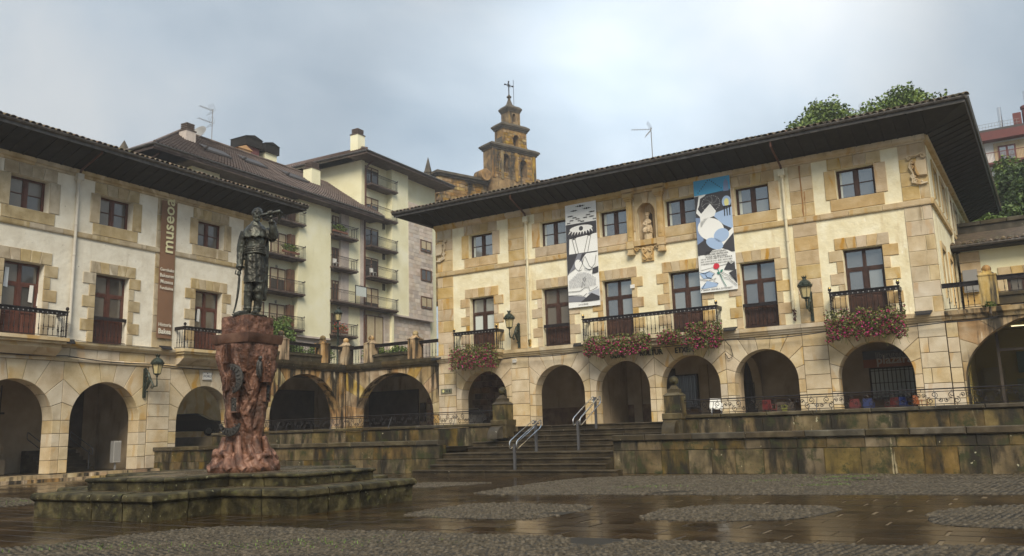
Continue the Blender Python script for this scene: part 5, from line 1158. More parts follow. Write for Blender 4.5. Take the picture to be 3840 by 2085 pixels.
chair('red plastic chair under the left side of the sixth arch',32.5,.9,rc,.2); chair('blue plastic chair next to the red one under the sixth arch',33.1,1.0,bc,.3); chair('dark red chair in the middle of the sixth arch',34.1,1.3,rc,-.5); chair('blue plastic chair under the right side of the sixth arch',34.8,.9,bc,.9); chair('orange plastic chair at the right jamb of the sixth arch',35.6,-.6,oc,1.2)
bn=thing('litter_bin','grey box with a yellow bin symbol behind the railing under the fifth arch','bin',FR,(29.3,.2,ZT)); MB().box(-.45,.45,0,.4,0,.85).build('body',ma['innerdark'],bn); MB().prism([(-.12,.3),(.12,.3),(.15,.58),(-.15,.58)],-.01,0).prism([(-.2,.62),(.2,.62),(.1,.72),(-.1,.72)],-.01,0).build('bin_symbol',flat('lime_symbol',(.13,.135,.02),.5),bn)
# ================================================================== APARTMENT BLOCK BEHIND THE CORNER
AP=thing('apartment_block','cream apartment block with iron balconies, brown tiled roof and taller right wing','building',FA)
yc=ma['aptcream']; wb=MB()
wb.box(-5.3,19.3,.7,11,6.4,22.9).box(-1.9,.8,0,.7,6.4,22.9).box(9.8,14.0,0,1.3,10.55,22.9).box(17.0,19.3,.45,1.3,6.4,22.9)
wb.box(19.3,32,.7,14,6.4,29.3).box(23.2,26.0,0,1.3,13.8,29.3).box(18.95,19.45,.5,14,20,29.2).box(4,9.8,.5,1.0,22.5,22.9)
wb.box(23.2,23.5,0,1.3,6.4,13.8)
wb.build('rendered_wall',yc,AP)
MB().box(9.8,14,.25,1.3,6.4,10.5).build('plinth_wall',ma['aptpink'],AP); MB().box(26.0,30.4,.0,1.3,13.8,26.2).build('cladding_core',ma['aptpink'],AP); MB().box(21.9,30.3,.35,1.3,6.4,13.7).build('lower_cladding_core',ma['aptpink'],AP)
MB().box(15.9,17.0,.4,1.3,6.4,23.2).box(18.7,19.2,.38,.46,6.4,23.2).box(9.78,14.02,-.06,.0,10.4,10.56).box(23.2,30.4,-.1,.3,13.66,13.82).build('pink_stone_strip',ma['aptpink'],AP)
mb_k=0
for z0 in [13.82+i*.41 for i in range(30)]:
    if z0>26: break
    x=26.02
    while x<30.38:
        xe=min(30.38,x+R(.6,1.3)); 
        if 30.38-xe<.3: xe=30.38
        zz=z0+.41
        if not any(a<(x+xe)/2<b and c<z0+.2<d for a,b,c,d in ((28.1,30.1,15.0,16.2),(28.1,30.1,18.0,19.3),(28.1,30.1,21.2,22.45))) and mb_k<300:
            MB().prism(inset([(x,z0),(xe,z0),(xe,zz),(x,zz)],.008),-.03+R(-.006,.006),.05,.01).build('cladding_stone',ma['concrete'],AP); mb_k+=1
        x=xe
for z0 in [9.4+i*.41 for i in range(11)]:
    x=22.4
    while x<30.28:
        xe=min(30.28,x+R(.7,1.3))
        if 30.28-xe<.3: xe=30.28
        if mb_k<300: MB().prism(inset([(x,z0),(xe,z0),(xe,min(13.65,z0+.41)),(x,min(13.65,z0+.41))],.008),.32+R(-.006,.006),.4,.01).build('cladding_stone',ma['concrete'],AP); mb_k+=1
        x=xe
WD=ma['woodL']; wdA=mat('apartment_brown_timber',[(.3,(.10,.055,.035)),(.7,(.17,.095,.06))],3,.6,.1,20,0)
def aptwin(x0,x1,z0,z1,y,shut=0,glassm=None,mid=True):
    f=MB().box(x0,x0+.1,y,y+.1,z0,z1).box(x1-.1,x1,y,y+.1,z0,z1).box(x0+.1,x1-.1,y,y+.1,z1-.1,z1).box(x0+.1,x1-.1,y,y+.1,z0,z0+.1)
    if mid: f.box((x0+x1)/2-.07,(x0+x1)/2+.07,y+.005,y+.1,z0+.1,z1-.1)
    w=f.build('window',wdA,AP)
    zs=z1-.1-(z1-z0-.2)*shut
    if shut<1: MB().box(x0+.1,x1-.1,y+.06,y+.07,z0+.1,zs).build('pane',glassm or ma['glassdark'],w)
    if shut>0: MB().box(x0+.1,x1-.1,y+.03,y+.05,zs,z1-.1).build('roller_shutter',ma['shutter'],w)
for x,z,s in ((28.1,21.2,.8),(28.1,18.0,0),(28.1,15.0,.9)):
    aptwin(x,x+1.95,z,z+1.25,-.12,s,ma['glassdark'])
MB().box(22.5,22.9,.65,.75,16.2,16.9).box(22.5,22.9,.65,.75,19.4,20.1).box(22.5,22.9,.65,.75,22.6,23.2).build('small_window',ma['glassdark'],AP)
aptwin(19.55,22.15,6.6,13.4,.3,.88)
# balconies
def aptbalcony(x0,x1,z,yb=1.3,boxes=0):
    b=MB().box(x0,x1,-.4,yb,z-.10,z+.05).box(x0+.12,x1-.12,-.3,yb,z-.20,z-.10).build('balcony',ma['eaves2'],AP)
    r=MB(); zt=z+1.1
    r.box(x0+.05,x1-.05,-.38,-.34,zt-.03,zt+.02).box(x0+.05,x1-.05,-.37,-.35,z+.12,z+.15).box(x0+.05,x1-.05,-.37,-.35,zt-.26,zt-.24)
    for xx in (x0+.07,x1-.07): r.box(xx-.02,xx+.02,-.36,yb,zt-.03,zt+.02).lathe([(.05,zt+.02),(.06,zt+.08),(.0,zt+.14)],6,(xx,-.36,0))
    n=int((x1-x0)/.17)
    for i in range(n+1):
        x=x0+.07+(x1-x0-.14)*i/n; r.box(x-.009,x+.009,-.37,-.352,z+.05,zt)
        if i<n: r.tube([(x,-.36,zt-.25),(x+.085,-.36,zt-.07),(x+.17,-.36,zt-.25)],.008,3,False)
    for k in range(5): y=-.2+k*.3; r.box(x1-.08,x1-.055,y,y+.024,z+.05,zt) ; r.box(x0+.055,x0+.08,y,y+.024,z+.05,zt)
    r.build('balustrade',ma['iron'],b,kind='stuff')
for z in (10.95,14.1,17.25,20.4): aptbalcony(4.5,10.35,z)
for z in (10.95,17.25,20.35): aptbalcony(13.92,17.5,z)
aptbalcony(13.92,23.75,14.1)
for z in (17.15,20.2,23.35,26.55): aptbalcony(19.45,23.75,z)
for i,z in enumerate((10.95,14.1,17.25,20.4)):
    aptwin(5.0,6.5,z+.05,z+2.15,.6,.9 if i in (0,2) else .4); aptwin(7.1,8.9,z+.05,z+2.15,.6,[.95,.45,.95,.6][i])
    MB().box(9.0,9.08,.15,.65,z+.08,z+2.2).box(9.08,9.7,.3,.36,z+.08,z+2.2).build('open_shutter_door',wdA,AP)
for i,z in enumerate((10.95,14.1,17.25,20.35)):
    aptwin(14.05,14.6,z+.05,z+2.1,.6,.2); aptwin(14.9,15.8,z+.05,z+2.1,.6,[0,.1,0,.3][i])
for i,z in enumerate((14.1,17.15,20.2,23.35,26.55)): aptwin(19.6,21.75,z+.05,z+2.1,.6,[.75,.05,.05,.35,.1][i],None)
MB().tube([(19.25,.3,6.4),(19.25,.3,22.8)],.09,8).tube([(19.35,.3,23.3),(19.35,.3,27.9),(19.45,.1,28.5),(19.9,-.3,29.1)],.09,8).tube([(-5.6,-.1,20),(-5.6,-.1,22.4),(-5.2,-.5,22.9)],.09,8).build('downpipe',ma['rust'],AP,True)
for x in (7.9,22.6):
    for z in (13.3,16.4,19.5,22.6)[:3 if x<10 else 4]: MB().lathe([(.16,-.06),(.16,.0)],10).xf(Matrix.Translation((x,.7,z))@Matrix.Rotation(math.pi/2,4,'X')).build('wall_light',ma['grey'],AP)
MB().box(17.0,17.06,-.45,-.4,14.15,15.9).box(18.62,18.68,-.45,-.4,14.15,15.9).box(17.06,18.62,-.45,-.4,15.84,15.9).build('screen_frame',ma['iron'],AP); MB().box(17.06,18.62,-.43,-.42,14.9,15.84).build('screen_panel',ma['curtain'],AP)
# roofs: pan-tiled slopes as real corrugated geometry
def tiledslope(parent,P00,P10,P01,P11,rows,cols,name='tiled_slope',M=None,amp=.035):
    """corners: P00-P10 eave, P01-P11 ridge"""
    P00,P10,P01,P11=map(Vector,(P00,P10,P01,P11)); nrm=(P10-P00).cross(P01-P00).normalized()
    if nrm.z<0: nrm=-nrm
    sub=4; vs=[];fc=[]; W_=cols*sub+1
    for r_ in range(rows):
        for e_,lift in ((0,.06),(1,.0)):
            v=(r_+e_)/rows
            for c in range(W_):
                u=c/(W_-1); q=(P00.lerp(P10,u)).lerp(P01.lerp(P11,u),v); ph=(c%sub)/sub
                vs.append(q+nrm*(lift+amp*(math.cos(2*math.pi*(ph))) ))
    for r_ in range(rows*2-1):
        for c in range(W_-1): fc.append((r_*W_+c,r_*W_+c+1,(r_+1)*W_+c+1,(r_+1)*W_+c))
    mb=MB(); mb.v=[tuple(q) for q in vs]; mb.f=fc
    return mb.build(name,M or ma['rooftile2'],parent,kind='stuff')
tiledslope(AP,(-6.2,-1.1,23.25),(20.6,-1.1,23.25),(1.0,5.2,27.55),(20.6,5.2,27.55),20,84,name='front_slope')
MB().add([(-6.2,-1.1,23.2),(1.0,5.2,27.5),(-6.2,11.5,23.2)],[(0,1,2)]).add([(-6.2,11.5,23.2),(1,5.2,27.5),(20,5.2,27.5),(20,11.5,23.2)],[(0,1,2,3)]).add([(-6.2,-1.1,23.1),(20.6,-1.1,23.1),(20.6,-1.1,22.95),(-6.2,-1.1,22.95)],[(0,1,2,3)]).build('rear_slopes',ma['rooftile2'],AP)
MB().box(-6.25,20.5,-1.05,1.3,22.78,22.98).box(-6.25,-3,-1.05,11.5,22.78,22.98).build('eaves_board',ma['eaves2'],AP)
MB().tube([(-6.3,-1.15,23.16),(20.5,-1.15,23.16)],.09,8).tube([(-6.3,-1.15,23.16),(-6.3,11.5,23.16)],.09,8).build('gutter',ma['gutter'],AP,True)
MB().tube([(1.0,5.2,27.66),(15.5,5.2,27.66)],.12,6).tube([(-6.2,-1.1,23.32),(1.0,5.2,27.66)],.11,6).build('ridge_tiles',ma['rooftile2'],AP,True)
for x,y in ((.5,1.2),(5.2,1.9),(10.2,1.7)):
    z=23.3+(y+1.1)*.683; w=MB().box(x,x+2.6,y,y+.12,z+.06,z+.2).box(x,x+.12,y,y+1.1,z+.3,z+.45).build('roof_window',ma['tiledark'],AP); k=MB().add([(x,y,z+.18),(x+2.6,y,z+.18),(x+2.6,y+1.1,z+.93),(x,y+1.1,z+.93)],[(0,1,2,3)]).build('pane',ma['tiledark'],w)
# tower wing roof
e0,e1=17.6,33; yf,yb=-1.3,15
tiledslope(AP,(e0,yf,29.35),(e1,yf,29.35),(e0+6,yf+6,32.4),(e1,yf+6,32.4),14,50,name='wing_front_slope')
tiledslope(AP,(e0,yb,29.35),(e0,yf,29.35),(e0+6,yb,32.4),(e0+6,yf+6,32.4),14,50,name='wing_left_slope')
MB().box(e0,e1,yf,yb,29.0,29.3).build('wing_eaves',ma['eaves2'],AP); MB().tube([(e0-.05,yb,29.3),(e0-.05,yf-.05,29.3),(e1,yf-.05,29.3)],.1,8).build('wing_gutter',ma['gutter'],AP,True)
MB().tube([(e0,yf,29.5),(e0+6,yf+6,32.5)],.12,6).build('hip_tiles',ma['rooftile2'],AP,True)
w=MB().box(18.85,18.97,19.2,20.1,27.5,28.3).build('side_window',wdA,AP)
# wing left return wall reaches back
MB().box(18.98,19.5,1.3,26,20,29.15).box(17.6,19,1.2,27,29.0,29.3).build('wing_side_wall',yc,AP); tiledslope(AP,(17.6,27,29.35),(17.6,15,29.35),(23.6,27,32.4),(23.6,15,32.4),10,30,name='wing_rear_slope')
def chimney(label,x,y,w,d,z0,z1,M,cap='louvre'):
    t=thing('chimney',label,'chimney',FA,(x,y,z0)); MB().box(-w/2,w/2,-d/2,d/2,0,z1-z0).build('stack',M,t)
    h=z1-z0
    if cap=='louvre':
        for i in range(4): MB().box(-w*.42,w*.42,-d*.42,d*.42,h+.04+i*.16,h+.14+i*.16).build('cap_slat',ma['eaves2'],t)
        MB().box(-w*.55,w*.55,-d*.55,d*.55,h-.05,h+.04).box(-w*.35,w*.35,-d*.35,d*.35,h,h+.62).build('cap',ma['eaves2'],t)
    else:
        MB().box(-w*.62,w*.62,-d*.62,d*.62,h-.1,h+.75).add([(-w*.66,-d*.66,h+.75),(w*.66,-d*.66,h+.75),(w*.66,d*.66,h+.75),(-w*.66,d*.66,h+.75),(0,-d*.66,h+1.05),(0,d*.66,h+1.05)],[(0,1,4),(1,2,5,4),(2,3,5),(3,0,4,5)]).build('hood',ma['eaves'],t)
chimney('pale chimney with slatted dark cap at the left end of the brown apartment roof',.1,3.2,.95,.9,25.2,26.85,ma['aptpink'])
chimney('stained cream chimney low on the front slope of the brown roof, before the wing',14.55,3,1.2,1.1,24.9,27.3,yc)
chimney('stained cream chimney with slatted cap on top of the taller right wing',21.3,3.0,1.15,1.0,30.5,32.75,yc)
chimney('oxblood red chimney with black hood behind the brown roof ridge',11.4,8.6,1.7,1.7,26.5,29.7,ma['redpaint'],'hood')
chimney('cream chimney with black hood, right of the oxblood red one',13.9,8.6,1.55,1.5,27.0,29.75,yc,'hood')
rr=thing('rear_roof_range','dark rear roof range with a small orange dormer behind the brown roof ridge','roof',FA)
MB().add([(6.2,8,28.5),(7.8,9.4,29.5),(17.5,9.4,29.5),(17.5,8,28.5),(7.8,12,28.5),(6.2,12,28.0),(6.2,8,26),(17.5,8,26)],[(0,1,2,3),(0,6,7,3),(0,5,4,1),(1,4,2)]).build('roof_slope',ma['eaves2'],rr)
MB().box(8.8,10.3,6.8,8,26.5,28.7).prism([(8.6,28.65),(10.5,28.7),(9.6,29.1)],6.7,8).build('dormer',flat('orange_render',(.55,.33,.16),.9),rr)
tiledslope(rr,(7.8,9.3,29.45),(17.5,9.3,29.45),(7.8,9.6,29.7),(17.5,9.6,29.7),1,30)
t=thing('satellite_dish','large grey satellite dish on the brown apartment roof ridge','satellite dish',FA,(3.2,5.4,27.2)); d_=MB()
d_.lathe([(.001,0),(.25,.03),(.5,.11),(.68,.22),(.70,.22),(.5,.08),(.001,-.04)],20).xf(Matrix.Translation((0,0,.85))@Matrix.Rotation(math.radians(-62),4,'Y')@Matrix.Rotation(.2,4,'X')); d_.build('dish',ma['grey'],t,True); MB().tube([(0,0,0),(.1,0,.8)],.05,6).tube([(.05,0,.3),(-1.0,-.1,.45)],.03,5).build('mount',ma['grey'],t)
def antenna(label,M4,h,k):
    t=thing('tv_antenna',label,'antenna'); t.matrix_world=M4
    MB().tube([(0,0,0),(0,0,h)],.035,5).build('mast',ma['grey'],t)
    b=MB()
    for z,l in ((h-.15,1.4),(h-1.3,1.5))[:k]:
        b.tube([(0,0,z),(-l,0,z)],.02,4)
        for i in range(7): x=-l+i*l/7; b.tube([(x,-.22,z),(x,.22,z)],.014,4)
        for s_ in (-1,1):
            for j in range(4): b.tube([(.05,-.3+j*.2,z),(-.35+.1*s_,-.3+j*.2,z+s_*.55)],.012,3)
    b.build('yagi_aerial',ma['grey'],t)
antenna('tall television antenna with two aerials beside the satellite dish',FA@Matrix.Translation((4.45,5.4,27.3)),3.4,2)
antenna('thin television antenna standing on the banner building roof',Matrix.Translation((10.55,60.1,20.0)),3.5,1)
bpy.data.objects
antenna('small television antenna between the two tree crowns above the right roof',Matrix.Translation((30.2,69,24.8)),3.1,1)
def spire(label,p,h,w):
    t=thing('stone_finial',label,'finial'); t.matrix_world=Matrix.Translation(p)
    MB().lathe([(w*1.0,-4),(w*1.0,0),(w*1.25,.05),(w*1.25,.25),(w*1.05,.3),(.04,h)],4,rot=.5).build('pyramid',ma['churchdark'],t)
spire('dark stone pyramid finial rising above the white house roof, left of the apartments',(-41.2,87.5,31.4),2.3,1.0)
spire('slender stone pyramid finial between the apartment wing and the church tower',(-11.6,118,38.6),2.4,.55)
# pots and plants on the balconies
def bush(label,M4,rx,ry,rz,n,M,s=.12,name='shrub',cat='shrub',group=None,blade=False,seed=1):
    random.seed(seed); t=thing(name,label,cat,group=group); t.matrix_world=M4; g=MB()
    MB().tube([(0,0,-.3),(0,.02,rz*.6),(.05,0,rz)],[.06,.04,.02],5).build('stem',ma['bark'],t)
    for i in range(n):
        if blade:
            a=R(0,6.3); e=R(.2,1.3); L_=R(.5,1)*rx; c=(R(-.1,.1),R(-.1,.1),rz*R(.2,.8)); d=Vector((math.cos(a)*math.cos(e),math.sin(a)*math.cos(e),math.sin(e))); w_=Vector((-math.sin(a),math.cos(a),0))*.03; c=Vector(c)
            g.add([c-w_,c+w_,c+d*L_+w_*.3-Vector((0,0,L_*.25)),c+d*L_-w_*.3-Vector((0,0,L_*.25))],[(0,1,2,3)])
        else:
            u=Vector((random.gauss(0,1),random.gauss(0,1),random.gauss(0,1))).normalized()*R(.55,1.0); k=1+.25*noise.noise(u*2.5+Vector((seed,0,0)))
            quads(g,(u.x*rx*k,u.y*ry*k,rz+u.z*rz*k),s*R(.6,1.3))
    g.build('foliage',M,t,kind='stuff'); return t
LT=Matrix.Translation
bush('large leafy shrub spilling over the balustrade right behind the statue pedestal',FL@LT((-5.0,1.6,7.0)),1.3,1.2,1.15,2600,ma['lgreen'],.14,seed=2)
bush('spiky palm-like plant left of the tall lantern post behind the balustrade',FL@LT((-1.4,4.0,6.9)),1.5,1.5,1.1,260,ma['lgreen'],blade=True,name='yucca',cat='plant',seed=3)
bush('low rounded shrub at the foot of the tall lantern post',FL@LT((-.2,2.2,6.7)),1.1,.9,.7,1500,ma['lgreen'],.1,seed=4)
bush('low green shrub behind the left part of the corner balustrade',FL@LT((-3.6,1.3,6.6)),1.0,.6,.6,1200,ma['lgreen'],.1,seed=5)
bush('dark shrub behind the right part of the corner balustrade',FR@LT((1.4,1.4,6.5)),1.0,.8,.65,1500,ma['green'],.1,seed=6)
bush('dark drooping shrub behind the balustrade, left of the second right-hand ball pier',FR@LT((3.3,1.6,6.5)),.9,.8,.6,1300,ma['green'],.1,seed=9)
bush('tuft of weeds growing at the foot of the ball pier on the right terrace',FR@LT((38.8,-.3,6.5)),.3,.15,.14,200,ma['green'],.06,seed=10,name='weed_tuft',cat='weeds')
for k,(x,z,s) in enumerate(((14.9,20.5,'planted pots with tall grey-green leaves on the top middle balcony'),(15.0,11.05,'red flowered window boxes on the lowest middle balcony'),(8.5,17.45,'hanging planters on the railing of the upper left apartment balcony'),(8.0,11.1,'ivy clad planters on the lowest left apartment balcony'))):
    t=bush(s,FA@LT((x,-.35,z+.2)),1.1,.18,.35,500,ma['green'],.09,name='balcony_planter',cat='planter',seed=20+k)
    MB().box(-1.0,1.0,-.08,.08,-.12,.06).build('pot',ma['terra'],t)
    if k==1:
        g=MB(); 
        for _ in range(120): quads(g,(R(-1,1),R(-.25,-.1),R(.1,.8)),.09,elong=1)
        g.build('blossoms',ma['redpetal'],t,kind='stuff')
bush('cascading shrub in a gap of the leftmost corner balustrade, behind the statue plinth',FL@LT((-6.9,1.2,7.6)),.8,.8,.7,900,ma['lgreen'],.12,seed=31)
# terrace chairs on the apartment balconies
for x,z,lab in ((14.9,17.3,'white plastic chair and table on the second middle apartment balcony'),(20.3,17.2,'white plastic chair on the second right apartment balcony')):
    t=thing('balcony_chair',lab,'chair',FA,(x,.1,z)); MB().box(-.25,.25,-.22,.22,.42,.46).box(-.25,.25,.2,.24,.46,.9).build('seat',ma['white'],t); g=MB()
    for a in (-.22,.22):
        for b in (-.2,.2): g.tube([(a,b,0),(a,b,.43)],.025,4)
    g.build('legs',ma['white'],t)
# ================================================================== CHURCH BELFRY
FCH=Matrix(((.784,-.621,0),(.621,.784,0),(0,0,1))).to_4x4(); FCH.translation=(.564,124.2,0)
CH=thing('church_belfry','stepped ochre stone church belfry with bell arches and an iron cross','church tower',FCH)
C_=ma['church']; CD=ma['churchdark']
def belfry(x0,x1,y0,y1,z0,z1,arches,out,nm):
    c=MB(); r=.0
    xs=[x0]+[v for a in arches for v in (a[0]-a[1],a[0]+a[1])]+[x1]
    top=z1
    # piers between the openings and the wall above them
    for i in range(0,len(xs),2): c.box(xs[i],xs[i+1],y0,y1,z0,top)
    for xc,hw,zb,zs in arches:
        c.box(xc-hw,xc+hw,y0,y1,z0,zb)
        P=[(xc-hw,zs)]+[(xc-hw*math.cos(math.pi*i/12),zs+hw*math.sin(math.pi*i/12)) for i in range(1,12)]+[(xc+hw,zs),(xc+hw,top),(xc-hw,top)]
        c.prism(P,y0,y1)
    c.build(nm,C_,CH)
    o=out; MB().box(x0-o*.35,x1+o*.35,y0-o*.35,y1+o*.35,z1,z1+.25).box(x0-o*.7,x1+o*.7,y0-o*.7,y1+o*.7,z1+.25,z1+.45).box(x0-o,x1+o,y0-o,y1+o,z1+.45,z1+.7).add([(x0-o,y0-o,z1+.7),(x1+o,y0-o,z1+.7),(x1+o,y1+o,z1+.7),(x0-o,y1+o,z1+.7),(x0,y0,z1+1.05),(x1,y0,z1+1.05),(x1,y1,z1+1.05),(x0,y1,z1+1.05)],[(0,1,5,4),(1,2,6,5),(2,3,7,6),(3,0,4,7),(4,5,6,7)]).build('cornice',CD,CH)
belfry(-3.84,4.66,0,2.2,36,43.55,((-1.25,.62,40.2,42.4),(2.15,.62,39.9,42.0)),.5,'lower_stage')
belfry(-1.57,3.0,0.1,2.2,44.3,47.15,((.85,.5,44.4,45.9),),.42,'middle_stage')
belfry(-.45,1.75,.1,1.9,48.1,50.1,((.65,.28,48.5,49.6),),.3,'upper_stage')
for x in (-3.84,-2.25,.45,3.9): MB().box(x-.0,x+.5 if x>-3 else x+.6,-.12,.0,39,43.5).build('pilaster',C_,CH)
MB().box(-.45,-.15,.0,.12,48.1,50).box(1.45,1.75,0,.12,48.1,50).build('pilaster',C_,CH)
# coursed blocks, slightly proud
blk=0
for x0,x1,z0,z1,y,ar in ((-3.3,4.1,39.2,43.4,0,((-1.25,.75,40.1,43.1),(2.15,.75,39.8,42.8))),(-1.5,2.95,44.4,47.1,.1,((.85,.62,44.3,46.6),))):
    z=z0
    while z<z1-.2:
        x=x0
        while x<x1-.1:
            xe=min(x1,x+R(.5,1.0)); 
            if not any(a[0]-a[1]<(x+xe)/2<a[0]+a[1] and a[2]<z+.2<a[3] for a in ar) and blk<290:
                MB().prism(inset([(x,z),(xe,z),(xe,z+.42),(x,z+.42)],.02),y-.05+R(-.02,.02),y+.02,.02).build('ashlar_block',C_,CH); blk+=1
            x=xe
        z+=.42
for i,(xc,hw,zs) in enumerate(((-1.25,.62,42.4),(2.15,.62,42.0),(.85,.5,45.9))):
    for k in range(9):
        a0_,a1_=math.pi*k/9,math.pi*(k+1)/9; P=[(xc+hw*math.cos(a0_),zs+hw*math.sin(a0_)),(xc+(hw+.35)*math.cos(a0_),zs+(hw+.35)*math.sin(a0_)),(xc+(hw+.35)*math.cos(a1_),zs+(hw+.35)*math.sin(a1_)),(xc+hw*math.cos(a1_),zs+hw*math.sin(a1_))]
        MB().prism(inset(P,.012),-.08,.02,.02).build('voussoir',C_,CH)
for xc,zt,s in ((-1.25,41.9,1),(2.15,41.6,1),(.85,45.5,.7)):
    MB().lathe([(.52*s,-1.35*s),(.46*s,-1.25*s),(.36*s,-.8*s),(.28*s,-.35*s),(.18*s,-.12*s),(.05*s,0)],14,(xc,1.0,zt)).box(xc-.55*s,xc+.55*s,.9,1.1,zt,zt+.22).build('bell',ma['bronze'],CH,True)
# volutes, cap, cross, rod
for x,s_ in ((-5.2,1),(5.6,-1)): MB().lathe([(.9,-.0),(.9,2.0)],20).xf(Matrix.Translation((x*.93,2.2,39.3))@Matrix.Rotation(math.pi/2,4,'X')).build('volute',C_,CH)
for x,s_ in ((-2.2,1),(3.55,-1)):
    MB().prism([(x-.9*s_ if 0 else x,44.3),(x+s_*.65,44.3),(x+s_*.65,46.0),(x+s_*.5,45.2),(x+s_*.2,44.7)] if s_>0 else [(x,44.3),(x,44.7),(x-.2,44.7),(x-.5,45.2),(x-.65,46.0),(x-.65,44.3)],.3,1.9).build('scroll_buttress',CD,CH)
MB().lathe([(1.2,50.8),(.95,51.1),(.5,51.6),(.24,52.3),(.2,52.6),(.38,52.75),(.38,52.9),(.2,53.0),(.14,53.2)],8,(.5,1.0,0)).build('cap',CD,CH)
cx_=MB(); X=.5; cx_.tube([(X,1,53.1),(X,1,55.3)],.09,6).tube([(X-.75,1,54.75),(X+.75,1,54.75)],.08,6)
for a,b in ((-.75,54.75),(.75,54.75),(0,55.35)): cx_.ball((X+a,1,b),.15,6)
for a,b in ((-.3,54.45),(.3,54.45),(-.3,55.05),(.3,55.05)): cx_.tube([(X,1,54.75),(X+a,1,b)],.04,4)
cx_.build('cross',ma['iron'],CH); MB().tube([(1.75,1.4,50.9),(1.75,1.4,56.1)],.04,5).build('lightning_rod',ma['iron'],CH)
nave=thing('church_nave','dark topped ochre stone church wall under the belfry','church',FCH)
MB().box(-12.6,9,1.6,6,20,38.1).box(-12.6,-8,1.2,1.6,20,38.1).build('wall',C_,nave); MB().box(-12.9,9.2,.9,6.4,38.1,38.4).box(-13.2,9.4,.6,6.8,38.4,38.75).build('cornice',CD,nave)
bl=0
for i in range(16):
    z=30.4+i*.5; x=-12.9+(i%2)*.4
    while x<8 and bl<290 and z<38: w_=R(.8,1.4); MB().prism(inset([(x,z),(x+w_,z),(x+w_,z+.5),(x,z+.5)],.025),(1.15 if x<-8.8 else 1.54)+R(-.03,.02),1.62,.03).build('ashlar_block',C_,nave); bl+=1; x+=w_
lo_=thing('stone_house','rough stone wall with dark eaves between the apartments and the banner building roof','building',FR); MB().box(-7,14,30,40,6.4,23.0).build('wall',C_,lo_); MB().box(-8,15,29.3,41,23.0,23.4).build('eaves',CD,lo_)
# ================================================================== RIGHT SIDE: SMALL HOUSE, SLOPE, TREES, FAR FLATS
SH=thing('tiled_outhouse','low cream house with mossy tiled eaves behind the right terrace balustrade','building',FR)
swl=MB(); wallgrid(swl,37.3,52,6.5,10.6,[(39.3,40.9,7.0,9.0)],8,8.4); swl.box(37.3,52,8.4,16,6.5,10.6); swl.build('plaster_wall',ma['aptcream'],SH)
pier(37.2,38.2,6.5,10.5,SH,T_,7.93,8.2,.6,'corner_stone')
surround(SH,40.1,.8,7.0,8.9,T_,False,7.93,8.3); window(SH,40.1,.8,7.02,8.9,8.15,ma['woodR'],ma['glassbrown'])
MB().box(36.9,52,7.2,8.4,10.55,10.62).box(36.9,52,7.2,7.26,10.62,10.72).build('eaves_board',ma['eaves'],SH); MB().tube([(36.8,7.12,10.72),(52,7.12,10.72)],.08,8).build('gutter',ma['gutter'],SH,True)
tm_=[c for c in RB.children if c.name.startswith('roof_tile')][0].data
MB().add([(36.9,7.2,10.75),(52,7.2,10.75),(52,12,12.3),(36.9,12,12.3)],[(0,1,2,3)]).build('roof_deck',ma['rooftile'],SH)
for i in range(48):
    for row in range(2): link('roof_tile',tm_,SH,mat=LT((37.0+i*.3+R(-.02,.02),7.25+row*.42,10.8+row*.14+R(-.01,.02)))@Matrix.Rotation(.32+R(-.04,.06),4,'X'))
cb_=thing('meter_box','grey metal meter box on the stone corner of the small tiled house','box',FR,(37.65,7.8,8.6)); MB().box(-.35,.35,-.1,.1,-.3,.9).build('case',ma['grey'],cb_); MB().box(-.3,.3,-.13,-.1,-.22,.4).build('lid',ma['grey'],cb_)
tw=thing('garden_wall','mossy dark stone garden wall above the small tiled roof','wall',FR); MB().box(36,60,13,13.5,6.5,12.9).build('wall_face',ma['coping'],tw); 
x=36
while x<59: xe=x+R(.9,1.4); MB().prism([(x+.01,12.9),(xe-.01,12.9),(xe-.01,13.15),(x+.01,13.15)],12.9,13.6,.03).build('coping_stone',ma['coping'],tw); x=xe
gl=thing('street_lamp','small lantern rising behind the garden wall below the trees','lamp',FR,(38.5,13.9,11.5)); MB().tube([(0,0,-4),(0,0,1.0)],.06,6).build('post',ma['lampgreen'],gl); lantern(gl,1.35,.8,0)
MB().slab([rp(36,-14),rp(120,-14),rp(120,-120),rp(30,-120),rp(30,-30),rp(37,-27)],6.3,9.5).build('hillside_ground',ma['dgreen'],kind='structure')
def tree(label,p,h,rx,rz,n,M,s=.35,seed=1,trunk=.35,lobes=9):
    random.seed(seed); t=thing('tree',label,'tree'); t.matrix_world=LT(p); tb=MB(); g=MB()
    tb.tube([(0,0,0),(R(-.2,.2),R(-.2,.2),h*.35),(R(-.4,.4),R(-.4,.4),h*.6),(0,0,h*.9)],[trunk,trunk*.7,trunk*.4,.05],8)
    L_=[]
    for i in range(lobes):
        a=6.28*i/lobes+R(-.3,.3); e=R(-.5,1.0); c=Vector((math.cos(a)*rx*.62*math.cos(e),math.sin(a)*rx*.62*math.cos(e),h-rz+rz*.75*math.sin(e))); L_.append((c,R(.30,.52)*rx))
        tb.tube([(0,0,h*.4),tuple(c*.6+Vector((0,0,h*.25))),tuple(c)],[trunk*.4,trunk*.2,.03],5)
    L_.append((Vector((0,0,h-rz*.5)),rx*.55)); L_.append((Vector((0,0,h-rz*.1)),rx*.35))
    for i in range(n):
        c,r_=random.choice(L_); u=Vector((random.gauss(0,1),random.gauss(0,1),random.gauss(0,1))).normalized(); k=R(.5,1.08)*(1+.35*noise.noise(u*2+c)); q=c+u*r_*k
        if noise.noise(q*.8)<-.46: continue
        quads(g,q,s*R(.6,1.3),elong=1.3)
    tb.build('trunk',ma['bark'],t,True); g.build('crown',M,t,kind='stuff'); return t
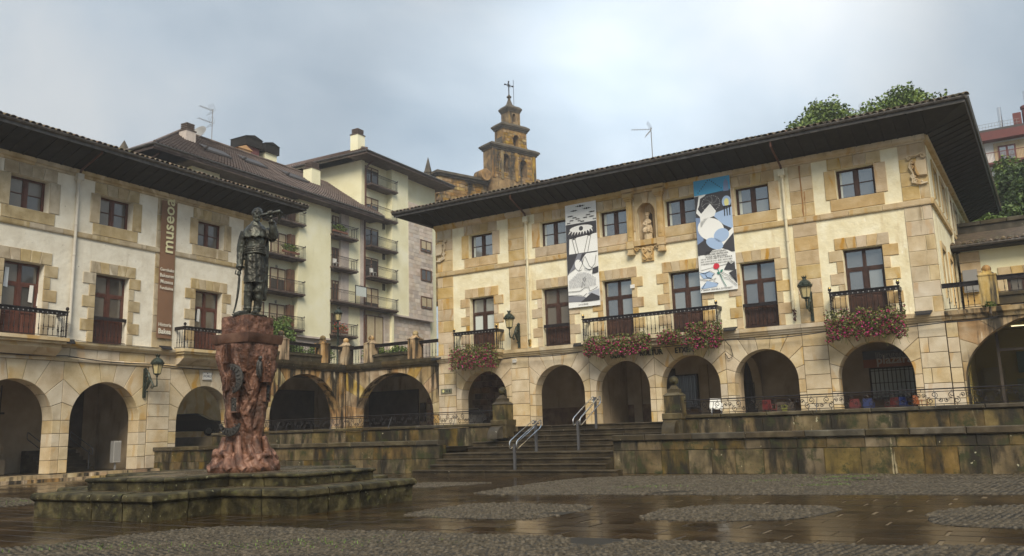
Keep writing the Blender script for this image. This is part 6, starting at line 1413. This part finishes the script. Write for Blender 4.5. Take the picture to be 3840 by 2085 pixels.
tree('broad green tree crown rising behind the banner building roof, left of the other crown',(29.6,76,8),21.6,6.6,5.2,38000,ma['green'],.26,5)
tree('smaller green tree crown near the top right end of the banner building roof',(33.4,68.5,8),20.3,4.6,4.0,26000,ma['green'],.23,6)
tree('dark dense tree directly right of the big overhanging eaves',FR@Vector((39.9,31,9)),11.0,3.4,5.5,15000,ma['dgreen'],.26,7,lobes=12)
tree('tall dark grey-green tree at the right edge of the view',FR@Vector((41.3,22.5,9)),9.6,2.3,4.6,18000,ma['dgreen'],.2,8,lobes=14)
tree('bright green tree top next to the far red balcony',FR@Vector((39.4,40,9)),14.2,3.4,4.5,8000,ma['green'],.26,9)
bush('bright green shrub over the garden wall under the overhanging eaves',FR@LT((38.6,15.2,11.7)),1.3,1.2,1.1,2200,ma['lgreen'],.16,seed=12)
bush('dark shrub along the garden wall beside the small lantern',FR@LT((41.2,15.6,11.8)),2.6,1.2,1.3,4500,ma['dgreen'],.18,seed=13)
OH=thing('added_opposite_house','unseen white house with brown tiled roof, added behind the camera for reflections','building')  # unseen house, added so windows and wet paving have something to reflect
MB().box(-45,55,-30,-15,-.1,13).build('wall',ma['plasterL'],OH); tiledslope(OH,(-46,-13.8,13.0),(56,-13.8,13.0),(-46,-22.5,17.2),(56,-22.5,17.2),10,110,name='roof_slope'); MB().add([(-46,-31,13),(56,-31,13),(56,-22.5,17.15),(-46,-22.5,17.15)],[(0,1,2,3)]).box(-46,56,-31,-14,12.8,13).build('roof_back',ma['eaves2'],OH)
ff=frame(Vector((54.53,90.26,0)),Vector((.856,-.517,0)),Vector((.517,.856,0)))
FF=thing('far_flats','distant white flats with oxblood roof band and a red framed balcony','building',ff)
MB().box(-4.5,9,.3,8,9,31.9).build('wall',ma['white'],FF); MB().box(-4.8,9,-.9,8,31.9,32.85).build('roof_band',ma['redpaint'],FF); MB().box(-4.8,9,-.9,8,32.85,33.1).build('roof',ma['tiledark'],FF)
MB().box(-1.0,2.2,.2,.35,29.6,31.7).build('stone_panel',ma['ashlar'],FF); MB().box(-.6,1.1,.1,.25,29.4,31.3).build('window',ma['redpaint'],FF)
for x in (-.45,.35): MB().box(x,x+.6,.05,.1,29.6,31.1).build('pane',ma['glass'],FF)
MB().box(-4.5,9,-1.0,.3,29.1,29.3).build('balcony_slab',ma['redpaint'],FF); g=MB().box(-4.5,9,-1,-.95,30.35,30.42)
for i in range(100): g.box(-4.5+i*.135,-4.47+i*.135,-1,-.97,29.3,30.4)
g.build('balustrade',ma['redpaint'],FF,kind='stuff')
g=MB()
for z in (33.1,33.4,33.75): g.box(-4.8,1.8,-.8,-.77,z,z+.03)
for i in range(22): g.box(-4.8+i*.3,-4.77+i*.3,-.8,-.77,33.1,33.78)
g.build('roof_railing',ma['grey'],FF); MB().box(1.2,2.0,-.6,.4,33.1,34.5).build('stair_head',ma['redpaint'],FF)
for x,z,r_ in ((0,35.7,.22),(2.6,37.0,.2)): MB().lathe([(r_,33.1),(r_,z-1.6),(r_*1.1,z-1.6),(r_*1.1,z-1.5),(r_,z-1.5),(r_,z)],10,(x,.2,0)).build('flue',ma['steel'],FF,True)
MB().lathe([(.5,33.1),(.5,34.9),(.6,35),(.6,35.3),(.3,35.4)],8,(2.6,.2,0)).build('flue_base',ma['redpaint'],FF)
# ================================================================== MONUMENT
random.seed(5)
FM=frame(Vector((-7.47,22.6,0)),Vector((.870,-.493,0)),Vector((.493,.870,0)))
MO=thing('monument_base','two-tiered mossy cross-shaped stone base carrying the statue pedestal','monument base',FM)
def cross(a,b,cx=0,cy=0,e=0): 
    P=[(-b,-a),(b,-a),(b,-b),(a+e,-b),(a+e,b),(b,b),(b,a),(-b,a),(-b,b),(-a,b),(-a,-b),(-b,-b)]
    return [(x+cx,y+cy) for x,y in P]
def tier(P,z0,h,bul,nm,M,L=1.15,deep=.55):
    prof=[(-deep,0),(0,0),(0,.66*h),(bul*.35,.69*h),(bul,.76*h),(bul*1.1,.86*h),(bul*.8,.95*h),(bul*.1,h),(-deep,h-.004)]
    rings=[inset(P,-o) for o,_ in prof]; n=len(P)
    for i in range(n):
        j=(i+1)%n; l=math.hypot(P[j][0]-P[i][0],P[j][1]-P[i][1]); k=max(1,round(l/L))
        cuts=[0]+[(q+R(-.12,.12))/k for q in range(1,k)]+[1]
        for q in range(k):
            t0,t1=cuts[q]+(.004 if q else 0),cuts[q+1]-(.004 if q<k-1 else 0); vs=[]; dz=R(-.006,.006); sub=4
            for u in range(sub+1):
                t=t0+(t1-t0)*u/sub
                for r_,(o,z) in zip(rings,prof):
                    a,b=r_[i],r_[j]; x=a[0]+(b[0]-a[0])*t; y=a[1]+(b[1]-a[1])*t; w=noise.noise(Vector((x*2.3,y*2.3,z*4)))*.016 if o>-.2 else 0
                    vs.append((x+w,y+w,z0+z+dz+w*.5))
            m_=len(prof); fc=[(u*m_+a,u*m_+(a+1)%m_,(u+1)*m_+(a+1)%m_,(u+1)*m_+a) for u in range(sub) for a in range(m_)]+[tuple(range(m_)),tuple(reversed(range(sub*m_,sub*m_+m_)))]
            MB().add(vs,fc).build(nm,M,MO,True,sharp=35)
    Q=inset(P,deep-.03)
    x0,x1=min(p[0] for p in Q),max(p[0] for p in Q)
    return Q
P1=cross(3.85,2.05,0,0,.5); tier(P1,-.02,.57,.07,'kerb_stone',ma['base']); P2=cross(3.2,1.35,-.1,.25,.35); tier(P2,.55,.28,.05,'upper_kerb_stone',ma['base'],1.3,.5)
def crossfill(a,b,cx,cy,z,w,nm,M):
    y=cy-a
    while y<cy+a-.01:
        ye=min(y+w,cy+a); ym=(y+ye)/2-cy; hx=b if abs(ym)>b else a; x=cx-hx; X1=cx+hx+(.42 if hx==a else 0)
        while x<X1-.01:
            xe=min(X1,x+R(.9,1.4)); 
            if X1-xe<.3: xe=X1
            MB().prism([(x+.006,y+.006),(xe-.006,y+.006),(xe-.006,ye-.006),(x+.006,ye-.006)],-.01,.05,.006).xf(Matrix.Translation((0,0,z+R(-.004,.003)))@Matrix.Rotation(-math.pi/2,4,'X')).xf(Matrix.Identity(4)).build(nm,M,MO); x=xe
        y=ye
# Rotation about X by -90 maps z(up) to +y, keep slabs inside the kerbs
crossfill(3.32,1.52,0,0,.535,.62,'paving_slab',ma['basetop']); crossfill(2.72,.87,-.1,.25,.815,.6,'top_slab',ma['basetop'])
MB().slab(inset(P1,.4),.0,.50).build('core',ma['mortar'],MO); MB().slab(inset(P2,.4),.5,.79).build('core',ma['mortar'],MO)
# pedestal (view of local axes: x to the right of the plaza, y away)
FP=frame(Vector((-7.11,22.72,.82)),Vector((.949,.314,0)),Vector((-.314,.949,0)))
PD=thing('statue_pedestal','red-brown cast pedestal shaped like a gnarled rooted tree trunk with bronze plaques','pedestal',FP)
half=[(0,.70),(.25,.64),(.5,.58),(.72,.53),(1.0,.52),(1.38,.57),(1.8,.60),(2.2,.63),(2.55,.71),(2.95,.79),(3.36,.84)]
def hw_(z):
    for (a,b),(c,d) in zip(half,half[1:]):
        if a<=z<=c: return b+(d-b)*(z-a)/(c-a)
    return half[-1][1]
def surf(th,z,lift=0):
    sq=min(1,max(0,(z-2.35)/.95)); r=hw_(z)-.13*(1-sq); a=th+math.pi/4
    rs=.707*hw_(z)/max(abs(math.cos(a)),abs(math.sin(a)))
    r=r*(1-sq)+min(rs,hw_(z))*sq
    r+=.05*(1-sq*.4)*noise.noise(Vector((math.cos(th)*2.2,math.sin(th)*2.2,z*1.1)))+.02*noise.noise(Vector((math.cos(th)*7,math.sin(th)*7,z*5)))
    return r
nT,nZ=120,130; vs=[];fc=[]
for j in range(nZ+1):
    z=3.36*j/nZ
    for i in range(nT): th=2*math.pi*i/nT; r=surf(th,z); vs.append((r*math.cos(th),r*math.sin(th),z))
for j in range(nZ):
    for i in range(nT): fc.append((j*nT+i,j*nT+(i+1)%nT,(j+1)*nT+(i+1)%nT,(j+1)*nT+i))
fc+=[tuple(reversed(range(nT))),tuple(nZ*nT+i for i in range(nT))]
tk=MB().add(vs,fc)
# thick twisting limbs with deep valleys between them
nl=11
for k in range(nl):
    th0=2*math.pi*k/nl+R(-.12,.12); b_=R(.9,1.8); c_=R(0,6.3); am_=R(.14,.36); r0=R(.10,.165); pts=[];rr=[]
    for q in range(27):
        z=.12+q*.12; th=th0+am_*math.sin(b_*z+c_)+(z-1.5)*.12*(1 if k%2 else -1); sq=min(1,max(0,(z-2.35)/.9))
        rad=max(.2,surf(th,min(3.3,z))-.03-.05*sq); pts.append((rad*math.cos(th),rad*math.sin(th),z)); rr.append(r0*(1+.28*math.sin(2.6*z+c_))*(1-.42*sq)*(1.25 if z<.5 else 1))
        if z>3.2: break
    tk.tube(pts,rr[:len(pts)],10)
for k in range(16):       # thinner veins and drapery crossing them
    th=R(-math.pi,0); z=R(.5,2.2); dr=random.choice((-1,1)); pts=[];rr=[]
    for q in range(random.randint(6,13)):
        rad=surf(th,min(3.25,z))+.05; pts.append((rad*math.cos(th),rad*math.sin(th),min(z,3.25))); rr.append(R(.035,.06)); z+=R(.06,.14); th+=dr*R(.02,.12)
    tk.tube(pts,rr,7)
to_=tk.build('trunk',ma['copper'],PD,True,sharp=180,recalc=True); mm_=to_.modifiers.new('r','REMESH'); mm_.mode='VOXEL'; mm_.voxel_size=.02; mm_.use_smooth_shade=True
tx0=bpy.data.textures.new('cast_roughness','CLOUDS'); tx0.noise_scale=.07; tx0.noise_depth=3; mm_=to_.modifiers.new('d','DISPLACE'); mm_.texture=tx0; mm_.strength=.03; mm_.texture_coords='LOCAL'
rt=MB()
for k in range(74):
    th=R(0,6.28); z=R(.02,.42); rad=.64+R(0,.16)-z*.22; pts=[];rr=[]; dr=random.choice((-1,1)); L_=random.randint(5,10); r0=R(.05,.10)
    for q in range(L_):
        pts.append((rad*math.cos(th),rad*math.sin(th),max(.03,z))); rr.append(r0*R(.75,1.2)); th+=dr*R(.07,.17); z+=R(-.12,.11); rad+=R(-.05,.06); rad=min(.92-z*.35,max(.5,rad)); z=min(.6,max(.03,z))
    rt.tube(pts,rr,8)
for k in range(13):
    th=2*math.pi*k/13+R(-.15,.15); rt.tube([(.5*math.cos(th),.5*math.sin(th),R(.7,1.0)),(.62*math.cos(th+.1),.62*math.sin(th+.1),.42),(.78*math.cos(th+.2),.78*math.sin(th+.2),.15),(.84*math.cos(th+.35),.84*math.sin(th+.35),.05)],[.07,.11,.12,.10],9)
rt.lathe([(.84,0),(.84,.12),(.74,.3),(.6,.45)],24)
ro=rt.build('tangled_roots',ma['copper'],PD,True,recalc=True); m1=ro.modifiers.new('r','REMESH'); m1.mode='VOXEL'; m1.voxel_size=.02; m1.use_smooth_shade=True
cp=MB()
def sqslab(mb,s,z0,z1,ch=.0,n=1): mb.lathe([(s*.9 if ch else s,z0),(s,z0+ch),(s,z1)],4,(0,0,0),0)
# cap block with hammered relief: subdivided faces displaced by noise
def relief(half_,z0,z1,amp,sc,nm,bot=None,n=46,m_=14,M=None):
    vs=[];fc=[]; per=[]
    c=[(0,-half_),(half_,0),(0,half_),(-half_,0)]
    for s_ in range(4):
        a,b=c[s_],c[(s_+1)%4]
        for i in range(n): t=i/n; per.append((a[0]+(b[0]-a[0])*t,a[1]+(b[1]-a[1])*t))
    for j in range(m_+1):
        v=j/m_; z=z0+(z1-z0)*v; e=min(1,4*v,6*(1-v)) if amp else 0
        for x,y in per:
            k=1+amp*e*(noise.noise(Vector((x*sc,y*sc,z*sc)))+.6*abs(noise.noise(Vector((x*sc*2,y*sc*2,z*sc*2)))))-(bot or 0)*(1-v)**2
            vs.append((x*k,y*k,z))
    L_=len(per)
    for j in range(m_):
        for i in range(L_): fc.append((j*L_+i,j*L_+(i+1)%L_,(j+1)*L_+(i+1)%L_,(j+1)*L_+i))
    fc.append(tuple(m_*L_+i for i in range(L_))); fc.append(tuple(reversed(range(L_))))
    MB().add(vs,fc).build(nm,M or ma['copper'],PD,True,sharp=50)
relief(.93,3.30,3.54,.006,6,'cap_slab',.05,M=ma['copper2']); relief(.66,3.54,4.02,.05,9,'carved_block')
MB().lathe([(.62,4.02),(.62,4.035)],4).build('block_top',ma['copper'],PD)
def onface(l,z,w,h,kind,M=None,fr_=True):
    rad=hw_(z)+.03; th=-math.acos(max(-1,min(1,l/rad))); x,y=rad*math.cos(th),rad*math.sin(th)
    M4=Matrix.Translation((x,y,z))@Matrix.Rotation(th+math.pi/2,4,'Z')
    mb=MB()
    if kind=='plaque':
        mb.box(-w/2-.03,w/2+.03,-.03,.12,-h/2-.03,-h/2).box(-w/2-.03,w/2+.03,-.03,.12,h/2,h/2+.03).box(-w/2-.03,-w/2,-.03,.12,-h/2,h/2).box(w/2,w/2+.03,-.03,.12,-h/2,h/2); mb.xf(M4); mb.build('plaque_frame',ma['copper'],PD)
        p=MB().box(-w/2,w/2,-.005,.12,-h/2,h/2)
        for k in range(9): u=R(-.8,.8)*w/2; v=(-.8+1.6*k/8)*h/2; p.tube([(u,-.015,v),(u+R(-.04,.04),-.02,v+R(.02,.06))],.018,5)
        p.xf(M4); p.build('bronze_plaque',M or ma['plaque'],PD)
    elif kind=='crescent':
        n=24; sides=((.5,0),); vs=[]
        a0,a1=(w,h)
        for q,(r1,r2) in enumerate(((1.0,.62),)):
            for i in range(9):
                t=a0+(a1-a0)*i/8; k=math.sin(math.pi*i/8)
                for rr_ in (.30-.0*k,.30-.03-.13*k): mb.v.append((rr_*math.cos(t),-.04-.03*k,rr_*1.15*math.sin(t)))
            for i in range(8): mb.f.append((2*i,2*i+1,2*i+3,2*i+2))
        for i in range(8): t=a0+(a1-a0)*(i+.5)/8; mb.tube([(.285*math.cos(t),-.07,.33*math.sin(t)),(.19*math.cos(t),-.09,.22*math.sin(t))],.016,4)
        mb.tube([(.31*math.cos(a0+(a1-a0)*i/12),-.03,.355*math.sin(a0+(a1-a0)*i/12)) for i in range(13)],.032,6)
        mb.xf(M4); mb.build('bronze_garland',M or ma['plaque'],PD,True)
    elif kind=='figure':
        mb.ball((0,0,0),.1,12,.9,.6,2.6).ball((.0,-.05,.26),.06,8).tube([(0,-.05,.15),(-.04,-.08,0),(.02,-.07,-.22)],[.05,.05,.03],6); mb.xf(M4); mb.build('bronze_relief_figure',M or ma['plaque'],PD,True)
onface(-.56,3.0,.13,.42,'plaque',ma['copper']); onface(-.29,1.70,.15,.34,'plaque'); onface(.53,2.0,.17,.40,'plaque'); onface(-.36,1.28,math.pi*1.05,math.pi*1.95,'crescent'); onface(-.36,2.36,-.5*math.pi*.9,math.pi*.55,'crescent'); onface(.30,2.62,0,0,'figure'); onface(.50,2.55,.2,.5,'plaque',ma['copper']); onface(-.52,2.25,.12,.3,'plaque',ma['copper'])
# statue: one continuous bronze figure
FST=frame(Vector((-7.10,22.72,0)),Vector((.949,.314,0))*.93,Vector((-.314,.949,0)))
ST=thing('bronze_statue','bronze statue of a bearded robed man raising a scroll and holding a sabre','statue',FST)
f=MB()
def T(pts,r,n=10): f.tube(pts,r,n)
T([(.03,.02,6.2),(-.01,-.02,5.62),(-.03,.0,5.2),(-.02,.02,4.98)],[.17,.13,.12,.09]); T([(.30,.05,6.2),(.27,-.02,5.6),(.25,.03,5.2),(.20,.0,4.98)],[.17,.135,.12,.09])
T([(.0,.05,4.97),(-.12,-.06,4.96),(-.28,-.17,4.93),(-.38,-.24,4.915)],[.09,.08,.07,.04]); T([(.22,.06,4.97),(.18,-.12,4.96),(.13,-.28,4.93),(.11,-.36,4.92)],[.09,.08,.075,.045])
for s_,(bx,by) in enumerate(((-.03,.0),(.23,.0))):
    f.lathe([(.10,5.02),(.125,5.10),(.10,5.12)],12,(bx,by,0)); f.lathe([(.125,5.50),(.15,5.56),(.13,5.6)],12,(bx+.02,by-.01,0))
pleats(f,[(.285,.24,5.78),(.28,.235,5.85),(.27,.22,6.1),(.26,.205,6.35),(.255,.19,6.58),(.27,.2,6.62),(.275,.205,6.72),(.26,.2,6.8)],(.12,0,0),60,.07,9)
pleats(f,[(.255,.19,6.75),(.29,.20,6.95),(.315,.21,7.15),(.28,.19,7.3),(.15,.13,7.42)],(.15,0,0),40,.03,6)
for k in range(4): f.tube([(.15+.285*math.cos(t),.21*math.sin(t),6.6+k*.055+.012*math.sin(3*t+k)) for t in [2*math.pi*i/20 for i in range(21)]],.03,6)
# shoulder cape with scalloped hem
vs=[];fc=[];n=64;pr=[(.36,.27,6.98),(.385,.285,7.0),(.37,.275,7.12),(.33,.245,7.25),(.24,.19,7.36),(.13,.12,7.44),(.10,.10,7.46)]
for j,(rx,ry,z) in enumerate(pr):
    for i in range(n):
        t=2*math.pi*i/n; k=1+.025*math.sin(7*t+z*9); dz=(.045*abs(math.sin(6*t)) if j<2 else 0)+.07*(math.cos(t)*.6 if math.cos(t)>0 else 0)*(1-j/6)
        vs.append((.13+rx*k*math.cos(t),ry*k*math.sin(t),z+dz))
for j in range(6):
    for i in range(n): fc.append((j*n+i,j*n+(i+1)%n,(j+1)*n+(i+1)%n,(j+1)*n+i))
fc+=[tuple(reversed(range(n))),tuple(6*n+i for i in range(n))]; f.add(vs,fc)
f.lathe([(.15,7.36),(.17,7.42),(.13,7.5)],14,(.14,0,0))
# back cape
pleats(f,[(.27,.12,5.35),(.30,.12,5.7),(.31,.12,6.3),(.32,.12,6.8),(.30,.12,7.2)],(.22,.16,0),40,.06,8)
# arms
T([(-.16,.0,7.2),(-.235,.03,6.9),(-.255,.05,6.62)],[.13,.135,.125]); T([(-.255,.05,6.66),(-.275,.0,6.38),(-.28,-.06,6.14)],[.12,.105,.07]); f.lathe([(.10,6.18),(.12,6.22),(.10,6.28)],10,(-.28,-.04,0))
f.ball((-.285,-.08,6.05),.062,10,1,1,1.15)
for k in range(4): T([(-.30-.012*k,-.10,6.07-k*.027),(-.33,-.15,6.06-k*.027),(-.29,-.185,6.045-k*.027),(-.255,-.16,6.04-k*.027)],.018,6)
T([(-.26,-.1,6.07),(-.25,-.15,6.10),(-.27,-.18,6.12)],.019,6)
T([(.42,.02,7.25),(.56,-.04,7.13),(.66,-.10,7.04)],[.135,.15,.15]); T([(.66,-.10,7.03),(.62,-.20,7.3),(.56,-.28,7.52)],[.14,.115,.065]); f.lathe([(.08,7.40),(.10,7.44),(.07,7.5)],10,(.575,-.26,0))
f.ball((.54,-.30,7.60),.065,10,1.1,.9,1.1)
for k in range(4): T([(.47+.035*k,-.27,7.62+.014*k),(.465+.035*k,-.31,7.70+.014*k),(.46+.035*k,-.375,7.71+.014*k),(.455+.035*k,-.405,7.655+.014*k)],[.022,.021,.019,.016],6)
T([(.50,-.34,7.56),(.46,-.385,7.585),(.42,-.385,7.60)],[.024,.021,.018],6)
for k in range(5): T([(.60+.02*k,-.22,7.5-.05*k),(.70+.01*k,-.15,7.42-.07*k),(.66+.03*k,-.1,7.25-.03*k)],.035,6)
# neck and head, tilted up
T([(.15,.02,7.38),(.16,-.02,7.55)],[.11,.10]); hx,hy,hz=.17,-.05,7.69
f.ball((hx,hy,hz+.02),.165,16,.92,1.0,1.12); f.ball((hx-.01,hy-.11,hz-.07),.09,12,.95,.8,1.1)
f.tube([(hx-.01,hy-.145,hz+.06),(hx-.012,hy-.185,hz-.0),(hx-.012,hy-.175,hz-.015)],[.018,.028,.022],7)
for s_ in (-1,1):
    f.tube([(hx-.085*s_-.01,hy-.12,hz+.065),(hx-.04*s_-.01,hy-.158,hz+.072),(hx-.015*s_-.01,hy-.155,hz+.06)],.017,6); f.ball((hx-.05*s_-.01,hy-.135,hz+.035),.022,8); f.ball((hx+.135*s_,hy+.01,hz),.03,8,.5,1,1.3)
    T([(hx-.01,hy-.165,hz-.045),(hx-.01-.06*s_,hy-.15,hz-.075)],[.02,.012],6); f.ball((hx-.055*s_-.01,hy-.12,hz-.01),.04,8)
for k in range(34):
    a=R(-.5,math.pi+.5); e=R(0,1); x=hx+.135*math.cos(a)*math.cos(e); y=hy+.02+.15*math.sin(a)*math.cos(e); z=hz+.05+.155*math.sin(e); f.tube([(x,y,z),(x*1.0+R(-.03,.03),y+.01,z-.06)],[.032,.02],6)
for k in range(22):
    x=hx-.01+R(-.09,.09); f.tube([(x,hy-.10,hz-.09-abs(x-hx)*.2),(x*.95+hx*.05,hy-.15+abs(x-hx),hz-.17+abs(x-hx)*.5),(x+R(-.02,.02),hy-.13,hz-.24+abs(x-hx))],[.03,.027,.012],6)
fo=f.build('figure',ma['bronze'],ST,True,recalc=True); m1=fo.modifiers.new('r','REMESH'); m1.mode='VOXEL'; m1.voxel_size=.0125; m1.use_smooth_shade=True
tx=bpy.data.textures.new('folds','CLOUDS'); tx.noise_scale=.11; m2=fo.modifiers.new('d','DISPLACE'); m2.texture=tx; m2.strength=.03; m2.mid_level=.5; m2.texture_coords='LOCAL'
m3=fo.modifiers.new('s','SMOOTH'); m3.factor=.4; m3.iterations=1
MB().tube([(.24,-.44,7.575),(.5,-.36,7.66),(.80,-.28,7.76)],[.036,.042,.05],12).tube([(.74,-.3,7.74),(.80,-.22,7.6),(.76,-.2,7.42)],[.03,.05,.015],6).tube([(.78,-.28,7.76),(.86,-.22,7.72),(.82,-.22,7.55)],[.03,.035,.01],6).build('scroll',ma['bronze'],ST,True)
sb=MB(); pts=[(-.29,-.13,6.06),(-.285,-.16,5.85),(-.30,-.18,5.6),(-.325,-.19,5.35),(-.365,-.19,5.12),(-.42,-.18,4.93)]; sb.tube(pts,[.022,.034,.034,.03,.026,.02],8); sb.tube([(-.29,-.11,6.0),(-.40,-.18,6.0),(-.38,-.2,6.1)],.018,6).ball((-.29,-.12,6.14),.035,8); sb.build('sabre',ma['bronze'],ST,True)
MB().slab([(-.46,-.34),(.1,-.56),(.52,-.1),(.4,.35),(-.1,.4)],4.855,4.89).build('footplate',ma['bronze'],ST)
# ================================================================== RAIN HAZE
hz_=MB().box(-150,150,-14,190,-1,60).build('haze',None,kind='stuff'); hm=bpy.data.materials.new('thin_rain_haze'); hm.use_nodes=True; t=hm.node_tree; t.nodes.clear(); o=N(t,'ShaderNodeOutputMaterial'); v=N(t,'ShaderNodeVolumePrincipled'); v.inputs['Color'].default_value=(.93,.95,1,1); v.inputs['Density'].default_value=.0007; t.links.new(v.outputs[0],o.inputs['Volume']); hz_.data.materials.append(hm)
